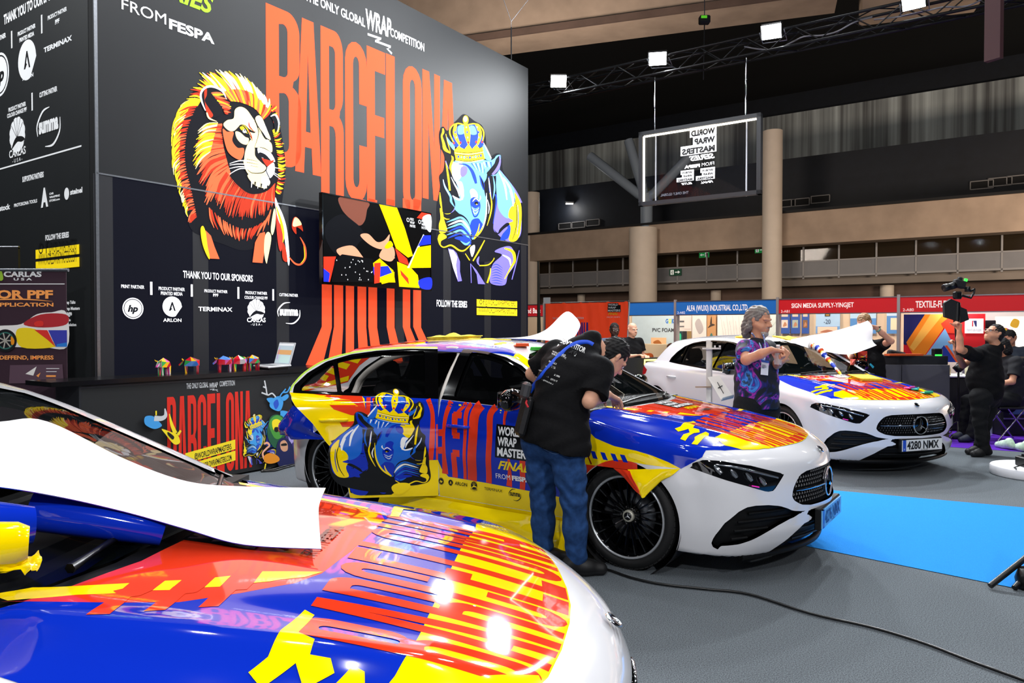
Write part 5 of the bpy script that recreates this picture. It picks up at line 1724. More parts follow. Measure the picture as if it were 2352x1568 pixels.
def build_car(name, pose, label, plate, plate_blue=False, open_door=0, wrap=None, name_near=False):
 X, Y, th = pose
 root = empty(name, (X, Y, 0), th + math.pi, label, 'car')
 L = lambda n, me, par=root: link(n, me, par)
 op = open_door
 L('body_shell', CM['shell'])
 L('windscreen', CM['windscreen'])
 L('rear_window', CM['rearglass'])
 L('cowl_panel', CM['cowl'])
 it = L('bumper_intake', CM['intake'])
 gr = L('grille', CM['grille'])
 st = MB()
 for iz in range(9):
  z = .440 + iz * .0238
  for iy in range(-18, 19):
   y = iy * .0262 + (.0131 if iz % 2 else 0)
   if sdpoly(np.array([[abs(y), z]]), GRILLE)[0] < -.016 and abs(z - .532) > .010 and math.hypot(y, z - .535) > .095:
    x = float(_xc(np.array([z]))[0] - .09 + .238 * (abs(y) / .7) ** 1.9) + .020
    s = .0085
    st.add([(x, y - s, z - s), (x, y + s, z - s), (x, y, z + s * 1.2), (x - .008, y, z - s * .2)], [(0, 1, 3), (1, 2, 3), (2, 0, 3)], M_chrome)
 st.build('grille_stud', gr)['kind'] = 'stuff'
 for s in (-1, 1):
  br = MB()
  pts = [(float(_xc(np.array([.535]))[0] - .09 + .238 * (y / .7) ** 1.9) + .004, s * y, .535) for y in (.10, .2, .3, .38, .43)]
  br.tube(pts, [.007, .008, .008, .007, .003], M_chrome, 8)
  br.build('grille_bar', gr)
 em = MB()
 em.lathe([(0, 0), (.094, 0), (.094, .01)], M_gloss, 32, Matrix.Translation((-.072, 0, .535)) @ Matrix.Rotation(math.radians(90), 4, 'Y'))
 star_emblem(em, (-.078, 0, .535), .090, M_chrome, thick=.0075)
 em.build('star_emblem', gr)
 bd = MB()
 zb = .738
 c = Vector((-.028, 0, zb))
 Rm = Matrix.Translation(c) @ Matrix.Rotation(math.radians(-38), 4, 'Y')
 bd.lathe([(0, .002), (.019, .002), (.021, .001)], M_gloss, 24, Rm)
 bd.lathe([(.0195, .0), (.021, .005), (.026, .005), (.0275, -.002)], M_chrome, 28, Rm)
 for k in range(3):
  a = math.radians(180 + 120 * k)
  bd.add([Rm @ Vector((.003 * -math.sin(a), .003 * math.cos(a), .003)), Rm @ Vector((.018 * math.cos(a), .018 * math.sin(a), .003)), Rm @ Vector((.003 * math.sin(a), -.003 * math.cos(a), .003))], [(0, 1, 2)], M_chrome)
 bd.build('hood_badge', root)
 sl = MB()
 for s in (-1, 1):
  for z, y0, y1 in ((.43, .50, .74), (.385, .45, .80), (.335, .62, .82), (.29, .74, .83)):
   pts = []
   for i in range(6):
    y = y0 + (y1 - y0) * i / 5
    x = float(_xc(np.array([z]))[0] - .09 + .238 * (y / .7) ** 1.9) + .03
    pts.append((x, s * y, z))
   sl.tube(pts, .008, M_dark, 6)
  for z in (.30, .24):
   pts = [(float(_xc(np.array([z]))[0] - .09 + .238 * (y / .7) ** 1.9) + .02, s * y, z) for y in (0, .15, .3, .42)]
   sl.tube(pts, .008, M_black, 6)
 sl.build('slat', it)
 lip = MB()
 pts = [(float(.095 - .09 + .238 * (abs(y) / .7) ** 1.9) + .0, y, .160) for y in np.linspace(-.72, .72, 25)]
 lip.tube(pts, .022, M_dark, 8)
 lip.build('bumper_lip', root)
 pb = MB()
 pb.box((-.075, 0, .338), (.04, .54, .135), M_black, None, .006)
 pb.box((-.098, 0, .338), (.012, .52, .112), mat('plate_white' if not plate_blue else 'plate_masked', '#e9e9e6' if not plate_blue else '#6fb4ee', .35))
 pb.box((-.0985, .238, .338), (.013, .042, .112), mat('plate_blue', '#1d4fc0', .35))
 po = pb.build('license_plate', root)
 pa = Art(lambda u, v, l: (-.1052 - l, -u, v), .0004, 0)
 mk = mat('plate_ink', '#15161a', .5)
 pa.text(plate, -.205, .298, .084, mk if not plate_blue else mat('plate_ink_masked', '#123f86', .5), w=.42, bold=.03)
 pa.text('QUADIS', .02, .286, .012, mk, w=.09, align='c')
 pa.text('E', -.245, .295, .016, mat('plate_ring', '#f0e040', .5) if False else M_print_w)
 pa.build('plate_characters', po)
 for s, k in ((1, 'R'), (-1, 'L')):
  hl = L('headlight', CM['headlight' + k])
  lm = MB()
  def hp(sv, z, d):
   y = np.linspace(.45, .92, 90)
   x = sv - y
   f = car_f(np.c_[x, y, np.full(90, z)])
   i = int(np.argmax(f > 0)) if (f > 0).any() else 60
   return Vector((x[i] - .0, s * (y[i]), z)) + Vector((-.004, s * .004, 0)) * (1 if d < .01 else 1)
  pth = [hp(a, b__, 0) for a, b__ in ((.66, .632), (.80, .660), (.95, .690), (1.10, .713), (1.22, .722))]
  lm.tube(pth, [.006, .008, .008, .007, .004], M_lampsilver, 6)
  for a, b__ in ((.80, .600), (.93, .630), (1.06, .652), (1.18, .672)):
   p_ = hp(a, b__, 0)
   q_ = hp(a + .05, b__ + .045, 0)
   lm.tube([p_, (p_ + q_) / 2, q_], [.012, .016, .006], M_lampsilver, 8)
  lm.tube([hp(.86, .588, 0), hp(.93, .600, 0)], .004, mat('lamp_magenta', '#d42aa8', .3, emit=.5), 6)
  lm.build('lamp_reflector', hl)
  L('tail_light', CM['tail' + k])
 for k, w in (('fdoor', ('win_f',)), ('rdoor', ('win_r', 'win_q'))):
  for sd in 'RL':
   d = L('door', CM[k + sd])
   L('window_frame', CM[k + '_frame' + sd], d)
   for g in w:
    L('window_glass', CM[g + sd], d)
   s = 1 if sd == 'R' else -1
   hx, hz = (2.30, .80) if k == 'fdoor' else (3.28, .845)
   hb = MB()
   hy = float(_wplan(np.array([hx]))[0] + _wz(np.array([hz]))[0])
   hb.tube([(hx - .10, s * (hy + .002), hz), (hx - .085, s * (hy + .028), hz), (hx, s * (hy + .034), hz + .003), (hx + .085, s * (hy + .028), hz), (hx + .10, s * (hy + .002), hz)], [.010, .012, .013, .012, .010], M_paint if not (wrap == 'full' and sd == 'R') else V_y if k == 'rdoor' else V_b, 10)
   hb.build('door_handle', d)
   if k == 'rdoor' and sd == 'R' and op:
    H = Matrix.Translation((2.505, .85, 0)) @ Matrix.Rotation(math.radians(op), 4, 'Z') @ Matrix.Translation((-2.505, -.85, 0))
    d.matrix_local = H
    root['open'] = 1
    CAR_PARTS.append(d)
   elif sd == 'R':
    CAR_PARTS.append(d)
 for s in ((1,) if name_near else (1, -1)):
  mm = MB()
  mm.lathe([(0, -.115), (.05, -.108), (.078, -.07), (.085, 0), (.08, .06), (.055, .10), (0, .112)], M_gloss, 18, Matrix.Translation((1.73, s * .985, 1.035)) @ Matrix.Rotation(math.radians(90), 4, 'X') @ Matrix.Scale(.72, 4, (1, 0, 0)) @ Matrix.Scale(.92, 4, (0, 1, 0)))
  mm.tube([(1.74, s * .80, .985), (1.735, s * .87, .985), (1.73, s * .93, 1.0)], [.03, .025, .03], M_black, 8)
  mm.box((1.79, s * .985, 1.035), (.006, .18, .11), M_chrome, None, .002)
  mm.build('side_mirror', root)
 wp = MB()
 for y0, x0, y1, x1 in ((.42, 1.20, -.18, 1.22), (-.20, 1.16, -.54, 1.29)):
  P = car_root(np.array([[x0 + (x1 - x0) * t, y0 + (y1 - y0) * t, 1.6] for t in np.linspace(0, 1, 9)]), np.tile([0, 0, -1.], (9, 1)), 50, 1.2)[0]
  wp.tube([Vector(q) + Vector((-.008, 0, .016)) for q in P], [.012] + [.008] * 8, M_black, 6)
 wp.build('wiper', root)
 L('cabin_lining', CM['lining_open' if op else 'lining'])
 cf = MB()
 cf.box((2.75, 0, .24), (3.0, 1.56, .06), M_cabin)
 cf.box((1.30, 0, .62), (.06, 1.5, .70), M_cabin)
 cf.box((4.05, 0, .62), (.06, 1.3, .70), M_cabin)
 cf.build('cabin_floor', root)
 db = MB()
 db.box((1.52, 0, .90), (.42, 1.42, .15), M_cabin, Matrix.Rotation(math.radians(5), 3, 'Y'), .05)
 db.box((1.68, -.05, .98), (.05, .62, .13), M_gloss, Matrix.Rotation(math.radians(-15), 3, 'Y'), .01)
 db.build('dashboard', root)
 sw_ = MB()
 cc = Vector((1.86, -.36, .90))
 Rt = Matrix.Rotation(math.radians(-65), 3, 'Y')
 sw_.tube([cc + Rt @ Vector((math.cos(t) * .18, math.sin(t) * .18, 0)) for t in [2 * math.pi * k / 24 for k in range(25)]], .016, M_black, 8, caps=False)
 sw_.box(cc, (.12, .16, .04), M_black, Rt, .02)
 sw_.tube([cc, cc + Vector((-.25, 0, -.08))], .03, M_black, 8)
 sw_.build('steering_wheel', root)
 for y in (-.36, .36):
  seat_mesh().build('seat', root, (2.25, y, 0))
 seat_mesh(True).build('rear_bench', root, (3.10, 0, .02))
 for hx in (FHX, RHX):
  for s in (1, -1):
   w = L('wheel', WHEEL[0][1])
   w.location = (hx, s * .775, WR)
   if s == -1:
    w.rotation_euler = (0, 0, math.pi)
   for nm, me in WHEEL[1:]:
    L(nm, me, w)
   wb = MB()
   ry = Matrix.Translation((hx, s * .50, WR)) @ Matrix.Rotation(math.radians(-90 * s), 4, 'X')
   wb.lathe([(0, 0), (.365, 0), (.372, .372)], M_blackm, 32, ry)
   wb.build('wheel_well', root)
 ub = MB()
 ub.box((2.25, 0, .20), (3.9, 1.1, .05), M_blackm)
 ub.build('underbody', root)
 return root
POSES = {'near': (.245, 1.974, math.radians(-2.6)), 'mid': (1.984, 4.825, math.radians(-35.3)), 'far': (4.14, 7.61, math.radians(-71.1))}
mid = build_car('wrapped_car', POSES['mid'], 'car in half finished blue, red and yellow wrap with open rear door', '4276 NMX', True, 42, 'full')
near = build_car('wrapped_car', POSES['near'], 'car filling the foreground, blue and red hood under loose white film', '4275 NMX', name_near=True)
far = build_car('wrapped_car', POSES['far'], 'white car with wrapped hood behind the person in galaxy print shirt', '4280 NMX')
link('hood_wrap', HOOD_WRAP[0], near)
link('hood_wrap', HOOD_WRAP[0], far)
link('hood_wrap', HOOD_WRAP[1], mid)
# -- film on the middle car
HW = HOOD_WRAP[0]
def zt(x):
 return float(np.interp(x, [.43, .6, .8, 1.0, 1.2, 1.33], [.806, .834, .862, .892, .922, .930]))
arch = lambda a0, a1, r=.366, n=14: [(FHX + r * math.cos(math.radians(a0 + (a1 - a0) * i / n)), WR + r * math.sin(math.radians(a0 + (a1 - a0) * i / n))) for i in range(n + 1)]
A = raw_art()
topc = [(x, zt(x)) for x in (.43, .55, .7, .85, 1.0, 1.15, 1.29)]
A.poly([(1.335, .90), (1.305, .70), (1.297, .45), (1.333, .262), (1.292, .262)] + arch(-10, 100) + [(.80, .685), (.562, .679), (.645, .723), (.746, .752), (.85, .772), (1.004, .786), (1.14, .822), (1.205, .86), (1.23, .905), (1.33, .918)], V_y)
A.poly([(1.33, .915), (1.24, .905), (1.217, .86), (1.15, .812), (1.004, .776), (.85, .762), (.746, .742), (.645, .713), (.562, .679), (.52, .706), (.44, .758)] + topc, V_b)
A.poly([(1.301, .64), (1.1, .639), (.90, .638), (.84, .630)] + arch(105, 44)[0:] + [(1.297, .555)], V_r)
for x in (1.235, 1.155, 1.08, 1.005, .938):
 A.poly([(x + .022, .730), (x - .012, .728), (x - .036, .683), (x - .002, .684)], V_b)
A.stroke([(1.272, .90), (1.23, .76), (1.165, .645)], .010, mat('vinyl_dark_red', '#7d1414', .3), smooth=False)
me = drape(A, 'side', 'fender_wrap', .009)
link('fender_wrap', me, mid)
A = raw_art()
A.poly([(1.30, .17), (3.15, .17), (3.15, .252), (1.31, .252)], V_y)
link('sill_wrap', drape(A, 'side', 'sill_wrap'), mid)
A = raw_art()
A.poly([(3.95, .33), (3.05, .30), (3.05, .575), (3.5, .56), (3.9, .50)], V_r)
A.poly([(3.05, .30), (2.3, .42), (2.06, .46), (2.02, .560), (2.3, .585), (2.6, .588), (3.05, .575)], V_b)
A.poly([(2.06, .46), (1.94, .505), (1.75, .575), (1.5, .645), (1.46, .675), (1.65, .665), (1.85, .615), (2.02, .560)], V_y)
link('roof_wrap', drape(A, 'top', 'roof_wrap'), mid)
A = raw_art()
A.poly([(3.47, 1.30), (3.60, 1.20), (3.66, 1.06), (4.22, .93), (4.30, 1.0), (4.15, 1.14), (3.95, 1.28), (3.75, 1.33), (3.55, 1.335)], V_r)
for i in range(4):
 x, z = 3.62 + i * .12, 1.26 - i * .055
 A.poly([(x, z), (x + .26, z + .03), (x + .31, z - .01), (x + .02, z - .045)], V_y)
A.poly([(3.66, 1.07), (4.22, .945), (4.24, .98), (3.68, 1.11)], V_y)
link('quarter_wrap', drape(A, 'side', 'quarter_wrap'), mid)
rdoors = [o for o in CAR_PARTS if o.parent == mid]
fd = [o for o in rdoors if o.matrix_local.translation.length < 1e-6][0]
rd = [o for o in rdoors if o is not fd][0]
class SideArt:
 def __init__(self, A):
  self.A = A
 def text(self, s, x, z, h, w, m, bold=.02, shear=0):
  vs, fs, tw = text2d(s, bold, shear)
  self.A.up()
  self.A.tri([(x - a * w / tw, z + b_ * h) for a, b_ in vs], fs, m)
A = raw_art()
door_o = [p for p in FDOOR if p[1] < .9] + []
A.poly([(1.341, .256), (1.302, .45), (1.312, .70), (1.341, .90), (1.422, .948), (1.60, .955), (1.9, .962), (2.3, .975), (2.501, .982), (2.501, .256)], V_y)
A.poly([(1.309, .39), (1.303, .50), (1.312, .70), (1.341, .90), (1.422, .948), (1.60, .955), (1.9, .962), (2.3, .975), (2.501, .982), (2.501, .53), (2.472, .463), (2.411, .412), (2.098, .409), (1.692, .397)], V_b)
for q, w in (([(2.40, .975), (2.43, .87), (2.44, .74), (2.435, .59), (2.442, .43)], [.05, .04, .03, .035, .06]), ([(2.25, .972), (2.30, .92), (2.345, .87)], [.035, .03, .03]), ([(2.36, .88), (2.28, .88)], [.045] * 2), ([(2.345, .89), (2.335, .73)], [.055, .05]), ([(2.35, .73), (2.285, .73)], [.045] * 2),
   ([(2.35, .60), (2.285, .60)], [.05] * 2), ([(2.34, .60), (2.345, .415)], [.05, .05]), ([(2.205, .97), (2.24, .90), (2.235, .73), (2.25, .412)], [.035, .04, .03, .03]), ([(2.115, .968), (2.16, .89), (2.162, .72), (2.184, .411)], [.085, .085, .08, .085]), ([(1.978, .960), (2.02, .90), (2.012, .735), (2.032, .41)], [.05, .055, .05, .05]),
   ([(1.885, .957), (1.89, .84), (1.84, .6), (1.853, .408)], [.03, .02, .02, .05]), ([(2.49, .738), (2.444, .741)], [.05] * 2), ([(2.49, .605), (2.441, .611)], [.05] * 2), ([(1.70, .95), (1.715, .7), (1.74, .40)], [.05, .05, .045]), ([(1.56, .95), (1.57, .7), (1.57, .40)], [.06, .05, .05])):
 A.stroke(q, w, V_r)
A.up()
T_ = SideArt(A)
A.poly([(1.955, .842), (1.72, .835), (1.72, .765), (1.655, .70), (1.655, .605), (1.96, .607)], V_k)
for s, z, w in (('WORLD', .765, .215), ('WRAP', .692, .165), ('MASTERS', .618, .275)):
 T_.text(s, 1.94, z, .062, w, V_w, bold=.035)
T_.text('FINAL', 1.94, .525, .062, .27, V_y, bold=.03, shear=.4)
T_.text('FROM', 1.965, .455, .036, .125, V_w, bold=0)
T_.text('FESPA', 1.825, .455, .036, .16, V_w, bold=.05)
f = lambda p: p
B_ = Art(lambda u, v, l: (-u, v, l), .00008, A.lift)
B_.mb = A.mb
logo_hp(B_, -2.478, .372, .026, V_k, V_y)
logo_arlon(B_, -2.385, .371, .022, V_k, V_y, False)
B_.text('ARLON', -2.345, .360, .026, V_k, w=.115, bold=.02)
logo_fan(B_, -2.165, .372, .030, V_k, V_y)
B_.text('TERMINAX', -2.07, .358, .020, V_k, w=.16)
logo_summa(B_, -1.80, .356, .05, V_k, .03)
link('door_wrap', drape(A, 'side', 'door_wrap'), fd)
lime = mat('lime_edge_film', '#b9e23c', .3)
A = raw_art()
A.stroke([(1.66, 1.118), (1.755, 1.20), (1.89, 1.265), (2.05, 1.318), (2.25, 1.352), (2.45, 1.366), (2.50, 1.367)], .012, lime)
link('edge_film', drape(A, 'side', 'edge_film'), fd)
A = raw_art()
A.stroke([(2.51, 1.367), (2.76, 1.368), (2.99, 1.354), (3.19, 1.327), (3.375, 1.274), (3.52, 1.184), (3.60, 1.092), (3.615, 1.05)], .012, lime)
link('edge_film', drape(A, 'side', 'edge_film'), rd)
A = raw_art()
outl = [(2.509, .256), (2.509, .990), (3.0, 1.008), (3.3, 1.022), (3.622, 1.038), (3.558, .949), (3.428, .819), (3.328, .679), (3.223, .559), (3.183, .40), (3.163, .256)]
A.poly(outl, V_y)
A.poly([(2.509, .531), (2.509, .990), (3.0, 1.006), (3.08, 1.010), (3.06, .99), (3.04, .865), (3.0, .62), (2.98, .531)], V_b)
A.poly([(3.45, 1.028), (3.08, 1.010), (3.04, .90), (3.08, .905), (3.12, .945), (3.31, .955), (3.28, .985), (3.16, .985), (3.30, .995), (3.38, 1.015)], V_r)
A.poly([(3.36, 1.0), (3.298, .978), (3.159, .976), (3.10, .94), (3.315, .955), (3.40, .985)], V_y)
A.poly([(3.313, .952), (3.112, .949), (3.04, .90), (3.05, .87), (3.153, .876), (3.28, .92)], V_r)
A.poly([(3.236, .825), (3.05, .84), (3.04, .79), (3.215, .792)], V_r)
for q, w in (([(3.03, 1.0), (3.03, .86)], [.03, .03]), ([(2.985, .998), (2.96, .93)], [.04, .05]), ([(2.775, .995), (2.76, .93)], [.04, .04]), ([(2.585, .985), (2.553, .88), (2.556, .70), (2.567, .533)], [.035, .03, .04, .035]), ([(2.52, .80), (2.52, .533)], [.012, .014])):
 A.stroke(q, w, V_r)
src = [(1068, 272), (1148, 358), (1013, 298), (1010, 432), (1059, 575), (1004.5, 547), (1187, 440)]
dst = [(2.82, 1.004), (3.107, .924), (2.625, .938), (2.611, .719), (2.70, .325), (2.628, .390), (3.28, .70)]
S2 = np.array([W(*p) for p in src])
X2 = np.c_[S2, np.ones(len(S2))]
aff = np.linalg.lstsq(X2, np.array(dst), rcond=None)[0]
R_art = Art(lambda px, py, l: tuple(np.array([*W(px, py), 1.0]) @ aff) + (l,), .000018, A.lift)
R_art.mb = A.mb
pal = (V_k, V_b, V_sky, V_b, V_y, V_w, V_r)
A.up()
R_art.lift = A.lift
K = [(3.30, .69), (3.26, .62), (3.215, .54), (3.18, .42), (3.16, .30), (3.05, .275), (2.86, .275), (2.80, .32), (2.85, .45), (3.0, .6), (3.15, .75)]
A.poly(K, V_k)
A.blob([(3.28, .66), (3.22, .56), (3.19, .45), (3.10, .42), (3.05, .50), (3.1, .62), (3.2, .7)], V_b)
A.blob([(3.24, .60), (3.21, .53), (3.15, .49), (3.14, .53)], V_y)
A.blob([(3.16, .40), (3.15, .30), (3.05, .28), (3.02, .36), (3.08, .42)], V_b)
A.blob([(2.98, .40), (2.95, .30), (2.90, .29), (2.90, .36)], V_b)
R_art.lift = A.lift
draw_rhino(R_art, pal, True, False)
A.lift = R_art.lift
A.blob([(2.86, .33), (2.83, .28), (2.78, .278), (2.72, .33), (2.74, .36), (2.82, .36)], V_y)
link('door_wrap', drape(A, 'side', 'door_wrap', .012), rd)
def side_y(x, z):
 P, h = car_root(np.array([[x, 1.15, z]]), np.array([[0, -1.0, 0]]), 60, 1.2)
 return float(P[0, 1])
ap = MB()
apm = mat('aperture_paint', '#d2ccc4', .3)
pts = [(2.53, .27), (2.53, .6), (2.53, .95), (2.54, 1.15), (2.55, 1.335), (2.76, 1.345), (2.99, 1.33), (3.18, 1.30), (3.35, 1.25), (3.48, 1.17), (3.555, 1.085), (3.555, 1.02), (3.48, .92), (3.37, .80), (3.28, .68), (3.18, .54), (3.14, .40), (3.12, .27)]
for dz, r in ((.045, .026), (.075, .02)):
 q = [Vector((x, side_y(x, z) - dz, z)) for x, z in pts]
 ap.tube([Vector(v) for v in spline([tuple(v) for v in q], False, 4)], r, apm, 8)
ap.build('door_aperture', mid)
def sheet(name, rows, m, parent, back=None, n=5, wob=0.0, seed=1, thick=.0015, kind=None):
 rnd = random.Random(seed)
 R_ = [spline(r, False, n) for r in rows]
 cols = list(zip(*R_))
 G_ = [spline(list(c), False, n) for c in cols]
 nu, nv = len(G_), len(G_[0])
 P = np.array(G_)
 if wob:
  ph = [rnd.uniform(0, 6.3) for _ in range(6)]
  U, Vv = np.meshgrid(np.arange(nu) / nu, np.arange(nv) / nv, indexing='ij')
  w = wob * (np.sin(U * 17 + Vv * 5 + ph[0]) + .7 * np.sin(U * 9 - Vv * 13 + ph[1]) + .5 * np.sin(U * 29 + Vv * 21 + ph[2]))
  nrm = np.cross(np.gradient(P, axis=0), np.gradient(P, axis=1))
  nrm /= np.maximum(np.linalg.norm(nrm, axis=2), 1e-9)[..., None]
  P = P + nrm * w[..., None]
 nrm = np.cross(np.gradient(P, axis=0), np.gradient(P, axis=1))
 nrm /= np.maximum(np.linalg.norm(nrm, axis=2), 1e-9)[..., None]
 mb = MB()
 a = P.reshape(-1, 3)
 b_ = (P - nrm * thick).reshape(-1, 3)
 F = [(i * nv + j, (i + 1) * nv + j, (i + 1) * nv + j + 1, i * nv + j + 1) for i in range(nu - 1) for j in range(nv - 1)]
 mb.add(a, F, m, True)
 mb.add(b_, [f[::-1] for f in F], back or m, True)
 bd = [i * nv for i in range(nu)] + [(nu - 1) * nv + j for j in range(1, nv)] + [i * nv + nv - 1 for i in range(nu - 2, -1, -1)] + [j for j in range(nv - 2, 0, -1)]
 mb.add(list(a[bd]) + list(b_[bd]), [(i, (i + 1) % len(bd), len(bd) + (i + 1) % len(bd), len(bd) + i) for i in range(len(bd))], back or m)
 return mb.build(name, parent, fix=False)
xs_ = [3.1, 2.8, 2.5, 2.2, 1.9, 1.6, 1.42, 1.325]
sheet('loose_film', [[(x, .868 + .006 * math.sin(i * 2.1), .235) for i, x in enumerate(xs_)], [(x, .885 + .012 * math.sin(i * 1.7 + 1), .15) for i, x in enumerate(xs_)], [(x, .90 + .022 * math.sin(i * 2.6), .085 - .02 * (i % 2)) for i, x in enumerate(xs_)], [(x, .93 + .03 * math.sin(i * 1.9 + .5), .05 - .03 * (i > 4)) for i, x in enumerate(xs_)]], V_y, mid, None, 5, .004, 3)
sheet('loose_film', [[(1.36, .905, .30), (1.33, .912, .29), (1.29, .917, .285)], [(1.36, .915, .18), (1.315, .935, .17), (1.265, .945, .175)], [(1.36, .93, .02), (1.30, .95, .015), (1.225, .96, .03)]], V_y, mid, None, 6, .006, 8)
sheet('film_flap', [[(.90, .915, .642), (.77, .922, .66), (.66, .912, .672), (.567, .892, .679)], [(.87, .935, .60), (.80, .948, .585), (.72, .938, .60), (.61, .905, .640)], [(.82, .945, .54), (.80, .958, .53), (.755, .95, .545), (.68, .915, .595)], [(.79, .952, .497), (.785, .956, .492), (.777, .955, .488), (.765, .945, .50)]], V_liner, mid, V_y, 5, .002, 2)
sheet('film_flap', [[(1.0, .916, .640), (.94, .921, .64), (.88, .926, .638)], [(.93, .925, .600), (.885, .94, .605), (.85, .948, .60)], [(.84, .945, .530), (.825, .953, .54), (.81, .956, .545)], [(.79, .956, .50), (.785, .957, .495), (.78, .957, .49)]], V_liner, mid, V_r, 5, .001, 4)
sheet('loose_film', [[(3.95, .93, .98), (3.85, .97, .97), (3.72, .99, .95)], [(4.15, .95, .80), (3.95, 1.03, .80), (3.75, 1.02, .78)], [(4.25, .97, .66), (4.0, 1.06, .68), (3.72, 1.0, .66)], [(4.2, .98, .60), (3.95, 1.05, .59), (3.60, .97, .60)]], V_liner, mid, V_b, 6, .012, 6, .006)
sheet('loose_film', [[(3.0, -.1, 1.425), (2.6, -.1, 1.435), (2.2, -.1, 1.425), (1.95, -.1, 1.40)], [(2.9, -.3, 1.43), (2.55, -.3, 1.44), (2.25, -.32, 1.47), (2.0, -.3, 1.45)], [(2.75, -.5, 1.42), (2.5, -.5, 1.47), (2.25, -.5, 1.58), (2.05, -.48, 1.54)], [(2.6, -.62, 1.40), (2.45, -.6, 1.52), (2.25, -.58, 1.67), (2.12, -.56, 1.60)]], V_liner, mid, V_b, 6)
# -- people: round-cone skeletons blended into one surface
def cone_sd(P, a, b_, ra, rb):
 a = np.array(a, float)
 b_ = np.array(b_, float)
 d = b_ - a
 L2 = max(d @ d, 1e-9)
 w = P - a
 t = np.clip((w @ d) / L2, 0, 1)
 q = w - t[:, None] * d
 return np.sqrt((q * q).sum(1)) - (ra + (rb - ra) * t)
def ell_sd(P, c, r, R=None):
 q = P - np.array(c, float)
 if R is not None:
  q = q @ R
 q = q / np.array(r, float)
 l = np.sqrt((q * q).sum(1))
 return (l - 1) * min(r) * np.clip(.55 + .45 * l, .5, 1.6)
class Blend:
 def __init__(self, k=.03):
  self.k, self.p = k, []
 def cone(self, a, b_, ra, rb=None):
  self.p.append(('c', a, b_, ra, rb if rb is not None else ra))
  return self
 def chain(self, pts, rs):
  for i in range(len(pts) - 1):
   self.cone(pts[i], pts[i + 1], rs[i], rs[i + 1])
  return self
 def ell(self, c, r, R=None):
  self.p.append(('e', c, r, R))
  return self
 def box(self):
  lo, hi = np.full(3, 1e9), np.full(3, -1e9)
  for q in self.p:
   if q[0] == 'c':
    for c, r in ((q[1], q[3]), (q[2], q[4])):
     lo, hi = np.minimum(lo, np.array(c) - r), np.maximum(hi, np.array(c) + r)
   else:
    r = max(q[2])
    lo, hi = np.minimum(lo, np.array(q[1]) - r), np.maximum(hi, np.array(q[1]) + r)
  return lo - .03, hi + .03
 def __call__(self, P):
  d = np.full(len(P), 1.0)
  for q in self.p:
   if q[0] == 'c':
    a, b_ = np.array(q[1]), np.array(q[2])
    m = max(q[3], q[4]) + .12
   else:
    a = b_ = np.array(q[1])
    m = max(q[2]) + .12
   lo, hi = np.minimum(a, b_) - m, np.maximum(a, b_) + m
   s = ((P > lo) & (P < hi)).all(1)
   if not s.any():
    continue
   v = cone_sd(P[s], *q[1:]) if q[0] == 'c' else ell_sd(P[s], *q[1:])
   d[s] = smin(d[s], v, self.k)
  return d
def body_mesh(name, f, box, h, mats, parent=None, region=None, wr=None):
 lo, hi = box
 g = f
 if wr:
  amp, fr, sd = wr
  g = lambda P: f(P) + amp * (np.sin(P[:, 0] * fr + 2 * np.sin(P[:, 2] * fr * .7 + sd)) * np.sin(P[:, 2] * fr * 1.3 + P[:, 1] * fr * .6 + sd * 2))
 V, Q = surfnet(g, lo, hi, h, 1.5, 2)
 N = grad(g, V, 1.5e-3)
 N /= np.maximum(np.linalg.norm(N, axis=1), 1e-9)[:, None]
 T = tri_split(Q)
 if region is not None:
  V, ti, T = cut(V, T, -region(V))
  T = ti
  V, T = compact(V, T)
  N = grad(g, V, 1.5e-3)
  N /= np.maximum(np.linalg.norm(N, axis=1), 1e-9)[:, None]
 mi = None
 if isinstance(mats, tuple):
  mats, pick = mats
  mi = pick(V[T].mean(1), N[T].mean(1))
 return link(name, np_mesh(name, V, T, mats, mi, N), parent)
def basis(f, u=(0, 0, 1)):
 f = np.array(f, float)
 f /= np.linalg.norm(f)
 r = np.cross(f, np.array(u, float))
 r /= np.linalg.norm(r)
 return np.stack([r, f, np.cross(r, f)], 1)
def hand(B, wrist, palm_dir, palm_n, curl=.6, s=1.0, thumb=1, spread=.25):
 f = np.array(palm_dir, float)
 f /= np.linalg.norm(f)
 n = np.array(palm_n, float)
 n -= f * (n @ f)
 n /= np.linalg.norm(n)
 r = np.cross(f, n) * thumb
 w = np.array(wrist, float)
 for k in (-1, -.35, .35, 1):
  B.cone(w + r * k * .014 * s, w + f * .088 * s + r * k * .030 * s, .017 * s, .0135 * s)
 for k, ln in ((-1, .062), (-.35, .074), (.35, .080), (1, .070)):
  p = w + f * .090 * s + r * k * .031 * s
  a = 0.0
  d = f + r * k * spread * .3
  d /= np.linalg.norm(d)
  for j, (q, rad) in enumerate(((.45, .0100), (.32, .0090), (.23, .0080))):
   a += curl * (.8 if j == 0 else 1.0)
   dd = d * math.cos(a) + n * math.sin(a)
   p2 = p + dd * ln * q * 1.25 * s
   B.cone(p, p2, rad * s, rad * .92 * s)
   p = p2
 p = w + f * .022 * s + r * .022 * s
 d = f * .62 + r * .70 + n * .30
 d /= np.linalg.norm(d)
 p2 = p + d * .045 * s
 p3 = p2 + (f * .8 + n * (.5 + curl * .4) + r * .1) * .036 * s
 p4 = p3 + (f * .7 + n * (.6 + curl * .6) - r * .25) * .026 * s
 B.cone(p, p2, .0150 * s, .0118 * s).cone(p2, p3, .0118 * s, .0100 * s).cone(p3, p4, .0100 * s, .0085 * s)
 return r
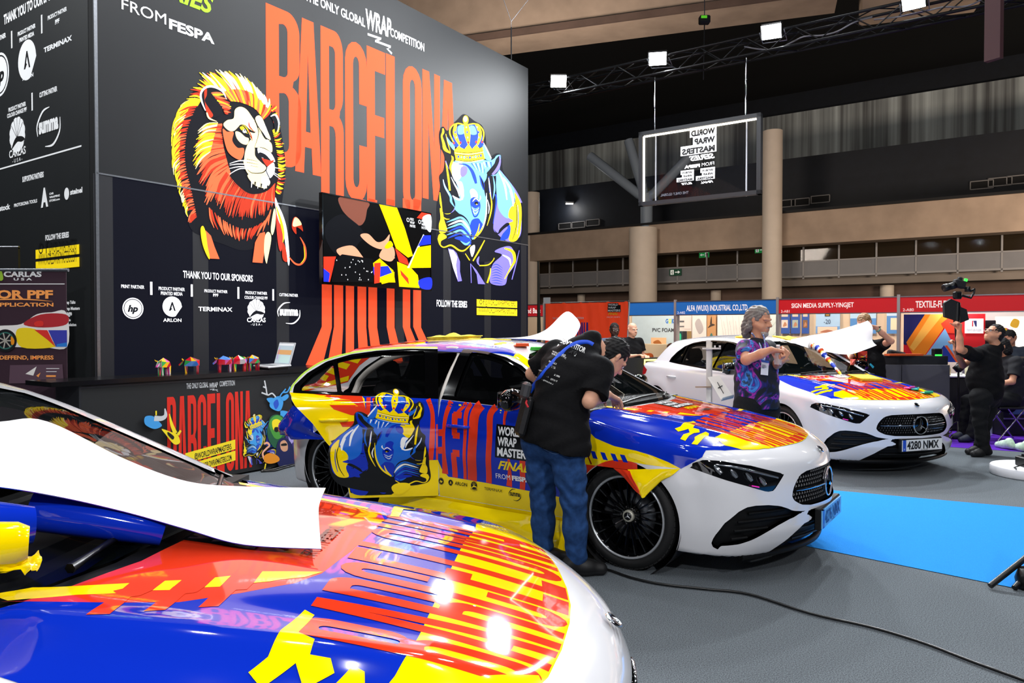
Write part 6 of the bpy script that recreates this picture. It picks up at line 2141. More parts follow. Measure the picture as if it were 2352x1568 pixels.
def head_prims(B, c, R, s=1.0, beard=0):
 X = lambda r, f, u: np.array(c) + R @ np.array([r, f, u]) * s
 B.ell(X(0, -.012, .030), (.074 * s, .092 * s, .088 * s), R)
 B.ell(X(0, .020, -.040), (.060 * s, .072 * s, .082 * s), R)
 B.ell(X(0, .050, -.085), (.036 * s, .036 * s, .032 * s), R)
 B.cone(X(-.034, .045, -.05), X(-.055, -.005, -.03), .026 * s, .026 * s)
 B.cone(X(.034, .045, -.05), X(.055, -.005, -.03), .026 * s, .026 * s)
 return X
def face_details(X, s, B2):
 B2.cone(X(0, .083, .010), X(0, .108, -.026), .009 * s, .013 * s)
 B2.cone(X(-.010, .094, -.030), X(.010, .094, -.030), .010 * s)
 B2.cone(X(-.045, .070, .022), X(-.012, .084, .020), .010 * s, .009 * s)
 B2.cone(X(.045, .070, .022), X(.012, .084, .020), .010 * s, .009 * s)
 B2.cone(X(-.020, .084, -.060), X(.020, .084, -.060), .0062 * s)
 B2.cone(X(-.017, .083, -.070), X(.017, .083, -.070), .0070 * s)
 for k in (-1, 1):
  B2.cone(X(k * .076, -.012, .016), X(k * .080, -.008, -.012), .013 * s, .010 * s)
  B2.cone(X(k * .080, -.018, .020), X(k * .083, -.020, .000), .010 * s, .008 * s)
M_skin = mat('skin_light', '#d9a184', .5, noise=.06, nscale=40)
M_skin2 = mat('skin_tan', '#c48a6a', .5, noise=.06, nscale=40)
M_skin3 = mat('skin_dark', '#3a231a', .5, noise=.06, nscale=40)
M_eye = mat('eye_white', '#e6e0da', .2)
M_iris = mat('eye_dark', '#20160f', .2)
M_lip = mat('lip', '#a8665a', .5)
M_hairk = mat('hair_black', '#0c0a0a', .75, noise=.3, nscale=90, bump=.5)
M_hairg = mat('hair_grey', '#77716b', .5, noise=.35, nscale=70, bump=.6, stretch=(4, 4, .5))
M_hairb = mat('hair_sandy', '#8a6a44', .5, noise=.3, nscale=90, bump=.5)
M_teek = mat('black_cotton', '#0e0e10', .9, noise=.2, nscale=60, bump=.25, spec=.2)
M_jean = mat('blue_denim', '#22406e', .9, noise=.32, nscale=26, bump=.35, spec=.2)
M_trk = mat('black_trousers', '#17181a', .9, noise=.15, nscale=60, bump=.2, spec=.2)
M_shoe = mat('black_shoe', '#0c0c0e', .55, noise=.2, nscale=50)
M_sole = mat('shoe_sole', '#1a1a1c', .6)
def eyes(X, s, parent, R, closed=False):
 mb = MB()
 for k in (-1, 1):
  c = Vector(X(k * .031, .0745, .004))
  if closed:
   mb.tube([Vector(X(k * .031 + t * .016, .083 - abs(t) * .006, -.001 - (1 - t * t) * .003)) for t in (-1, -.5, 0, .5, 1)], .0016 * s, M_iris, 5)
   continue
  M_ = Matrix.Translation(c) @ Matrix([[R[i, 0], R[i, 2], R[i, 1], 0] for i in range(3)] + [[0, 0, 0, 1]])
  mb.lathe([(.0001, .0125 * s), (.006 * s, .011 * s), (.0105 * s, .006 * s), (.012 * s, 0)], M_eye, 14, M_)
  mb.lathe([(.0001, .0133 * s), (.0045 * s, .0126 * s)], M_iris, 12, M_)
  mb.tube([Vector(X(k * .031 + t * .017, .0865 - abs(t) * .008, .012 - abs(t) * .004)) for t in (-1, -.5, 0, .5, 1)], .0018 * s, M_iris, 5)
 return mb.build('eye', parent)
def shoe(name, toe, heel, parent, m=None, ms=None, s=1.0):
 m = m or M_shoe
 a, b_ = np.array(heel, float), np.array(toe, float)
 d = (b_ - a) / np.linalg.norm(b_ - a)
 z = np.array([0, 0, 1.0])
 B = Blend(.025)
 B.cone(a + d * .03 + z * .055, a + d * .14 + z * .05, .040 * s, .044 * s).cone(a + d * .14 + z * .05, b_ - d * .05 + z * .038, .046 * s, .038 * s)
 B.cone(a + d * .045 + z * .08, a + d * .06 + z * .105, .040 * s, .042 * s).cone(a + d * .06 + z * .085, a + d * .16 + z * .055, .042 * s, .040 * s)
 fl = lambda P: np.maximum(B(P), (a[2] + .006) - P[:, 2])
 lo, hi = B.box()
 o = body_mesh(name, fl, (lo, hi), .010, ([m, ms or M_sole], lambda c, n: (c[:, 2] < a[2] + .032).astype(int)), parent)
 return o
def person_root(loc, label, group=None):
 return empty('person', loc, 0, label, 'person', group)
def rel(root, pts):
 return [np.array(p, float) - np.array(root.location) for p in pts]
# ================================================================== the bending installer beside the middle car
def bending_man():
 Y0 = 3.62
 base = onfloor(1268, 1300)
 base = Vector((.33, 4.60, 0))
 root = person_root(base, 'person in black T-shirt and jeans bending over the middle car, blue strap')
 D = lambda px, py, d: np.array(atdepth(px, py, d)) - np.array(base)
 dl, dr = 4.72, 4.50
 ankL, ankR = D(1248, 1250, dl + .03), D(1324, 1276, dr + .03)
 kneL, kneR = D(1247, 1150, dl), D(1318, 1148, dr)
 hipL, hipR = D(1243, 1015, 4.68), D(1300, 1022, 4.52)
 pel = (hipL + hipR) / 2 + np.array([0, 0, .05])
 chest = D(1300, 880, 4.64)
 upper = D(1325, 830, 4.70)
 neck = D(1376, 803, 4.74)
 head = D(1408, 822, 4.78)
 shL, shR = D(1272, 812, 4.90), D(1378, 853, 4.52)
 elL, elR = D(1222, 858, 5.02), D(1354, 922, 4.44)
 haL, haR = D(1300, 925, 5.1), D(1395, 905, 4.62)
 fd = np.array([.62, .25, -.75])
 R = basis(fd, (.75, .2, .62))
 S = Blend(.022)
 X = head_prims(S, head, R, 1.0)
 S.cone(neck - fd * .06, head - R[:, 2] * .05 - fd * .01, .056, .052)
 S.chain([shR, elR, (elR * .35 + haR * .65), haR], [.054, .041, .036, .026])
 S.chain([shL, elL, (elL * .35 + haL * .65), haL], [.054, .041, .036, .026])
 S2 = Blend(.010)
 face_details(X, 1.0, S2)
 hand(S2, haR, np.array([.5, .6, -.3]), np.array([0, .2, -1]), .35, 1.0, 1)
 hand(S2, haL, np.array([.5, -.2, -.4]), np.array([0, .2, -1]), .4, 1.0, -1)
 f = lambda P: smin(S(P), S2(P), .012)
 lo, hi = S.box()
 l2, h2 = S2.box()
 body_mesh('body', f, (np.minimum(lo, l2), np.maximum(hi, h2)), .0075, M_skin, root)
 eyes(X, 1.0, root, R)
 Hh = Blend(.02)
 Hh.ell(X(0, -.022, .045), (.082, .096, .090), R)
 Hh.ell(X(0, -.055, -.005), (.075, .062, .085), R)
 hw = lambda P: (P - head) @ R
 hf = lambda P: np.maximum(Hh(P), (hw(P)[:, 1] - .045) - np.clip(hw(P)[:, 2] - .05, 0, 1) * 3)
 lo, hi = Hh.box()
 body_mesh('hair', hf, (lo, hi), .009, M_hairk, root, None, (.005, 110, 1.0))
 T = Blend(.06)
 T.chain([pel + [0, 0, .02], (pel + chest) / 2, chest, upper], [.165, .165, .170, .150])
 T.cone(shL * .9 + upper * .1, shR * .9 + upper * .1, .085, .085)
 T.cone((shL + chest) / 2, (shR + chest) / 2, .12, .12)
 T.cone(pel + (hipL - pel) * .7 + [0, 0, .03], pel + (hipR - pel) * .7 + [0, 0, .03], .135, .135)
 T.cone(upper, neck - fd * .08, .10, .070)
 for hp in (hipL, hipR):
  T.cone((pel + chest) / 2 + (hp - pel) * .3, hp + [0, 0, -.02], .145, .152)
 sl = Blend(.03)
 sl.cone(shR, shR + (elR - shR) * .86 + [.01, 0, 0], .085, .083)
 sl.cone(shL, shL + (elL - shL) * .86, .085, .080)
 mid_ = (pel + chest) / 2
 flat = lambda P: P
 tf = lambda P: smin(T(P), sl(P), .04)
 ax = (elR - shR) / np.linalg.norm(elR - shR)
 axl = (elL - shL) / np.linalg.norm(elL - shL)
 hem = pel[2] - .07
 slR = Blend(.03).cone(shR, shR + (elR - shR) * 1.05 + [.01, 0, 0], .088, .088)
 slL = Blend(.03).cone(shL, shL + (elL - shL) * 1.05, .086, .082)
 tf = lambda P: smin(smin(T(P), np.maximum(slR(P), (P - shR) @ ax - np.linalg.norm(elR - shR) * .76), .04), np.maximum(slL(P), (P - shL) @ axl - np.linalg.norm(elL - shL) * .76), .04)
 def shirt(P):
  return np.maximum(tf(P), hem - .22 * (P[:, 0] - pel[0]) - P[:, 2])
 lo, hi = T.box()
 l2, h2 = sl.box()
 body_mesh('shirt', shirt, (np.minimum(lo, l2), np.maximum(hi, h2)), .012, M_teek, root, None, (.006, 26, .7))
 J = Blend(.045)
 J.cone(hipL + [0, 0, .02], hipR + [0, 0, .02], .128, .128)
 J.cone(pel + [0, 0, .06], pel - [0, 0, .03], .13, .13)
 for hp, kn, an in ((hipL, kneL, ankL), (hipR, kneR, ankR)):
  J.chain([hp, hp * .45 + kn * .55, kn, kn * .5 + an * .5, an + [0, 0, .0]], [.112, .092, .074, .070, .066])
 jf = lambda P: np.maximum(J(P), P[:, 2] - (pel[2] + .12))
 lo, hi = J.box()
 wrk = lambda P: jf(P) + .0045 * np.sin(P[:, 2] * 70 + 4 * np.sin(P[:, 0] * 22)) * np.exp(-((P[:, 2] - kneR[2] - .06) / .17) ** 2) + .004 * np.sin(P[:, 2] * 60 + P[:, 0] * 30) * np.exp(-((P[:, 2] - .14) / .07) ** 2)
 jo = body_mesh('jeans', wrk, (lo, hi), .011, M_jean, root)
 pb = MB()
 def onj(px, py):
  o = np.array([0, 0, CAM_H]) - np.array(base)
  d = np.array(ray(px, py))
  t = np.linspace(3.2, 5.6, 300)
  P = o + t[:, None] * d
  i = int(np.argmax(J(P) < 0))
  return Vector(P[i]) - Vector(d) * .004
 pts = [(1233, 1003), (1237, 1022), (1275, 1042), (1296, 1030), (1295, 1005), (1233, 1001)]
 q = [onj(*p_) for p_ in pts]
 pb.tube([Vector(v) for v in spline([tuple(v) for v in q], False, 5)], .0022, mat('denim_stitch', '#5f7fae', .8), 5)
 pb.build('pocket', jo)
 fwd = np.array([.80, .10, 0])
 fwd /= np.linalg.norm(fwd)
 for an, nm, dd in ((ankL, 'shoe', fwd), (ankR, 'shoe', fwd)):
  a = np.array([an[0], an[1], 0]) - dd * .085
  so = shoe(nm, a + dd * .29, a, root, M_shoe, M_sole, 1.05)
 def ont(px, py, lift=.012):
  o = np.array([0, 0, CAM_H]) - np.array(base)
  d = np.array(ray(px, py))
  t = np.linspace(3.2, 6.0, 400)
  P = o + t[:, None] * d
  k = tf(P) < 0
  if not k.any():
   return Vector(atdepth(px, py, 4.72)) - base
  return Vector(P[int(np.argmax(k))]) - Vector(d) * lift
 st = MB()
 pts = [ont(*p_) for p_ in ((1362, 792), (1349, 786), (1325, 788), (1300, 803), (1275, 827), (1255, 850), (1238, 871), (1226, 886), (1216, 900))]
 sp = [Vector(v) for v in spline([tuple(v) for v in pts], False, 4)]
 for a, b_ in zip(sp, sp[1:]):
  pass
 vs, fs = [], []
 for i, p_ in enumerate(sp):
  d = (sp[min(i + 1, len(sp) - 1)] - sp[max(i - 1, 0)]).normalized()
  v = (Vector((0, 0, CAM_H)) - base - p_).normalized()
  e = d.cross(v).normalized() * .015
  vs += [p_ - e, p_ + e, p_ + e - v * .003, p_ - e - v * .003]
 for i in range(len(sp) - 1):
  for j in range(4):
   fs.append((i * 4 + j, i * 4 + (j + 1) % 4, i * 4 + 4 + (j + 1) % 4, i * 4 + 4 + j))
 st.add(vs, fs, mat('blue_strap', '#1450d8', .5), True)
 st.build('bag_strap', root)
 bg = MB()
 c = D(1204, 955, 4.55)
 Rb = Matrix.Rotation(.25, 3, 'Y') @ Matrix.Rotation(.5, 3, 'Z')
 bg.box(Vector(c), (.055, .10, .25), mat('black_leather', '#101012', .35, bump=.2, nscale=80), Rb, .02)
 bg.box(Vector(c) + Vector((.01, -.03, .16)), (.05, .07, .10), mat('grey_pouch_flap', '#39393c', .4), Rb, .015)
 bg.tube([Vector(c) + Vector((.02, -.03, .2)), Vector(D(1218, 905, 4.6)), Vector(sp[-1])], .006, mat('brass_clip', '#b99a52', .3, .9), 6)
 bg.tube([Vector(D(1216, 905, 4.56)), Vector(D(1208, 925, 4.5)), Vector(D(1213, 935, 4.5))], .007, mat('red_tag', '#c41e2a', .5), 6)
 bg.build('pouch', root)
 pr = MB()
 M_pw = mat('shirt_print_white', '#e4e4e2', .8)
 def pstr(s, x0, y0, x1, y1, h, m=M_pw, bold=.03, lift=.006):
  vs, fs, tw = text2d(s, bold)
  dx, dy = x1 - x0, y1 - y0
  l = math.hypot(dx, dy)
  nx, ny = dy / l, -dx / l
  q = [(x0 + dx * a / tw + nx * b_ * h, y0 + dy * a / tw + ny * b_ * h) for a, b_ in vs]
  o = np.array([0, 0, CAM_H]) - np.array(base)
  P3 = []
  for (px, py) in q:
   P3.append(ont(px, py, lift))
  pr.add(P3, fs, m)
 pstr('COMPETITOR', 1284, 786, 1342, 811, 13)
 pr.add([ont(x, y, .004) for x, y in ((1282, 790), (1327, 808), (1321, 818), (1277, 799))], [(0, 1, 2, 3)], M_pw)
 pstr('EUROPE', 1281, 799, 1322, 816, 9, M_print_k, .03, .008)
 for i, (x0, y0, x1, y1, s, h) in enumerate(((1268, 808, 1282, 814, 'WORLD', 4), (1266, 813, 1281, 819, 'WRAP', 4), (1282, 812, 1298, 819, 'WORLD', 5), (1281, 817, 1299, 825, 'MASTERS', 5), (1260, 831, 1278, 838, 'PRODUCT', 4), (1252, 842, 1264, 847, 'TERMINAX', 3), (1266, 845, 1275, 848, 'USA', 6), (1236, 850, 1246, 854, 'ARLON', 3), (1272, 862, 1285, 867, 'summa', 4), (1244, 860, 1260, 867, 'wrapstock', 3), (1230, 866, 1245, 872, 'steinel', 3), (1247, 873, 1270, 884, '@WORLDWRAP', 3), (1264, 872, 1281, 878, 'STORE', 4))):
  pstr(s, x0, y0, x1, y1, h, M_pw, .02)
 pr.build('shirt_print', root)
 return root
bending_man()
# ================================================================== upright figures from joints
def figure(root, J, top, legs, skin, hair, hairm, h=.010, sleeve=.62, shoes=None, R=None, s=1.0, closed=False, hem=-.06, loose=1.0, wr=(.005, 28, 1.3), curl=(.9, .9), legs_on=True, pn=((0, 0, -1), (0, 0, -1)), hf=(None, None)):
 g = lambda k: np.array(J[k], float)
 S = Blend(.020)
 X = head_prims(S, g('head'), R, s)
 S.cone(g('neck') - [0, 0, .03], g('head') - R[:, 2] * .06 * s - R[:, 1] * .01, .058 * s, .054 * s)
 S2 = Blend(.009)
 face_details(X, s, S2)
 for k, sg in (('R', 1), ('L', -1)):
  sh, el, wr_ = g('sh' + k), g('el' + k), g('wr' + k)
  S.chain([sh, el, el * .4 + wr_ * .6, wr_], [.050 * s, .040 * s, .036 * s, .026 * s])
  i = 0 if k == 'R' else 1
  d = hf[i] if hf[i] is not None else (wr_ - el)
  hand(S2, wr_, np.array(d, float), np.array(pn[i], float), curl[i], s, sg)
 f = lambda P: smin(S(P), S2(P), .010)
 l1, h1 = S.box()
 l2, h2 = S2.box()
 body_mesh('body', f, (np.minimum(l1, l2), np.maximum(h1, h2)), h * .75, skin, root)
 eyes(X, s, root, R, closed)
 if hair:
  Hh = Blend(.02)
  hc, hr = g('head'), R
  if hair == 'short':
   Hh.ell(X(0, -.022, .042), (.080 * s, .096 * s, .088 * s), R)
   Hh.ell(X(0, -.052, -.005), (.073 * s, .062 * s, .080 * s), R)
  if hair == 'long':
   Hh.ell(X(0, -.022, .040), (.083 * s, .098 * s, .088 * s), R)
   Hh.chain([X(0, -.07, .03), X(0, -.095, -.06), X(.0, -.10, -.125), X(0, -.115, -.155)], [.07 * s, .058 * s, .045 * s, .022 * s])
   Hh.chain([X(.062, -.03, .02), X(.070, -.05, -.07), X(.062, -.08, -.13)], [.030 * s, .028 * s, .016 * s])
   Hh.chain([X(-.062, -.03, .02), X(-.070, -.05, -.07), X(-.062, -.08, -.13)], [.030 * s, .028 * s, .016 * s])
  if hair == 'bob':
   Hh.ell(X(0, -.02, .03), (.092 * s, .105 * s, .10 * s), R)
   Hh.ell(X(0, -.04, -.05), (.09 * s, .085 * s, .10 * s), R)
  q = lambda P: (P - hc) @ hr
  lim = .050 if hair == 'short' else .045
  hfn = lambda P: np.maximum(Hh(P), (q(P)[:, 1] - lim * s) - np.clip(q(P)[:, 2] - .05 * s, 0, 1) * 3)
  lo, hi = Hh.box()
  body_mesh('hair', hfn, (lo, hi), h, hairm, root, None, (.004, 90, 1.0))
 T = Blend(.055)
 pel, ch, nk = g('pel'), g('chest'), g('neck')
 T.chain([pel, pel * .5 + ch * .5, ch], [.155 * s * loose, .150 * s * loose, .150 * s])
 ax_ = (g('shR') - g('shL'))
 ax_ /= np.linalg.norm(ax_)
 for k in (-1, 1):
  T.chain([pel + ax_ * k * .055, ch + ax_ * k * .07], [.135 * s * loose, .135 * s])
 T.cone(g('shL') * .92 + nk * .08, g('shR') * .92 + nk * .08, .078 * s, .078 * s)
 T.cone(ch + (nk - ch) * .6, nk - [0, 0, .035], .095 * s, .072 * s)
 if 'belly' in J:
  T.ell(J['belly'], (.17 * s, .17 * s, .17 * s))
 sl = []
 for k in 'RL':
  sh, el = g('sh' + k), g('el' + k)
  a = (el - sh) / np.linalg.norm(el - sh)
  sl.append((Blend(.03).cone(sh, sh + (el - sh) * 1.05, .078 * s, .076 * s), sh, a, np.linalg.norm(el - sh) * sleeve))
 def shirt(P):
  d = T(P)
  for b_, sh, a, L in sl:
   d = smin(d, np.maximum(b_(P), (P - sh) @ a - L), .035)
  return np.maximum(d, pel[2] + hem - P[:, 2])
 lo, hi = T.box()
 for b_, *_r in sl:
  l2, h2 = b_.box()
  lo, hi = np.minimum(lo, l2), np.maximum(hi, h2)
 so = body_mesh('shirt', shirt, (lo, hi), h * 1.15, top, root, None, wr)
 if legs_on:
  B = Blend(.04)
  B.cone(g('hipL') + [0, 0, .02], g('hipR') + [0, 0, .02], .125 * s, .125 * s)
  B.cone(pel - [0, 0, .02], pel - [0, 0, .1], .13 * s, .125 * s)
  for k in 'RL':
   hp, kn, an = g('hip' + k), g('kn' + k), g('an' + k)
   B.chain([hp, hp * .5 + kn * .5, kn, kn * .5 + an * .5, an], [.106 * s, .090 * s, .072 * s, .068 * s, .066 * s])
  jf = lambda P: np.maximum(B(P), P[:, 2] - (pel[2] + .06)) if not J.get('seat') else B(P)
  lo, hi = B.box()
  body_mesh('trousers', jf, (lo, hi), h * 1.2, legs, root, None, (.005, 30, .4))
  if shoes is not None:
   for k in 'RL':
    an = g('an' + k)
    d = np.array(J['toe' + k], float)
    d[2] = 0
    d /= np.linalg.norm(d)
    a = np.array([an[0], an[1], J.get('floor', 0.0)]) - d * .08
    shoe('shoe', a + d * .28 * s, a, root, shoes)
 return X, shirt, so
def px_joints(base, spec):
 return {k: np.array(atdepth(*v)) - np.array(base) for k, v in spec.items()}
def on_surface(base, f, px, py, t0, t1, lift=.004):
 o = np.array([0, 0, CAM_H]) - np.array(base)
 d = np.array(ray(px, py))
 t = np.linspace(t0, t1, 400)
 i = int(np.argmax(f(o + t[:, None] * d) < 0))
 return Vector(o + t[i] * d) - Vector(d) * lift
# ---- bearded man in the printed shirt
def bearded():
 Y = 6.25
 b = Vector(atdepth(1738, 1100, Y))
 b.z = 0
 root = person_root(b, 'person in galaxy print shirt with lanyard, twisting open a water bottle')
 J = px_joints(b, dict(head=(1745, 736, Y - .01), neck=(1740, 785, Y), chest=(1738, 840, Y), pel=(1738, 920, Y), shR=(1712, 803, Y - .12), shL=(1764, 803, Y + .10), elR=(1714, 826, Y - .34), wrR=(1771, 803, Y - .42), elL=(1772, 845, Y + .06), wrL=(1796, 828, Y - .26),
      hipR=(1720, 938, Y - .07), hipL=(1756, 938, Y + .06), knR=(1722, 1035, Y - .08), knL=(1776, 1015, Y - .10), anR=(1722, 1120, Y - .02), anL=(1768, 1120, Y + .05)))
 J['anR'][2] = J['anL'][2] = .09
 J['toeR'] = J['toeL'] = (.75, -.65, 0)
 R = basis((.62, -.74, -.18))
 mp_ = bpy.data.materials.new('galaxy_print')
 mp_.use_nodes = True
 nt = mp_.node_tree
 bs = nt.nodes['Principled BSDF']
 bs.inputs['Roughness'].default_value = .8
 tc = nt.nodes.new('ShaderNodeTexCoord')
 n1 = nt.nodes.new('ShaderNodeTexNoise')
 n1.inputs['Scale'].default_value = 3.6
 n1.inputs['Detail'].default_value = 3
 n1.inputs['Distortion'].default_value = 2.2
 r1 = nt.nodes.new('ShaderNodeValToRGB')
 els = r1.color_ramp.elements
 els[0].position, els[0].color = .50, lin('#0b0c16')
 els[1].position, els[1].color = .55, lin('#1a1a66')
 for p_, c_ in ((.585, '#a8289e'), (.61, '#1c1e7c'), (.65, '#3f8fe0'), (.69, '#10102a'), (.78, '#8fd2f2')):
  e_ = els.new(p_)
  e_.color = lin(c_)
 nt.links.new(tc.outputs['Object'], n1.inputs['Vector'])
 nt.links.new(n1.outputs['Fac'], r1.inputs['Fac'])
 nt.links.new(r1.outputs['Color'], bs.inputs['Base Color'])
 X, shirt, so = figure(root, J, mp_, M_trk, M_skin2, 'long', M_hairg, .010, .66, M_shoe, R, 1.0, True, -.06, 1.05, (.006, 24, .5), (1.5, 1.0), pn=((.3, -.2, -1), (-.4, .6, -.3)), hf=((.9, .1, -.2), (.3, .2, .5)))
 B = Blend(.02)
 B.cone(X(-.018, .068, -.098), X(.018, .068, -.098), .020).cone(X(0, .070, -.105), X(0, .070, -.135), .022, .012)
 B.cone(X(-.024, .084, -.048), X(.024, .084, -.048), .0055)
 B.cone(X(-.045, .05, -.06), X(-.03, .06, -.09), .010).cone(X(.045, .05, -.06), X(.03, .06, -.09), .010)
 lo, hi = B.box()
 body_mesh('beard', B, (lo, hi), .007, mat('beard_grey', '#a79f96', .8, noise=.3, nscale=120, bump=.6), root, None, (.002, 120, .2))
 lb = MB()
 O_ = lambda x, y, l=.01: on_surface(b, shirt, x, y, 5.2, 7.2, l)
 for pts in ([(1727, 765), (1735, 775), (1747, 795), (1751, 820), (1755, 832)], [(1753, 768), (1757, 790), (1757, 815), (1755, 832)]):
  q = []
  for p_ in pts:
   try:
    v = O_(*p_)
   except Exception:
    v = Vector(atdepth(*p_, Y - .2)) - b
   q.append(v)
  q[0] = Vector(atdepth(*pts[0], Y - .10)) - b
  lb.tube([Vector(v) for v in spline([tuple(v) for v in q], False, 4)], .0065, mat('lanyard_white_blue', '#9fb2e6', .6, noise=.5, nscale=60), 6)
 lb.build('lanyard', root)
 bd = MB()
 q = [O_(*p_, .02) for p_ in ((1749, 826), (1766, 829), (1764, 862), (1747, 860))]
 bd.add(q + [v - Vector(ray(1750, 830)) * -.004 for v in q], [(0, 1, 2, 3), (7, 6, 5, 4), (0, 4, 5, 1), (1, 5, 6, 2), (2, 6, 7, 3), (3, 7, 4, 0)], mat('badge_card', '#eef0f2', .4))
 def bp_(u, v, l):
  return q[0].lerp(q[1], u).lerp(q[3].lerp(q[2], u), v) - Vector(ray(1757, 845)) * (.003 + l)
 ba = Art(bp_, .0005, 0)
 ba.rect(0, 0, 1, .14, mat('badge_blue', '#2c55a8', .5))
 for yy, w_ in ((.32, .5), (.42, .6), (.5, .35)):
  ba.rect(.1, yy, .1 + w_, yy + .04, mat('badge_ink', '#555a66', .5))
 bd.build('badge', root)
 ba.build('badge_print', root)
 bt = MB()
 c = Vector(atdepth(1787, 818, Y - .40))
 M_bot = mat('clear_bottle', '#cfdde2', .05, alpha=.35, spec=.9)
 bt.lathe([(.0, -.065), (.026, -.065), (.030, -.055), (.030, -.02), (.028, -.015), (.030, -.01), (.030, .03), (.020, .055), (.013, .065), (.013, .08)], M_bot, 20)
 bo = bt.build('water_bottle', None, c)
 tag(bo, 'clear plastic water bottle held by the person in galaxy print shirt', 'bottle')
 cp = MB()
 cp.lathe([(0, .092), (.014, .092), (.015, .076), (.0, .076)], M_white, 16)
 cp.build('cap', bo)
bearded()
# ---- person lifting the white film over the far car
def lifter():
 Y = 9.9
 b = Vector(atdepth(1995, 900, Y))
 b.z = 0
 root = person_root(b, 'person in black printed shirt holding up white film behind the far car')
 J = px_joints(b, dict(head=(1984, 742, Y), neck=(1990, 778, Y + .03), chest=(1994, 830, Y + .03), pel=(1996, 905, Y + .05), shL=(2020, 795, Y), shR=(1965, 797, Y + .12), elL=(2046, 783, Y - .22), wrL=(2012, 752, Y - .30), elR=(1945, 830, Y - .1), wrR=(1930, 800, Y - .3),
      hipR=(1978, 925, Y + .05), hipL=(2012, 925, Y + .05), knR=(1978, 1000, Y), knL=(2012, 1000, Y), anR=(1978, 1010, Y), anL=(2012, 1010, Y)))
 for k in ('anR', 'anL'):
  J[k][2] = .09
 for k in ('knR', 'knL'):
  J[k][2] = .48
 J['toeR'] = J['toeL'] = (-.5, -.85, 0)
 R = basis((-.72, -.55, -.42))
 X, shirt, so = figure(root, J, M_teek, M_trk, M_skin, 'short', M_hairb, .012, .55, M_shoe, R, 1.02, False, -.1, 1.08, curl=(1.2, 1.4), pn=((.0, -.3, 1), (-.6, -.5, -.5)), hf=(None, (-.9, -.1, .1)))
 w = MB()
 a = J['elL'] * .14 + J['wrL'] * .86
 d = Vector(J['wrL'] - J['elL']).normalized()
 w.lathe([(.030, -.012), (.034, -.012), (.034, .012), (.030, .012)], mat('green_watch', '#7fae92', .4), 18, Matrix.Translation(Vector(a)) @ d.to_track_quat('Z', 'Y').to_matrix().to_4x4())
 w.box(Vector(a) + Vector((.01, -.02, .034)), (.03, .03, .012), M_black, None, .004)
 w.build('wrist_watch', root)
 pr = MB()
 cols = [['#2f5fc0', '#c43a22'], ['#d8b422', '#2f5fc0'], ['#c43a22', '#d8b422']]
 for i, (x0, y0, x1, y1) in enumerate(((1953, 808, 1968, 822), (1970, 806, 1992, 822), (1953, 824, 1966, 838), (1968, 824, 1991, 845))):
  q = [on_surface(b, shirt, x, y, 8, 11, .012) for x, y in ((x0, y0), (x1, y0), (x1, y1), (x0, y1))]
  pr.add(q, [(0, 1, 2, 3)], mat('print_red', '#b8301e', .8))
  cx, cy = (x0 + x1) / 2, (y0 + y1) / 2
  for j, (rr, c_) in enumerate(((.85, '#d8b422'), (.62, '#2f5fc0'), (.3, '#9cc4ea'))):
   qq = [on_surface(b, shirt, cx + (x1 - x0) / 2 * rr * math.cos(t), cy + (y1 - y0) / 2 * rr * math.sin(t + j), 8, 11, .014 + .002 * j) for t in [k * 2 * math.pi / 9 for k in range(9)]]
   pr.add(qq, [list(range(9))], mat('print_' + c_, c_, .8))
 q = [on_surface(b, shirt, x, y, 8, 11, .012) for x, y in ((1996, 836), (2000, 834), (2008, 842), (2005, 846))]
 pr.add(q, [(0, 1, 2, 3)], mat('print_cyan', '#2aa6c8', .8))
 pr.build('shirt_print', root)
lifter()
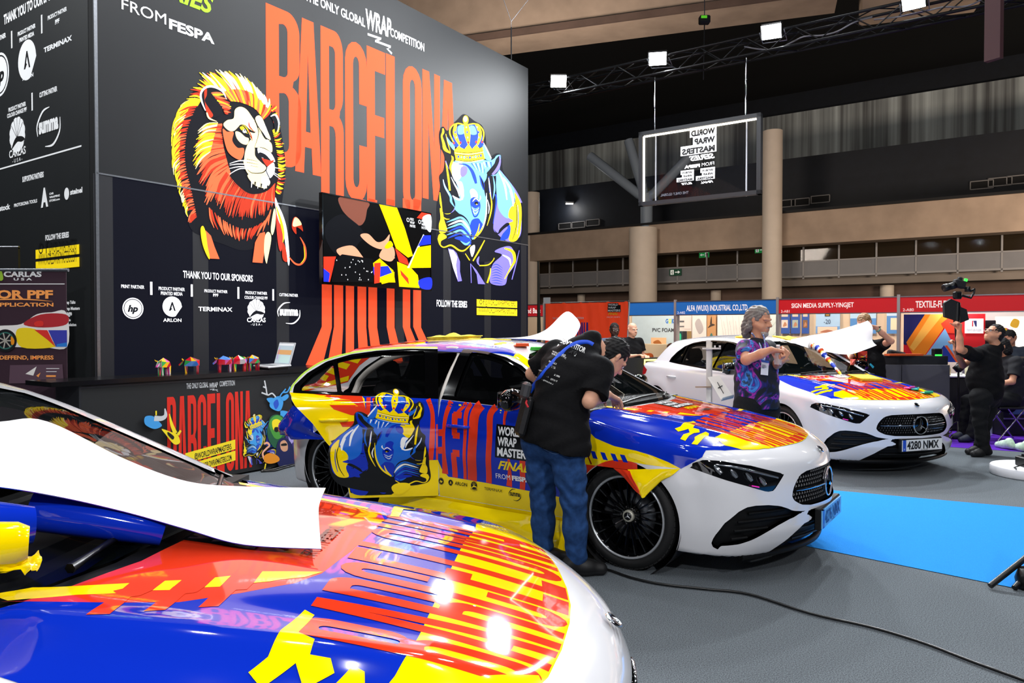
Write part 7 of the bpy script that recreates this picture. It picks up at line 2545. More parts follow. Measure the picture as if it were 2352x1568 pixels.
# ---- camera operator
def operator():
 b = onfloor(2262, 1046)
 Y = b.y
 root = person_root(b, 'person in black T-shirt and trousers looking up at a raised gimbal camera')
 J = px_joints(b, dict(head=(2283, 766, Y), neck=(2290, 792, Y), chest=(2265, 832, Y), pel=(2266, 895, Y), shL=(2235, 815, Y - .16), shR=(2268, 805, Y + .16), elL=(2206, 802, Y - .34), wrL=(2203, 762, Y - .34), elR=(2212, 838, Y + .22), wrR=(2194, 803, Y - .1),
      hipR=(2275, 915, Y + .10), hipL=(2252, 915, Y - .10), knR=(2262, 970, Y + .08), knL=(2250, 970, Y - .09), anR=(2250, 1022, Y + .08), anL=(2262, 1026, Y - .08)))
 J['anR'][2] = J['anL'][2] = .08
 J['toeR'] = J['toeL'] = (-1, -.1, 0)
 J['belly'] = np.array(J['pel']) * .6 + np.array(J['chest']) * .4 + np.array([-.07, -.02, 0])
 R = basis((-.88, -.10, .42))
 figure(root, J, M_teek, M_trk, M_skin2, 'short', M_hairk, .012, .72, M_shoe, R, .98, False, -.1, 1.12, curl=(1.3, 1.2), pn=((-.9, .2, 0), (-.9, .1, 0)), hf=((0, .1, 1), (0, -.1, 1)))
 gb = MB()
 X = lambda c: np.array(J['head']) + R @ np.array(c)
 for k in (-1, 1):
  gb.tube([Vector(X((k * .03 + .024 * math.cos(t), .094, .004 + .018 * math.sin(t)))) for t in [i * math.pi / 6 for i in range(13)]], .0022, M_steel, 5)
  gb.tube([Vector(X((k * .055, .092, .006))), Vector(X((k * .078, .0, .012)))], .002, M_steel, 5)
 gb.build('glasses', root)
 g = empty('camera_gimbal', atdepth(2196, 760, Y - .2), 0, 'black camera on a handheld gimbal raised by the person in black', 'camera')
 P = lambda px, py, d=-.2: Vector(atdepth(px, py, Y + d)) - g.location
 hb = MB()
 hb.tube([P(2200, 815), P(2198, 770), P(2197, 742)], [.018, .022, .026], M_black, 12)
 hb.tube([P(2197, 742), P(2199, 695)], [.035, .032], M_black, 12)
 hb.box(P(2199, 678), (.08, .08, .09), M_black, None, .015)
 hb.build('handle', g)
 mb = MB()
 mb.prism([(-.12, .09), (-.04, .14), (.06, .10), (.10, -.03), (.02, -.11), (-.11, -.07)], -.02, .02, M_blackm, lambda u, v, h: P(2190, 714) + Vector((u, h, v)))
 mb.prism([(-.06, .10), (.04, .06), (.07, -.06), (-.03, -.1)], -.02, .02, M_blackm, lambda u, v, h: P(2216, 722) + Vector((u, h + .05, v)))
 mb.build('monitor', g)
 ar = MB()
 ar.tube([P(2199, 676), P(2215, 680), P(2230, 684), P(2237, 672), P(2238, 662)], .013, M_black, 10)
 ar.tube([P(2238, 664), P(2230, 668), P(2218, 662), P(2210, 658)], .014, M_black, 10)
 ar.lathe([(0, -.03), (.03, -.03), (.03, .03), (0, .03)], M_black, 16, Matrix.Translation(P(2222, 664)))
 ar.build('gimbal_arm', g)
 cm = MB()
 c = P(2203, 652)
 Rc = Matrix.Rotation(math.radians(14), 3, 'Y')
 cm.box(c, (.13, .08, .09), M_blackm, Rc, .012)
 cm.box(c + Vector((.01, 0, .06)), (.05, .05, .04), M_blackm, Rc, .01)
 cm.box(c + Vector((.065, -.02, .045)), (.03, .02, .03), mat('green_led', '#30e040', .4, emit=2.5), Rc)
 cm.build('camera_body', g)
 ln = MB()
 d = Vector((-.92, -.05, -.24)).normalized()
 ln.lathe([(.0, .0), (.04, .0), (.042, .05), (.036, .055), (.044, .09), (.044, .14), (.038, .145), (.03, .13), (0, .125)], M_black, 24, Matrix.Translation(c + d * .05) @ d.to_track_quat('Z', 'Y').to_matrix().to_4x4())
 ln.build('lens', g)
operator()
# -- neighbouring stands at the back
BD = 24.0
zf1 = 2.42
zf0 = 1.98
def fascia(px0, px1, col, words, wx0, wx1, label, code=None, cx=None):
 s0, s1 = up_pt(px0, 700, BD)[0], up_pt(px1, 700, BD)[0]
 c = NV * s0 + UV * BD
 o = empty('fascia_sign', c, 0, label, 'sign')
 L = lambda a, z, l: NV * a + ZV * z - UV * l
 mb = MB()
 P = [L(a, z, l) for a in (0, s1 - s0) for z in (zf0, zf1) for l in (-.04, 0)]
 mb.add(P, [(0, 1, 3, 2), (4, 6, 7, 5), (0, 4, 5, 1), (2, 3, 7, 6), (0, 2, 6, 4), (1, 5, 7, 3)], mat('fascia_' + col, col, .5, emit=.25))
 for z in (zf0 - .02, zf1):
  P = [L(a, z_, l) for a in (0, s1 - s0) for z_ in (z, z + .03) for l in (-.05, .02)]
  mb.add(P, [(0, 1, 3, 2), (4, 6, 7, 5), (0, 4, 5, 1), (2, 3, 7, 6), (0, 2, 6, 4), (1, 5, 7, 3)], M_steel)
 mb.build('panel', o)
 if words:
  A = Art(L, .004, .004)
  w0, w1 = up_pt(wx0, 700, BD)[0] - s0, up_pt(wx1, 700, BD)[0] - s0
  A.text(words, w0, zf0 + .13, .19, mat('fascia_white', '#f4ecec', .5, emit=.5), w=w1 - w0, bold=.02)
  if code:
   a = up_pt(cx, 700, BD)[0] - s0
   A.text(code, a, zf0 + .035, .08, mat('fascia_white', '#f4ecec', .5, emit=.5))
  A.build('lettering', o)
 return o
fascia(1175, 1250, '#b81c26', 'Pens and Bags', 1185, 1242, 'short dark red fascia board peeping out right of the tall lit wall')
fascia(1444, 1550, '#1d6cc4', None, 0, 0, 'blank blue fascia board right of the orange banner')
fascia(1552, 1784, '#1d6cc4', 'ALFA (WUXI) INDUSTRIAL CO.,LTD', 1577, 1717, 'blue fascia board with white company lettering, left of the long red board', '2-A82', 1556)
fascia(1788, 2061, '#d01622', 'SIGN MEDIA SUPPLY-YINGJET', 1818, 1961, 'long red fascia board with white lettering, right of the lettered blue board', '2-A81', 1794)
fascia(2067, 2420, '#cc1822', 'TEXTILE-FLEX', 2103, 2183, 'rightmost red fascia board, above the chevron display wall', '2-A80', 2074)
M_sw1 = mat('stand_wall_warm', '#e6cfb4', .7, noise=.03, nscale=2)
M_sw2 = mat('stand_wall_white', '#d6d3d6', .7, noise=.03, nscale=2)
for px in (1250, 1551, 1786, 2064):
 s_ = up_pt(px, 700, BD)[0]
 mb = MB()
 nbox(mb, s_ - .04, s_ + .04, BD - .03, BD + .05, 0, 2.5, mat('alu_post', '#b9b4b8', .4, .4))
 nbox(mb, s_ - .02, s_ + .02, BD + .05, BD + .35, 0, 2.45, M_sw2)
 struct(mb.build('wall_partition'))
mb = MB()
nbox(mb, up_pt(1100, 700, BD)[0] - 4, up_pt(2064, 700, BD)[0], BD + 2.6, BD + 2.7, 0, 2.45, M_sw1)
struct(mb.build('wall_stand'))
mb = MB()
nbox(mb, up_pt(2064, 700, BD)[0], 40, BD + 2.6, BD + 2.7, 0, 2.45, M_sw2)
struct(mb.build('wall_stand'))
for px in (1330, 1500, 1600, 1720, 1850, 1990):
 s_ = up_pt(px, 700, BD + 1)[0]
 area_light('stand_spot', NV * s_ + UV * (BD + .6) + ZV * 2.4, NV * s_ + UV * (BD + 2.6) + ZV * 1.3, 24, .25, (1, .84, .66))
s_ = up_pt(2200, 700, BD + 1)[0]
area_light('stand_spot', NV * s_ + UV * (BD + .6) + ZV * 2.4, NV * s_ + UV * (BD + 2.6) + ZV * 1.3, 35, .25, (1, .95, .92))
def poster(px0, py0, px1, py1, D, col, label, parts=(), frame=None, glow_=0.1, name='poster', group=None):
 s0, z1 = up_pt(px0, py0, D)
 s1, z0 = up_pt(px1, py1, D)
 o = empty(name, NV * s0 + UV * D + ZV * z0, 0, label, name.replace('_', ' '), group)
 w, h = s1 - s0, z1 - z0
 L = lambda u, v, l: NV * (u * w) + ZV * (v * h) - UV * l
 mb = MB()
 P = [L(a, z, l) for a in (0, 1) for z in (0, 1) for l in (-.03, 0)]
 mb.add(P, [(0, 1, 3, 2), (4, 6, 7, 5), (0, 4, 5, 1), (2, 3, 7, 6), (0, 2, 6, 4), (1, 5, 7, 3)], mat('board_' + col, col, .6, emit=glow_, noise=.05, nscale=3))
 mb.build('board', o)
 if parts:
  A = Art(L, .003, .002)
  for p_ in parts:
   p_(A)
  A.build('print', o)
 return o
pc_ = lambda c, e=.1: mat('ink_' + c, c, .6, emit=e)
rect = lambda x0, y0, x1, y1, c, e=.1: (lambda A: A.rect(x0, y0, x1, y1, pc_(c, e)))
text = lambda s, x, y, h, w, c, **k: (lambda A: A.text(s, x, y, h, pc_(c), w=w, **k))
blob = lambda pts, c: (lambda A: A.blob(pts, pc_(c)))
PD = BD + 2.45
poster(1452, 722, 1551, 830, PD, '#b8cbd6', 'pale poster with PVC FOAM lettering and a peach picture', [text('G', .78, .80, .10, .06, '#2a6fc0', bold=.05), text('O', .85, .80, .10, .06, '#c8d83a', bold=.05), text('K', .92, .80, .10, .06, '#2a6fc0', bold=.05), text('PVC FOAM', .48, .62, .085, .5, '#3a3d44', bold=.02), rect(.45, .02, .80, .50, '#e8b98c'), blob([(.48, .1), (.6, .3), (.78, .35), (.74, .12)], '#f2dcc0'), blob([(.5, .40), (.62, .45), (.7, .36), (.6, .34)], '#a8632c')])
poster(1556, 722, 1588, 842, PD, '#cfcac6', 'narrow sample board with small dark pictures', [rect(0, .35, .35, .68, '#0f3a40'), rect(.36, .35, .68, .68, '#1a1b22'), rect(.69, .35, 1, .68, '#8a7046'), blob([(.08, .4), (.16, .62), (.28, .6), (.24, .4)], '#20c08a'), rect(.05, .85, .9, .88, '#55585e'), rect(.05, .76, .6, .78, '#55585e'), rect(.5, .72, .95, .95, '#e6c8c4'), rect(.05, .10, .32, .24, '#c8322a')])
poster(1590, 720, 1622, 838, PD, '#d9d2cf', 'grey patterned board beside the brown rock picture', [blob([(.2, .8), (.5, .9), (.8, .7), (.5, .6)], '#a9a2a4'), blob([(.3, .4), (.6, .5), (.7, .2), (.4, .15)], '#b0a6a6')])
poster(1624, 720, 1644, 838, PD, '#b98a5c', 'brown board with a green rock picture', [blob([(.3, .1), (.2, .45), (.55, .62), (.9, .3), (.8, .08)], '#3f6f66'), blob([(.35, .8), (.5, .95), (.55, .8)], '#3a2c20'), blob([(.1, .72), (.5, .8), (.9, .78), (.5, .75)], '#3a2c20')])
poster(1648, 720, 1718, 838, PD, '#e3ddd9', 'large pale marble board behind the person in galaxy print shirt', [lambda A: [A.stroke([(.05 + .1 * i, .1 + .08 * (i % 3)), (.2 + .09 * i, .5), (.1 + .1 * i, .95 - .1 * (i % 2))], .008, pc_('#b9aeb0')) for i in range(8)]])
poster(1755, 722, 1786, 838, PD, '#c8d2cf', 'pale green marble board beside the aluminium post', [lambda A: [A.stroke([(0, .2 + .2 * i), (.5, .15 + .2 * i), (1, .3 + .2 * i)], .01, pc_('#a8b8b4')) for i in range(4)]])
for i, (a, b_) in enumerate(((1792, 1814), (1817, 1837), (1842, 1858))):
 poster(a, 712, b_, 766, PD, '#2a4f9c', 'blue sample panel with two pictures, %s below the long red fascia' % ('leftmost', 'middle', 'third')[i], [rect(.15, .72, .8, .95, '#d8b8a4'), rect(.15, .25, .8, .58, ('#e6c6bc', '#9aa6a0', '#7a5638')[i]), blob([(.3, .3), (.5, .5), (.7, .35)], '#b07a5c')], group='blue sample panels')
poster(1874, 710, 1929, 766, PD, '#9fc0e0', 'light blue poster with a gold square and the number 20', [rect(0, 0, 1, .3, '#6c9ad0'), rect(.38, .70, .60, .97, '#2a2014'), rect(.42, .74, .56, .78, '#c8963c'), rect(.42, .82, .56, .86, '#c8963c'), rect(.42, .90, .56, .94, '#c8963c'), text('-20', .34, .40, .18, .28, '#3a4a66'), rect(.08, 0, .9, .28, '#e6c2ae'), blob([(.2, .05), (.5, .16), (.85, .05)], '#a86c54')])
poster(1953, 708, 2012, 766, PD, '#4f86c4', 'blue poster behind the head of the person lifting film', [rect(0, .6, 1, 1, '#a9c8e2'), text('YINGJET', .3, .93, .06, .45, '#4a6a9a')])
poster(2037, 708, 2062, 766, PD, '#4f86c4', 'blue poster with a pale square at the right end of the stand', [rect(0, .7, 1, 1, '#b9d0e6'), rect(.35, .15, 1, .62, '#ecd2b4'), rect(.4, .82, .9, .86, '#8fa6c4')])
o = poster(2076, 722, 2262, 833, BD + .9, '#cc1420', 'large display wall with orange, light blue and navy chevrons', [
 lambda A: A.poly([(0, 1), (.27, 1), (.035, .34), (0, .36)], pc_('#0d1664')), lambda A: A.poly([(.27, 1), (.62, 1), (.22, 0), (.17, 0), (.035, .40)], pc_('#f58a14')), lambda A: A.poly([(.34, 1), (.50, 1), (.13, .22), (.08, .3)], pc_('#fbb84c')),
 lambda A: A.poly([(.62, 1), (.72, .92), (.74, .6), (.55, .6), (.47, .8)], pc_('#e03a1c')), lambda A: A.poly([(.23, 0), (.52, .70), (.72, .05), (.70, 0)], pc_('#7cb4ea')), lambda A: A.poly([(.36, 0), (.51, .35), (.66, 0)], pc_('#12309c')), lambda A: A.poly([(.66, 0), (.70, .0), (.55, .35), (.52, .34)], pc_('#e0501c')),
 lambda A: A.rect(.76, .60, .98, .90, pc_('#f0eef2', .5)), lambda A: A.rect(.845, .74, .86, .86, pc_('#c02a3a')), lambda A: A.poly([(.86, .86), (.90, .86), (.90, .74), (.885, .74)], pc_('#1d2a66')), lambda A: A.text('TEXTILE-FLEX', .78, .645, .05, pc_('#6a6a7c'), w=.18)], glow_=.25, name='display_wall')
poster(2286, 727, 2420, 832, BD + 1.2, '#fff4e6', 'bright backlit panel with a pink and yellow figure at the right edge', [blob([(.02, .1), (.0, .6), (.2, .75), (.33, .5), (.3, .15), (.15, .05)], '#e83aa8'), blob([(.1, .6), (.18, .75), (.26, .6), (.18, .5)], '#f2d23a'), blob([(.05, .08), (.2, .25), (.3, .1), (.2, 0)], '#e8502a'), blob([(.26, .8), (.32, .95), (.42, .9), (.38, .75)], '#f2c23a')], glow_=1.0, name='lightbox')
mb = MB()
nbox(mb, up_pt(2262, 780, BD + 1.2)[0], up_pt(2287, 780, BD + 1.2)[0], BD + 1.1, BD + 1.5, 0, 1.75, mat('dark_cabinet', '#191a26', .6))
tag(mb.build('cabinet'), 'dark upright panel between the chevron wall and the backlit panel', 'cabinet')
mb = MB()
nbox(mb, up_pt(1452, 850, BD + 1.0)[0], up_pt(1560, 850, BD + 1.0)[0], BD + 1.0, BD + 1.6, 0, .95, mat('cream_counter', '#f0d9b4', .6, emit=.12))
tag(mb.build('stand_counter'), 'cream front counter behind the seated people, below the PVC FOAM poster', 'counter')
o = empty('display_table', atdepth(1500, 850, 12.5), 0, 'low dark display table edged with a lit yellow line', 'table')
mb = MB()
A_ = lambda x, y, d=12.5: Vector(atdepth(x, y, d)) - o.location
mb.add([A_(1432, 822), A_(1535, 822), A_(1535, 870), A_(1432, 890), A_(1440, 820, 14), A_(1545, 820, 14), A_(1545, 870, 14), A_(1440, 880, 14)], [(0, 1, 2, 3), (4, 5, 1, 0), (1, 5, 6, 2), (4, 0, 3, 7), (5, 4, 7, 6)], M_blackm)
mb.build('body', o)
mb = MB()
mb.tube([A_(1481, 860, 12.42), A_(1481, 827, 12.42), A_(1524, 826, 12.42)], .02, mat('yellow_led_line', '#fff06a', .4, emit=2.2), 6)
mb.build('light_line', o)
mb = MB()
mb.quad(A_(1485, 862, 12.44), A_(1526, 862, 12.44), A_(1526, 831, 12.44), A_(1485, 832, 12.44), mat('beige_print', '#c9ab8e', .6, emit=.2))
mb.build('front_print', o)
# -- orange banner on its stand
OB = 19.5
s0, z1 = up_pt(1252, 696, OB)
s1, _ = up_pt(1444, 690, OB)
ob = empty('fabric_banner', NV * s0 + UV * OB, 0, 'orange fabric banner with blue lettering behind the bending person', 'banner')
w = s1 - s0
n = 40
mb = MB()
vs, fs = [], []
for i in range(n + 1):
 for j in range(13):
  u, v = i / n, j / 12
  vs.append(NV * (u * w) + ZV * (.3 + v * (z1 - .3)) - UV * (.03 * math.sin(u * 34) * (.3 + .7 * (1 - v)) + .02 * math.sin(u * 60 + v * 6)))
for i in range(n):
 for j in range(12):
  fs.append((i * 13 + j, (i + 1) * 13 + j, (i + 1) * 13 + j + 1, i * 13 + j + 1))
mb.add(vs, fs, mat('orange_fabric', '#e8431f', .8, noise=.06, nscale=5, emit=.35), True)  # glow put into the fabric to brighten it; the banner is not lit
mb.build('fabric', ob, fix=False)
A = Art(lambda u, v, l: NV * (u * w) + ZV * v - UV * (l + .06), .004, .004)
A.text('THE ONLY GLOBAL', .11, 1.80, .06, M_print_w, w=.17, bold=.02)
wrap_script_ = A.text('WRAP', .285, 1.79, .10, M_print_w, w=.075, bold=.02, shear=.2)
A.text('COMPETITION', .37, 1.80, .06, M_print_w, w=.125, bold=.02)
city_word(lambda u, v: (u, .75 + v * .95), mat('banner_blue', '#3a2fa0', .7), A, .12, .56, .14)
A.rect(.785, 2.0, .925, 2.20, M_print_k)
for i, (s, ww) in enumerate((('WORLD', .11), ('WRAP', .09), ('MASTERS', .14))):
 A.rect(.78, 2.165 - i * .085, .79 + ww, 2.255 - i * .085, M_print_k)
 A.text(s, .785, 2.18 - i * .085, .06, M_print_w, w=ww, bold=.03)
A.text('FINAL', .79, 1.91, .07, mat('banner_yellow', '#f2c81e', .7), w=.11, bold=.02, shear=.3)
A.text('FROM FESPA', .775, 1.83, .035, M_print_w, w=.15)
A.build('print', ob)
fr = MB()
for u in (0, 1):
 fr.tube([NV * (u * w) + ZV * 0, NV * (u * w) + ZV * (z1 + .03)], .02, M_steel, 8)
fr.tube([ZV * z1, NV * w + ZV * z1], .02, M_steel, 8)
fr.tube([NV * (w + .05) + UV * -.3, NV * (w + .02) + ZV * z1 * .99], .02, mat('white_strut', '#cfd3d8', .4), 8)
fr.tube([NV * (w + .10) + UV * .3, NV * (w + .02) + ZV * z1 * .55], .02, mat('white_strut', '#cfd3d8', .4), 8)
fr.build('frame', ob)
o = empty('rope_pole', onfloor(1240, 905), 0, 'slim dark pole beside the right end of the tall wall', 'pole')
d_ = o.location.y
mb = MB()
mb.tube([Vector((0, 0, 0)), Vector(atdepth(1238, 760, d_)) - o.location, Vector(atdepth(1236, 600, d_)) - o.location], [.05, .045, .02], mat('dark_olive_pole', '#22231a', .7), 10)
mb.build('pole', o)
tag(MB().box(atdepth(1256, 690, 19.3), (.2, .02, .16), M_white, Matrix.Rotation(-.6, 3, 'Z')).build('notice'), 'small white notice above the left end of the orange banner', 'notice')
for i, (px, py, dirn, D) in enumerate(((1551, 625, 1, G + 1.0), (1617, 585, -1, G + 5), (1746, 574, 1, G + 5))):
 s_, z_ = up_pt(px, py, D)
 o = empty('exit_sign', NV * s_ + UV * D + ZV * z_, 0, ('green exit sign with right arrow on the gallery railing', 'lit green exit sign with left arrow inside the gallery glass', 'lit green exit sign with right arrow beside the slim column')[i], 'sign')
 ww, hh = (.62, .33) if i == 0 else (.55, .3)
 L = lambda u, v, l: NV * (u * ww) + ZV * (v * hh) - UV * l
 mb = MB()
 P = [L(a, z, l) for a in (-.5, .5) for z in (-.5, .5) for l in (-.06, 0)]
 mb.add(P, [(0, 1, 3, 2), (4, 6, 7, 5), (0, 4, 5, 1), (2, 3, 7, 6), (0, 2, 6, 4), (1, 5, 7, 3)], mat('exit_green' if i else 'exit_green_dark', '#1a9a4a' if i else '#0f4a34', .4, emit=.9 if i else .05))
 mb.build('panel', o)
 A = Art(L, .004, .004)
 wm = mat('exit_white' if i else 'exit_white_dull', '#f2f6f0', .4, emit=.9 if i else .25)
 k = dirn
 A.rect(-.02 * k if k > 0 else -.36, -.06, .22 * k if k > 0 else .02, .06, wm) if False else A.poly([(-.02 * k, -.07), (.22 * k, -.07), (.22 * k, -.24), (.42 * k, 0), (.22 * k, .24), (.22 * k, .07), (-.02 * k, .07)], wm)
 A.rect(min(-.12 * k, -.40 * k), -.36, max(-.12 * k, -.40 * k), .36, wm)
 A.disc(-.24 * k, .20, .03, .07, mat('exit_green_dark', '#0f4a34', .4))
 A.stroke([(-.24 * k, .10), (-.27 * k, -.08), (-.2 * k, -.3)], .05, mat('exit_green_dark', '#0f4a34', .4))
 A.stroke([(-.33 * k, -.02), (-.24 * k, .08), (-.16 * k, 0)], .03, mat('exit_green_dark', '#0f4a34', .4))
 A.build('pictogram', o)
o = empty('chain_hoist', atdepth(1618, 46, 15.5), 0, 'small chain hoist with a green light hanging above the truss', 'hoist')
MB().box((0, 0, 0), (.22, .16, .16), M_blackm, None, .02).box((-.03, -.09, .03), (.12, .02, .05), mat('green_led_dim', '#5ac22a', .4, emit=.6)).build('body', o)
MB().tube([(0, 0, .08), (0, 0, 4)], .01, M_steel, 6).tube([(0, 0, -.08), (.01, .1, -1.2)], .012, M_blackm, 6).build('chain', o)
o = empty('suspension_rigging', PC + UV * 6.9 + NV * .0 + ZV * WH, 0, 'thin wires and hook holding up the corner of the tall wall', 'rigging')
MB().tube([(0, 0, 0), (0, 0, .55)], .012, M_blackm, 6).tube([(0, 0, .55), Vector((0, 0, .65)), NV * .9 + UV * .5 + ZV * 1.9], .005, M_steel, 5).tube([(0, 0, .65), NV * -.3 + UV * -.4 + ZV * 1.9], .005, M_steel, 5).build('wire', o)
# -- grey counter, flight cases, table and chair behind the far car
GC = onfloor(2180, 1010)
o = empty('reception_counter', GC, 0, 'grey panelled counter right of the far car', 'counter')
e = Vector((-.96, .10, 0)).normalized()
f_ = Vector((.10, .96, 0)).normalized()
ht = 1.02
mb = MB()
for a0, a1 in ((0, .62), (.63, 1.3)):
 mb.add([e * a + f_ * b_ + ZV * z for a in (a0, a1) for b_ in (0, .6) for z in (0, ht)], [(0, 1, 3, 2), (4, 6, 7, 5), (0, 4, 5, 1), (2, 3, 7, 6), (0, 2, 6, 4), (1, 5, 7, 3)], mat('grey_laminate', '#4a4a52', .6, noise=.04, nscale=3))
mb.build('panel', o)
mb = MB()
mb.add([e * a + f_ * b_ + ZV * z for a in (-.02, 1.32) for b_ in (.1, .62) for z in (ht, ht + .12)], [(0, 1, 3, 2), (4, 6, 7, 5), (0, 4, 5, 1), (2, 3, 7, 6), (0, 2, 6, 4), (1, 5, 7, 3)], mat('black_counter_top', '#1c1c20', .4))
mb.build('top', o)
M_or = mat('orange_folder', '#c8501c', .5)
tag(MB().box(GC + e * .55 + f_ * .12 + ZV * (ht + .135), (.5, .12, .025), M_or, Matrix.Rotation(.1, 3, 'Z')).build('folder'), 'orange folder lying on the grey counter', 'folder')
tag(MB().box(GC + e * .08 + f_ * .2 + ZV * (ht + .17), (.12, .08, .10), M_black, None, .01).box(GC + e * .08 + f_ * .155 + ZV * (ht + .13), (.09, .01, .02), mat('green_led', '#30e040', .4, emit=2.5)).build('receiver'), 'small black receiver with green lights on the grey counter', 'device')
o = empty('video_camera', atdepth(2058, 826, 10.4), 0, 'black video monitor on an arm left of the chevron wall', 'camera')
mb = MB()
mb.box((0, 0, .06), (.24, .10, .13), M_blackm, Matrix.Rotation(.2, 3, 'Y'), .02)
mb.build('housing', o)
MB().tube([(.13, 0, .05), (.17, 0, -.02), (.12, 0, -.10), (.0, 0, -.08)], .014, M_black, 8).tube([(-.02, 0, -.05), (-.02, 0, -.30)], .025, M_black, 10).build('arm', o)
o = empty('equipment_rack', onfloor(2400, 1005), 0, 'black equipment rack behind the seated person', 'rack')
mb = MB()
mb.box((0, .5, .55), (1.0, .7, 1.1), mat('rack_black', '#0e0e12', .5), None, .02)
mb.build('case', o)
for z in (.25, .55, .85):
 MB().box((0, .14, z), (.96, .02, .02), M_steel).build('shelf', o)
 MB().box((-.3, .14, z + .10), (.2, .02, .08), mat('rack_blue', '#2a3a66', .5, emit=.2)).build('rack_unit', o)
mb = MB()
mb.box(Vector(atdepth(2360, 846, 13)), (2.2, .5, .18), mat('counter_grey_edge', '#8a8a92', .5))
tag(mb.build('counter_top'), 'pale grey counter edge behind the seated person at the right edge', 'counter')
CH = onfloor(2300, 1012)
o = empty('folding_chair', CH, 0, 'chrome legged folding chair under the person in dark hoodie', 'chair')
st_ = mat('chair_black', '#101014', .5)
mb = MB()
mb.box((.05, 0, .46), (.42, .42, .03), st_, None, .01)
mb.build('seat', o)
MB().box((.28, 0, .78), (.03, .40, .34), st_, Matrix.Rotation(.15, 3, 'Y'), .01).build('backrest', o)
M_tubc = mat('chrome_leg', '#b6b0c8', .15, 1.0)
for y in (-.2, .2):
 for a, b_ in ((-.20, .18), (.30, -.05)):
  MB().tube([(a, y, 0), (b_, y, .46)], .011, M_tubc, 8).build('leg', o)
 MB().tube([(.18, y, .46), (.30, y, .95)], .011, M_tubc, 8).build('frame', o)
def seated():
 b = CH
 Y = b.y
 root = person_root(b, 'person in dark hoodie sitting on the folding chair')
 J = dict(pel=(.08, 0, .60), chest=(.10, 0, .95), neck=(.06, 0, 1.14), head=(-.02, 0, 1.27), shR=(.06, .20, 1.07), shL=(.06, -.20, 1.07), elR=(-.02, .24, .82), elL=(-.04, -.26, .82), wrR=(-.24, .12, .74), wrL=(-.26, -.14, .76), hipR=(.05, .10, .56), hipL=(.05, -.10, .56), knR=(-.38, .14, .54), knL=(-.38, -.14, .54), anR=(-.42, .14, .09), anL=(-.50, -.14, .09), toeR=(-1, 0, 0), toeL=(-1, -.1, 0), seat=1)
 R = basis((-.9, .2, -.35))
 figure(root, J, mat('dark_hoodie', '#17181d', .9, noise=.2, nscale=50), M_trk, M_skin2, 'bob', M_hairk, .012, .7, mat('navy_trainer', '#1c2233', .6), R, .97, False, -.04, 1.05)
seated()
def simple_person(px, py_head, hpx, label, facing, skin, hair, hairm, top, pose='stand', extra=None, trs=None):
 Y = .235 * 1702 / hpx
 hd = Vector(atdepth(px, py_head, Y))
 b = Vector((hd.x, hd.y, 0))
 root = person_root(b, label)
 H = hd.z
 f = np.array(facing + (0,), float)
 f /= np.linalg.norm(f)
 r = np.array([f[1], -f[0], 0])
 u = np.array([0, 0, 1.0])
 P = lambda a, c, z: r * a + f * c + u * z
 k = H / 1.60 if pose == 'stand' else 1.0
 hz_ = .92 * k if pose == 'stand' else H - .72
 J = dict(head=P(0, .02, H), neck=P(0, -.02, H - .16), chest=P(0, -.02, H - .36), pel=P(0, 0, hz_ + .02), shR=P(.19, -.02, H - .22), shL=P(-.19, -.02, H - .22), elR=P(.24, .02, H - .48), elL=P(-.24, .02, H - .48), wrR=P(.12, .26, H - .44), wrL=P(-.10, .26, H - .46), hipR=P(.09, 0, hz_), hipL=P(-.09, 0, hz_))
 if pose == 'stand':
  J.update(knR=P(.10, .02, .48), knL=P(-.10, .02, .48), anR=P(.10, 0, .09), anL=P(-.10, 0, .09))
 else:
  J.update(knR=P(.12, .4, hz_), knL=P(-.12, .4, hz_), anR=P(.12, .42, .09), anL=P(-.12, .42, .09), seat=1)
 J['toeR'] = J['toeL'] = f
 tilt = extra or -.1
 R = basis(tuple(f[:2]) + (tilt,))
 figure(root, J, top, trs or M_trk, skin, hair, hairm, .014, .6, M_shoe, R, 1.0)
 return root
simple_person(1411, 758, 31, 'person in slate blue shirt standing before the orange banner', (.1, -1), M_skin3, 'short', mat('hair_cropped', '#120d0b', .9), mat('slate_shirt', '#3d4a60', .8))
simple_person(1451, 757, 31, 'person in black T-shirt standing just right of the orange banner', (.5, -.85), M_skin, None, None, M_teek)
simple_person(1473, 797, 24, 'person in orange shirt sitting behind the dark display table', (-.2, -1), M_skin2, 'short', M_hairk, mat('orange_shirt', '#d8601c', .8), 'sit')
simple_person(1541, 801, 24, 'person in dark blouse sitting behind the rear end of the far car', (.4, .9), M_skin, 'bob', mat('hair_auburn', '#6a3418', .6, noise=.3, nscale=60), mat('dark_blouse', '#2a2226', .8), 'sit')
simple_person(2321, 776, 34, 'person in navy polo shirt looking down at the backlit stand', (-.8, -.45), M_skin2, 'short', M_hairk, mat('navy_polo', '#1d2836', .8), 'stand', -.55)
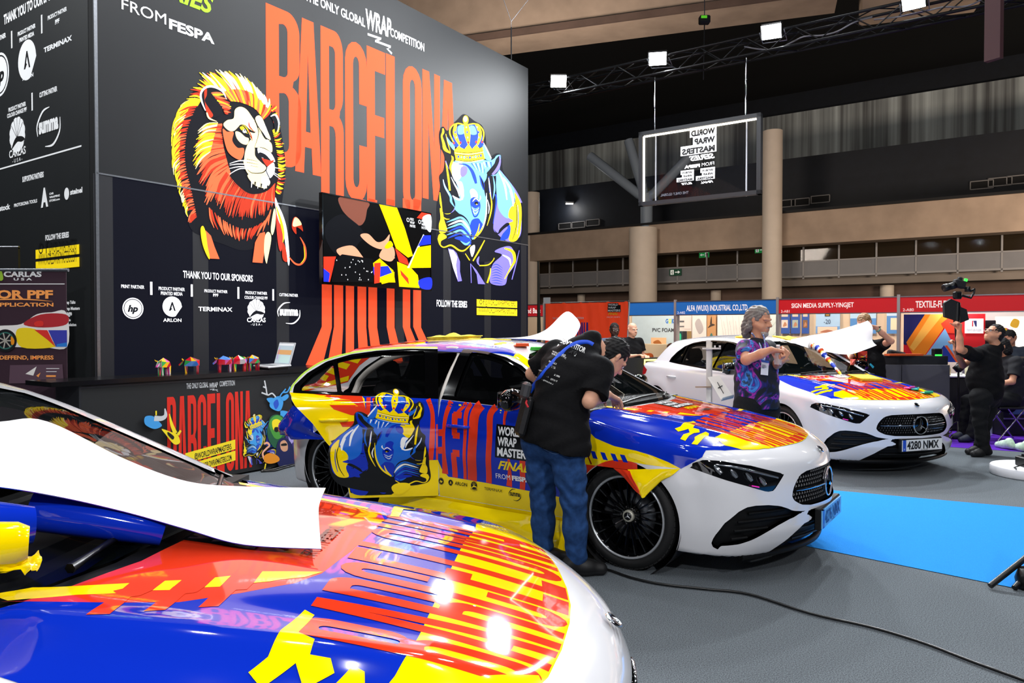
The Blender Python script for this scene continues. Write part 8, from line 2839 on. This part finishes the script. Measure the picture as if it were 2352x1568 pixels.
# -- loose film on the foreground car
def P3(*a):
 return tuple(atdepth(*a))
def top(o, label, cat, group=None):
 return tag(o, label, cat, group)
top(sheet('film_sheet', [[P3(-170, 1105, 1.52), P3(0, 1118, 1.62), P3(150, 1143, 1.71), P3(300, 1178, 1.79), P3(430, 1215, 1.82), P3(560, 1250, 1.85), P3(738, 1260, 1.88)],
      [P3(-170, 1060, 1.62), P3(0, 1070, 1.73), P3(150, 1090, 1.82), P3(300, 1120, 1.93), P3(430, 1165, 1.96), P3(560, 1205, 1.97), P3(733, 1205, 1.98)],
      [P3(-170, 1000, 1.75), P3(0, 1010, 1.83), P3(140, 1025, 1.95), P3(295, 1075, 2.10), P3(430, 1122, 2.16), P3(560, 1145, 2.18), P3(733, 1160, 2.15)],
      [P3(-170, 985, 1.85), P3(0, 968, 1.92), P3(110, 968, 2.02), P3(285, 1053, 2.22), P3(430, 1105, 2.26), P3(570, 1117, 2.32), P3(748, 1120, 2.32)]], V_liner, None, V_b, 6, .0, 1, .002),
 'large sheet of film, white side up, lying over the foreground hood and windscreen', 'film')
def roll(name, pts, r, m, label, ring=None):
 mb = MB()
 q = [Vector(P3(*p_)) for p_ in pts]
 n = len(q)
 mb.tube(q, r, m, 26, caps=False)
 mb.tube(q, [x * .93 for x in (r if isinstance(r, list) else [r] * n)], V_liner, 26, caps=False)
 if ring:
  a = q[0].lerp(q[-1], ring)
  d = (q[-1] - q[0]).normalized()
  rr = (r[-1] if isinstance(r, list) else r) * 1.01
  mb.tube([a - d * .004, a + d * .004], rr, mat('vinyl_dark_red', '#7d1414', .3), 26, caps=False)
 return top(mb.build(name, fix=False), label, 'film')
roll('film_roll', [(70, 1168, 1.74), (220, 1192, 1.79), (375, 1220, 1.85)], [.050, .046, .036], V_b, 'blue film curled into a tube under the white sheet on the foreground car')
roll('film_roll', [(-140, 1215, 1.48), (-20, 1212, 1.55), (75, 1205, 1.60)], [.062, .056, .040], V_b, 'bunched blue film at the left edge of the picture, above the yellow film')
roll('film_roll', [(-160, 1262, 1.36), (-40, 1258, 1.42), (40, 1250, 1.45), (66, 1248, 1.46)], [.055, .050, .044, .034], V_y, 'yellow film roll with a thin dark red line at the left edge', .78)
top(sheet('film_scrap', [[P3(-60, 1275, 1.44), P3(20, 1280, 1.46), P3(88, 1268, 1.50)], [P3(-60, 1300, 1.40), P3(10, 1296, 1.42), P3(92, 1298, 1.47)], [P3(-60, 1312, 1.37), P3(0, 1310, 1.40), P3(70, 1308, 1.44)]], V_y, None, V_y, 5, .006, 4), 'crumpled yellow film scrap at the left end of the foreground hood', 'film')
# -- film, cloths and squeegees on the other cars
top(sheet('film_sheet', [[P3(1800, 782, 9.55), P3(1860, 771, 9.6), P3(1930, 757, 9.62), P3(1993, 736, 9.62)], [P3(1815, 786, 9.5), P3(1870, 785, 9.5), P3(1940, 775, 9.52), P3(2004, 752, 9.52)], [P3(1830, 790, 9.45), P3(1890, 800, 9.42), P3(1950, 800, 9.42), P3(2004, 782, 9.45)], [P3(1840, 794, 9.42), P3(1895, 808, 9.36), P3(1955, 813, 9.36), P3(2014, 792, 9.4)]], V_b, None, V_liner, 6, .004, 2, .002),
 'white backed film sheet being lifted off the roof of the far car', 'film')
def on_car(root, x, y, lift=0.0):
 p, h = car_root(np.array([[x, y, 1.62]]), np.array([[0, 0, -1.0]]), 60, 1.4)
 return root.matrix_world @ Vector(p[0] + [0, 0, lift])
bpy.context.view_layer.update()
M_cloth = mat('yellow_cloth', '#f2d23a', .9, noise=.1, nscale=60, bump=.3)
def cloth(root, pts, label, wob, seed, layers=2, m=None):
 mb = MB()
 rnd = random.Random(seed)
 for l in range(layers):
  q = [on_car(root, x + rnd.uniform(-.012, .012), y + rnd.uniform(-.012, .012), .006 + .012 * l) for x, y in pts]
  n = 9
  vs = []
  for i in range(n + 1):
   for j in range(n + 1):
    u, v = i / n, j / n
    p = q[0].lerp(q[1], u).lerp(q[3].lerp(q[2], u), v)
    p.z += wob * (.5 + .5 * math.sin(u * 15 + v * 5 + seed + l)) * (.5 + .5 * math.sin(v * 12 - u * 4 + seed * 2)) * math.sin(math.pi * u) * math.sin(math.pi * v) * 2
    vs.append(p)
  k = len(vs)
  vs += [p - Vector((0, 0, .006)) for p in vs]
  fs = [(i * (n + 1) + j, (i + 1) * (n + 1) + j, (i + 1) * (n + 1) + j + 1, i * (n + 1) + j + 1) for i in range(n) for j in range(n)]
  bd = [i * (n + 1) for i in range(n + 1)] + [n * (n + 1) + j for j in range(1, n + 1)] + [i * (n + 1) + n for i in range(n - 1, -1, -1)] + [j for j in range(n - 1, 0, -1)]
  fs += [tuple(a + k for a in f)[::-1] for f in fs] + [(bd[i], bd[(i + 1) % len(bd)], bd[(i + 1) % len(bd)] + k, bd[i] + k) for i in range(len(bd))]
  mb.add(vs, fs, m or M_cloth, True)
 return top(mb.build('microfibre_cloth'), label, 'cloth')
cloth(mid, [(3.15, .25), (2.85, .20), (2.80, -.05), (3.20, .0)], 'crumpled yellow cloth on the rear of the wrapped roof of the middle car', .02, 2, 3)
cloth(mid, [(2.85, .16), (2.5, .02), (2.5, -.08), (2.85, .06)], 'flat yellow cloth strip beside the crumpled cloth on the middle roof', .006, 3, 1)
cloth(mid, [(2.35, .38), (1.98, .26), (1.98, .12), (2.35, .22)], 'flat yellow cloth under the red and green squeegees', .006, 4, 1)
cloth(far, [(2.25, -.02), (2.0, -.08), (2.0, -.42), (2.25, -.38)], 'folded yellow cloth on the front of the far roof', .02, 5, 2)
cloth(far, [(2.5, .38), (2.3, .38), (2.3, .2), (2.5, .2)], 'small yellow cloth on the far roof, left of the person in galaxy print', .012, 6, 2)
cloth(far, [(.95, -.05), (.72, .0), (.70, -.30), (.95, -.33)], 'folded yellow cloth lying on the wrapped hood of the far car', .012, 7, 3)
def squeegee(root, x, y, rz, col, label):
 p = on_car(root, x, y, .014)
 o = empty('squeegee', p, rz, label, 'squeegee')
 mb = MB()
 mb.box((0, 0, 0), (.11, .07, .014), mat('squeegee_' + col, col, .4), None, .004)
 mb.box((0, .036, -.002), (.11, .012, .008), mat('felt_edge', '#26262a', .9))
 mb.build('blade', o)
 MB().tube([(-.05, -.03, .012), (.05, -.03, .012)], .008, mat('squeegee_' + col, col, .4), 8).build('grip', o)
squeegee(mid, 2.12, .31, .2, '#e0501c', 'red squeegee on the yellow cloth on the middle roof')
squeegee(mid, 2.00, .26, -.3, '#3cb83a', 'green squeegee beside the red one on the middle roof')
squeegee(far, .40, -.36, .6, '#e83aa0', 'pink squeegee on the right side of the far hood')
squeegee(far, .36, -.40, 1.0, '#2ab0a0', 'turquoise squeegee touching the pink one on the far hood')
squeegee(far, .24, -.43, .2, '#20b088', 'green squeegee nearest the front edge of the far hood')
mb = MB()
P_ = [Vector(P3(1862, 792, 9.35)), Vector(P3(1880, 800, 9.2)), Vector(P3(1896, 818, 9.05)), Vector(P3(1915, 840, 8.85)), Vector(P3(1938, 868, 8.6))]
q = spline([tuple(p_) for p_ in P_], False, 6)
cs = ('#1c3fc0', '#f0f0f0', '#e0501c', '#f2d01e', '#f0f0f0', '#1c3fc0')
for i in range(len(q) - 1):
 a, b_ = Vector(q[i]), Vector(q[i + 1])
 r = .045 * (1 - i / len(q) * .75) * (1 + .3 * math.sin(i * 1.9))
 mb.tube([a, b_], [r, .045 * (1 - (i + 1) / len(q) * .75) * (1 + .3 * math.sin((i + 1) * 1.9))], mat('strip_' + cs[i % 6], cs[i % 6], .3), 7, caps=i in (0, len(q) - 2))
top(mb.build('film_strip'), 'twisted strip of printed film hanging over the far windscreen', 'film')
# -- counter in front of the lit wall
CP = onfloor(697, 1063)
def CT(px, py):
 p = onplane(px, py, CP, NV)
 return (p - CP).dot(UV), p.z
cl0 = CT(186, 890)[0]
cl1 = CT(960, 900)[0]
ch_ = 1.06
co = empty('bar_counter', CP, 0, 'black counter with a red lettered animal print in front of the lit wall', 'counter')
OC = lambda u, z, l: UV * u + ZV * z + NV * l
def cbox(mb, u0, u1, z0, z1, l0, l1, m):
 P = [OC(u, z, l) for u in (u0, u1) for z in (z0, z1) for l in (l0, l1)]
 mb.add(P, [(0, 1, 3, 2), (4, 6, 7, 5), (0, 4, 5, 1), (2, 3, 7, 6), (0, 2, 6, 4), (1, 5, 7, 3)], m)
mb = MB()
cbox(mb, cl0, cl1, .02, ch_ - .03, -.42, 0, mat('counter_print', '#17191b', .6, noise=.04, nscale=3))
mb.build('body', co)
mb = MB()
cbox(mb, cl0 - .25, cl1 + .05, ch_ - .03, ch_ + .01, -.45, .03, mat('counter_top_black', '#0c0c0e', .25))
mb.build('top', co)
mb = MB()
cbox(mb, cl0 - .02, cl0, 0, ch_ - .03, -.42, .006, mat('aluminium_edge', '#3a3c40', .4, .6))
cbox(mb, cl0, cl1, ch_ - .06, ch_ - .045, 0, .005, mat('aluminium_edge', '#3a3c40', .4, .6))
mb.build('edge_profile', co)
A = Art(OC, .0005, .001)
u0, u1 = CT(384, 1000)[0], CT(578, 1000)[0]
zt_, zb_ = CT(384, 912)[1], .06
c_red = mat('counter_red', '#d8230f', .6)
city_word(lambda u, v: (u, zb_ + (zt_ - zb_) * v), c_red, A, u0, u1, .12)
uq, zq = CT(428, 893)
uw = CT(539, 893)[0] - uq
A.text('THE ONLY GLOBAL', uq, zq, .055, M_print_g, w=uw * .44, bold=.02)
wrap_script(A, uq + uw * .46, zq - .01, uw * .085, M_print_g)
A.text('COMPETITION', uq + uw * .67, zq, .055, M_print_g, w=uw * .33, bold=.02)
uy0, uy1 = CT(425, 1040)[0], CT(540, 1030)[0]
ya_ = mat('counter_yellow', '#f5dc1e', .6)
for k, s in ((0, '@WORLDWRAPMASTERS'), (1, 'WWW.WORLDWRAPMASTERS.COM')):
 z = CT(540, 1031)[1] - k * .115
 f = lambda u, v: (u, z + v + (u - uy1) * .12)
 A.poly([f(uy0, 0), f(uy1, 0), f(uy1, .10), f(uy0, .10)], ya_)
 A.text(s, uy0 + .10, z + .025 + (uy0 - uy1) * .12, .06, M_print_k, w=(uy1 - uy0) - .14, rot=.119, bold=.02)
r0, r1 = W(1005, 660), W(1200, 265)
d0 = (CT(557, 1000)[0], .06)
d1 = (CT(640, 1000)[0], CT(590, 933)[1])
sc_ = ((d1[0] - d0[0]) / (r1[0] - r0[0]), (d1[1] - d0[1]) / (r1[1] - r0[1]))
cp_ = lambda n, c: mat('counter_' + n, c, .6)
R_ = Art(lambda px, py, l: (lambda t: OC(d0[0] + (t[0] - r0[0]) * sc_[0], d0[1] + (t[1] - r0[1]) * sc_[1], l))(W(px, py)), .00005, A.lift + .001)
R_.mb = A.mb
draw_rhino(R_, (M_print_k, cp_('blue', '#1f4fc0'), cp_('azure', '#3f9be0'), cp_('violet', '#4a4ab8'), ya_, M_print_g, c_red), True, True)
A.lift = R_.lift + .001
pc = lambda *q: [CT(330 + a / 2.889, 780 + b_ / 2.889) for a, b_ in q]
sky, blu, grn, pur = cp_('azure', '#3f9be0'), cp_('blue', '#1f4fc0'), cp_('green', '#4a9a3a'), cp_('purple', '#3a2a78')
dg = cp_('dark_green', '#1d5a3c')
A.blob(pc((905, 470), (960, 480), (990, 520), (990, 620), (930, 640), (880, 560), (900, 500)), sky)
A.blob(pc((840, 400), (880, 375), (910, 380), (920, 420), (900, 470), (860, 465), (830, 440)), sky)
A.blob(pc((855, 420), (880, 395), (890, 430), (870, 460)), blu)
A.blob(pc((810, 390), (850, 385), (855, 415), (830, 418)), sky)
A.blob(pc((905, 385), (945, 360), (955, 380), (925, 405)), sky)
for q in (((870, 380), (845, 355), (815, 365), (805, 320), (795, 270)), ((815, 365), (775, 350)), ((808, 320), (785, 310)), ((895, 378), (915, 350), (945, 345), (965, 310)), ((915, 350), (935, 325))):
 A.stroke(pc(*q), .016, M_print_g if q[0][0] < 880 else sky)
A.blob(pc((820, 560), (835, 510), (880, 495), (925, 520), (940, 600), (910, 680), (870, 720), (830, 680), (812, 620)), dg)
A.blob(pc((825, 570), (840, 520), (880, 500), (920, 530), (925, 600), (900, 650), (860, 650)), grn)
A.blob(pc((845, 540), (875, 525), (905, 545), (900, 590), (875, 610), (850, 590)), ya_)
A.blob(pc((862, 580), (885, 580), (890, 600), (873, 612), (858, 600)), M_print_k)
A.blob(pc((935, 610), (990, 605), (1040, 650), (1060, 720), (1040, 800), (980, 790), (940, 700)), pur)
A.blob(pc((950, 620), (985, 610), (990, 660), (965, 690)), cp_('lilac', '#a89ad8'))
A.blob(pc((880, 680), (910, 650), (950, 660), (985, 720), (995, 830), (895, 840), (870, 760)), cp_('ink_blue', '#141a50'))
A.blob(pc((898, 680), (925, 665), (945, 690), (945, 730), (920, 740), (900, 720)), cp_('peach', '#d8a07c'))
A.blob(pc((905, 690), (935, 685), (940, 700), (905, 702)), M_print_k)
A.stroke(pc((790, 790), (780, 750), (805, 720), (825, 700), (810, 682), (790, 690)), .022, cp_('pink', '#f0b090'))
A.blob(pc((790, 770), (830, 750), (880, 770), (890, 800), (840, 820), (795, 810)), cp_('flame', '#e8901c'))
A.stroke(pc((800, 820), (790, 870)), .016, ya_)
A.blob(pc((0, 510), (50, 505), (90, 540), (110, 570), (60, 590), (0, 560)), sky)
A.stroke(pc((60, 520), (110, 520), (135, 500), (130, 455)), [.05, .045, .035, .01], M_print_g)
A.stroke(pc((72, 500), (72, 470)), .014, ya_)
A.blob(pc((110, 590), (170, 610), (215, 630), (230, 680), (190, 690), (130, 620)), ya_)
A.stroke(pc((200, 620), (175, 560), (160, 490)), [.04, .03, .008], ya_)
A.stroke(pc((215, 630), (235, 600)), [.03, .02], ya_)
A.blob(pc((150, 610), (190, 640), (180, 660), (150, 630)), M_print_k)
A.build('print', co)
COWC = ['#c4142a', '#e8b41c', '#2f9a4a', '#e86a1c', '#d24aa0', '#8a1420', '#f0d83a', '#3a78c8', '#b8b0b4']
def cow(px, seed, rz, label):
 rnd = random.Random(seed)
 p = onplane(px, 865, CP + ZV * (ch_ + .01), ZV)
 p = onplane(px, 860, CP - NV * .18, NV)
 p.z = ch_ + .01
 o = empty('cow_figurine', p, rz, label, 'figurine', 'low poly cow figurines on the counter')
 bias = [COWC[i] for i in (0, 0, seed % 9, (seed * 2) % 9, (seed * 4) % 9, (seed * 5) % 9)]
 col = lambda: mat('cow_' + (lambda c: c)(c_ := rnd.choice(bias)), c_, .12, coat=.5)
 def hull(pts, nm):
  bm = bmesh.new()
  for q in pts:
   bm.verts.new(q)
  bmesh.ops.convex_hull(bm, input=bm.verts)
  bmesh.ops.triangulate(bm, faces=bm.faces)
  bm.verts.index_update()
  b_ = MB()
  for f in bm.faces:
   b_.add([v.co.copy() for v in f.verts], [(0, 1, 2)], col())
  bm.free()
  return b_
 s = .0095
 J = lambda q: [(a * s, b_ * s, c * s) for a, b_, c in q]
 hull(J([(-7, 2.6, 8), (-7, -2.6, 8), (-6, 2, 14), (-6, -2, 14), (-1, 0, 17.5), (0, 3.2, 13), (0, -3.2, 13), (5, 3, 13), (5, -3, 13), (8, 0, 14), (8, 2.4, 8), (8, -2.4, 8), (0, 3, 7.5), (0, -3, 7.5)]), 'b').build('body', o)
 hb = hull(J([(-8, 1.6, 13.5), (-8, -1.6, 13.5), (-12, 1.2, 8), (-12, -1.2, 8), (-9, 1.8, 10), (-9, -1.8, 10), (-7, 0, 15), (-12.5, 0, 9.5)]), 'h')
 for y in (-1, 1):
  hb.tube([Vector(q) * s for q in ((-8, y * 1.4, 13.8), (-8.6, y * 3.2, 14.4), (-9.2, y * 3.9, 15.6))], [.007, .006, .002], mat('cow_#e8b41c', '#e8b41c', .12), 5)
 hb.build('head', o)
 for x, y in ((-5, 1.7), (-5, -1.7), (6, 1.7), (6, -1.7)):
  hull(J([(x - 1.4, y - .9, 9), (x + 1.4, y - .9, 9), (x - 1.4, y + .9, 9), (x + 1.4, y + .9, 9), (x - 1, y - .8, 0), (x + 1, y - .8, 0), (x - 1, y + .8, 0), (x + 1, y + .8, 0)]), 'l').build('leg', o)
 return o
for i, (px, nm) in enumerate(((377, 'leftmost, standing alone'), (440, 'second from left, standing alone'), (515, 'left one of the three grouped together'), (549, 'middle one of the three grouped together'), (581, 'right one, next to the laptop'))):
 cow(px, i * 3 + 2, math.radians((78, 20, 40, 42, 55)[i]), 'colourful low poly cow figurine on the black counter, ' + nm)
lp = onplane(625, 858, CP - NV * .2, NV)
lp.z = ch_ + .01
o = empty('laptop', lp, math.radians(-48), 'open white laptop with a chart on its screen, on the black counter', 'laptop')
M_lap = mat('laptop_white', '#d8dce0', .35)
MB().box((0, 0, .035), (.40, .27, .02), M_lap, Matrix.Rotation(.05, 3, 'X'), .006).box((0, .0, .012), (.34, .22, .024), M_black).build('base', o)
Rx = Matrix.Rotation(math.radians(-16), 3, 'X')
MB().box(Vector((0, .15, .165)), (.40, .012, .26), M_lap, Rx, .004).build('screen', o)
A = Art(lambda u, v, l: Vector((0, .15, .165)) + Rx @ Vector(((u - .5) * .37, -.0075 - l, (v - .5) * .23)), .0005, .0005)
for q, c in (((0, 0, 1, 1), '#b8c8d0'), ((.03, .45, .97, .68), '#d8a46a'), ((0, .9, 1, 1), '#e6eaee'), ((.1, .2, .13, .8), '#b46ac8'), ((.3, .05, .95, .4), '#bcd8d4')):
 A.rect(*q, mat('scr_' + c, c, .4, emit=.55))
A.build('display', o)
MB().box((0, -.01, .047), (.34, .11, .002), mat('keyboard_grey', '#a2a8ae', .6)).build('keyboard', o)
mb = MB()
for k in range(4):
 pts = [onfloor(600 + 30 * j, 1082 - 4.5 * j + 3 * math.sin(j * 1.7 + k) - k * 2, .012) for j in range(5)]
 mb.tube([Vector(v) for v in spline([tuple(p_) for p_ in pts], False, 5)], .009, M_black, 6)
top(mb.build('cable'), 'black cables lying along the foot of the animal print counter', 'cable')
top(MB().box(onfloor(697, 1072, .02), (.10, .05, .04), mat('mint_plug', '#8fd8c0', .5), None, .008).build('cable_connector'), 'mint green connector on the floor at the right end of the counter', 'connector')
# -- roll-up banner at the left
RY = 6.75
rb = Vector(atdepth(48, 900, RY))
rb.z = 0
o = empty('rollup_banner', rb, 0, 'dark purple roll-up banner with a multicoloured car, left of the counter', 'banner')
Lr = lambda px, py: (atdepth(px, py, RY) - rb)
x0, x1 = Lr(-70, 700).x, Lr(153, 700).x
zt2 = Lr(100, 620).z
zpx = lambda y: Lr(100, y).z
xpx = lambda x: Lr(x, 700).x
MB().box(((x0 + x1) / 2, 0, zt2 / 2 + .04), (x1 - x0, .006, zt2 - .08), mat('aubergine_print', '#3a2531', .55, noise=.04, nscale=3)).build('sheet', o)
MB().tube([(x0, 0, zt2), (x1 + .02, 0, zt2)], .016, M_steel, 10).box(((x0 + x1) / 2, .0, .05), (x1 - x0 + .04, .16, .10), M_steel, None, .02).build('rail', o)
A = Art(lambda px, py, l: Vector((xpx(px), -.0045 - l, zpx(py))), .0006, 0)
io, iw = mat('rollup_orange', '#f09a50', .5, emit=.15), M_print_w
def rt(s, x, y, h, m, w, **k):
 vs, fs, tw = text2d(s, k.get('bold', .02))
 A.up()
 A.tri([(x + a * w / tw, y - b_ * h) for a, b_ in vs], fs, m)
rt('CARLAS', 10, 636, 13, iw, 87, bold=.04)
rt('U S A', 33, 644, 6, iw, 42, bold=.03)
A.rect(-70, 653, 150, 651, iw)
rt('COLOR PPF', -86, 686, 20, io, 209, bold=.04)
A.stroke([(-70, 690), (50, 687), (122, 692)], [1, 3, .5], io)
rt('WET APPLICATION', -70, 704, 9, io, 194, bold=.03)
rt('PROTECT, DEFFEND, IMPRESS', -74, 825, 9, io, 197, bold=.03)
rt('COLOR SERIES', 30, 632, 1, io, 4)
A.blob([(-5, 626), (5, 620), (10, 640), (2, 644)], mat('leaf_green', '#9ac23a', .5))
cr = lambda c: mat('rollup_' + c, c, .5, emit=.08)
A.blob([(-70, 790), (-60, 755), (0, 748), (50, 744), (85, 722), (120, 717), (154, 718), (155, 796), (100, 797), (45, 797)], cr('#e8e4e0'))
A.blob([(55, 744), (95, 722), (153, 722), (153, 745), (100, 752)], cr('#b02a30'))
A.blob([(40, 757), (80, 755), (110, 775), (128, 796), (50, 797)], cr('#f2d21c'))
A.poly([(80, 757), (110, 758), (128, 796), (110, 780)], cr('#d8322a'))
A.poly([(112, 758), (155, 758), (155, 796), (129, 796)], cr('#3a3fa8'))
A.poly([(132, 790), (155, 786), (155, 796), (130, 796)], cr('#2a7ad0'))
A.blob([(80, 742), (88, 737), (100, 738), (100, 748), (84, 749)], cr('#d8322a'))
A.disc(14, 782, 26, 26, cr('#15151a'))
A.disc(14, 782, 20, 20, cr('#2f6a60'), ring=3)
for k in range(7):
 t = k * 2 * math.pi / 7
 A.stroke([(14, 782), (14 + 18 * math.cos(t), 782 + 18 * math.sin(t))], 3, cr('#a8a49a'))
A.blob([(28, 772), (35, 780), (34, 790), (28, 790)], cr('#e8901c'))
A.poly([(25, 838), (145, 836), (148, 878), (22, 880)], cr('#5a4350'))
A.poly([(60, 858), (86, 841), (78, 862)], cr('#e8e4e0'))
A.poly([(85, 862), (95, 855), (90, 866)], io)
for y, w in ((845, 30), (852, 24), (861, 22), (870, 24)):
 A.rect(108, y + (4 if y == 861 else 1.6), 108 + w, y, io if y == 861 else iw)
A.build('print', o)
o = empty('exhibition_board', atdepth(0, 900, 7.15), 0, 'dark upright board behind the roll-up banner at the left edge', 'board')
o.location.z = 0
MB().box((-.35, 0, 1.16), (1.1, .03, 2.28), mat('charcoal_board', '#141416', .6)).build('panel', o)
MB().tube([(-.9, 0, 2.30), (.2, 0, 2.30)], .014, M_steel, 8).build('rail', o)
# -- wooden holder with a tilted tray between the cars
o = empty('tool_stand', Vector((atdepth(1628, 900, 6.7).x, 6.7, 0)), 0, 'white wooden post with shelves and tilted tray between the cars', 'stand')
ty = o.location.y
Q = lambda px, py, d=0.0: Vector(atdepth(px, py, ty + d)) - o.location
M_wd = mat('whitewashed_wood', '#d8d0c6', .7, noise=.12, nscale=14, stretch=(1, 1, .15))
bx = lambda mb, a, b_, m=M_wd, d0=-.04, d1=.04: mb.add([Q(x, y, d) for x in (a[0], b_[0]) for y in (a[1], b_[1]) for d in (d0, d1)], [(0, 1, 3, 2), (4, 6, 7, 5), (0, 4, 5, 1), (2, 3, 7, 6), (0, 2, 6, 4), (1, 5, 7, 3)], m)
mb = MB()
bx(mb, (1622, 781), (1633, 1139))
bx(mb, (1633, 785), (1636, 1139), mat('wood_side', '#b8b0a8', .7), -.02, .05)
mb.build('post', o)
mb = MB()
bx(mb, (1613, 798), (1656, 802), M_wd, -.08, .03)
bx(mb, (1640, 793), (1644, 798), M_wd, -.08, .0)
bx(mb, (1651, 793), (1656, 799), M_wd, -.08, .0)
mb.build('shelf', o)
mb = MB()
bx(mb, (1597, 887), (1634, 890), mat('wood_brown', '#9a7f66', .7), -.10, .05)
mb.build('shelf', o)
mb = MB()
q = [Q(1625, 866, -.06), Q(1652, 862, -.10), Q(1684, 911, -.22), Q(1656, 918, -.20)]
n_ = (q[1] - q[0]).cross(q[3] - q[0]).normalized() * .014
mb.add(q + [v + n_ for v in q], [(0, 1, 2, 3), (7, 6, 5, 4), (0, 4, 5, 1), (1, 5, 6, 2), (2, 6, 7, 3), (3, 7, 4, 0)], mat('tray_white', '#dcd6cc', .5))
q2 = [Q(1656, 918, -.21), Q(1684, 911, -.23), Q(1686, 906, -.30), Q(1660, 913, -.29)]
mb.add(q2 + [v - ZV * .012 for v in q2], [(0, 1, 2, 3), (7, 6, 5, 4), (0, 4, 5, 1), (1, 5, 6, 2), (2, 6, 7, 3), (3, 7, 4, 0)], mat('tray_grey', '#9aa8b4', .4))
mb.build('tray', o)
mb = MB()
sgn = -1 if n_.dot(Vector((0, -1, 0))) > 0 else 1
up_ = n_.normalized() * (.018 if n_.y < 0 else -.004)
A_ = q[0].lerp(q[1], .55)
B_2 = q[3].lerp(q[2], .45)
mb.tube([A_.lerp(B_2, .28) + up_, A_.lerp(B_2, .78) + up_], .003, M_black, 6)
mb.tube([q[0].lerp(q[3], .52).lerp(q[1].lerp(q[2], .52), .3) + up_, q[0].lerp(q[3], .46).lerp(q[1].lerp(q[2], .46), .75) + up_], .004, M_black, 6)
mb.build('cross_mark', o)
# -- cable across the carpet and odds at the right edge
pts = [onfloor(*p_, .011) for p_ in ((1340, 1300), (1390, 1306), (1450, 1326), (1520, 1341), (1620, 1352), (1720, 1364), (1860, 1408), (2000, 1440), (2120, 1476), (2230, 1518), (2352, 1562), (2450, 1600))]
top(MB().tube([Vector(v) for v in spline([tuple(p_) for p_ in pts], False, 6)], .0075, M_black, 8).build('cable'), 'long black cable running across the grey carpet from the front wheel', 'cable')
for i, (px, py, rz) in enumerate(((2306, 1030, 1.75), (2346, 1036, 1.7))):
 p = onfloor(px, py)
 o = empty('trainer', p, 0, ('pale green trainer on the purple carpet, left of the pair', 'pale green trainer at the right edge, right of the pair')[i], 'shoe')
 d = np.array([math.cos(rz), math.sin(rz), 0])
 shoe('upper', d * .14, -d * .14, o, mat('pale_green_mesh', '#c2dcc4', .8, noise=.2, nscale=30), mat('trainer_sole', '#dfe6e2', .6), 1.05)
p = onfloor(2370, 1092)
o = empty('turntable', p, 0, 'low white round platform at the right edge with a black box on it', 'platform')
MB().lathe([(0, 0), (.36, 0), (.37, .01), (.37, .09), (.36, .10), (0, .10)], mat('platform_white', '#e6e6ea', .4), 40).build('disc', o)
b2 = empty('power_box', p + Vector((.02, -.02, .10)), 0, 'black box with green lights standing on the white platform', 'device')
MB().box((0, 0, .05), (.32, .16, .10), M_black, None, .01).box((-.1, 0, .11), (.06, .04, .03), M_black).build('case', b2)
MB().box((.0, -.082, .05), (.05, .01, .03), mat('green_led', '#30e040', .4, emit=2.5)).build('indicator', b2)
MB().tube([(-.15, -.05, .03), (-.3, -.12, .01), (-.33, -.2, .01)], .006, M_black, 6).build('lead', b2)
o = empty('tripod', onfloor(2390, 1330), 0, 'black tripod foot with white cloth at the right edge of the carpet', 'tripod')
Q = lambda px, py, z: Vector(onfloor(px, py)) - o.location + ZV * z
MB().tube([Q(2274, 1353, .02), Q(2352, 1345, .16), Q(2440, 1330, .35)], .017, M_black, 10).build('leg', o)
MB().tube([Q(2330, 1356, .015), Q(2390, 1340, .14), Q(2440, 1330, .35)], .017, M_black, 10).build('leg', o)
MB().lathe([(0, 0), (.06, 0), (.07, .06), (.05, .12), (0, .12)], M_black, 16, Matrix.Translation(Q(2362, 1352, 0))).build('foot', o)
mb = MB()
vs = [Q(2270 + 12 * i, 1338 + 6 * j + 2 * math.sin(i * 2 + j), .02 + .02 * (1 + math.sin(i * 1.7 + j * 2.1))) for i in range(9) for j in range(4)]
mb.add(vs, [(i * 4 + j, i * 4 + 4 + j, i * 4 + 5 + j, i * 4 + 1 + j) for i in range(8) for j in range(3)], mat('white_cloth', '#e2e0e4', .9), True)
top(mb.build('cloth'), 'crumpled white cloth on the carpet under the tripod leg', 'cloth')
o = empty('light_stand', onfloor(2200, 1000), 0, 'slim black stand behind the raised gimbal, right of the grey counter', 'stand')
MB().tube([(0, 0, .05), (0, 0, 1.5)], .014, M_black, 8).lathe([(.03, .9), (.08, .96), (.02, 1.02)], M_black, 14).build('pole', o)
for k in range(3):
 t = k * 2.1
 MB().tube([(0, 0, .2), (.3 * math.cos(t), .3 * math.sin(t), .012)], .010, M_black, 6).build('leg', o)
o = empty('side_table', onfloor(2220, 992), 0, 'black draped side table behind the person raising the camera, white top with bottles', 'table')
MB().box((0, .35, .40), (.55, .5, .78), M_blackm, None, .02).build('drape', o)
MB().box((0, .35, .81), (.58, .54, .03), M_print_w, None, .01).build('top', o)
for k, (dx, c) in enumerate(((-.15, '#c9b48a'), (.02, '#e6e6e2'), (.14, '#d8d2b0'))):
 t = MB().lathe([(0, 0), (.035, 0), (.038, .08), (.018, .13), (.018, .16), (0, .16)], mat('jar_' + c, c, .3), 14).build('bottle', None, o.location + Vector((dx, .22, .826)))
 top(t, ('tan bottle, leftmost on the side table', 'white bottle, middle of three on the side table', 'cream bottle, rightmost of three on the side table')[k], 'bottle', 'bottles on the side table')
t = MB().lathe([(0, 0), (.045, 0), (.048, .02), (.048, .22), (.02, .28), (.02, .31), (0, .31)], mat('clear_bottle', '#cfdde2', .05, alpha=.35, spec=.9), 16).build('bottle', None, onfloor(2270, 1000))
top(t, 'clear plastic bottle standing on the purple carpet under the folding chair', 'bottle')
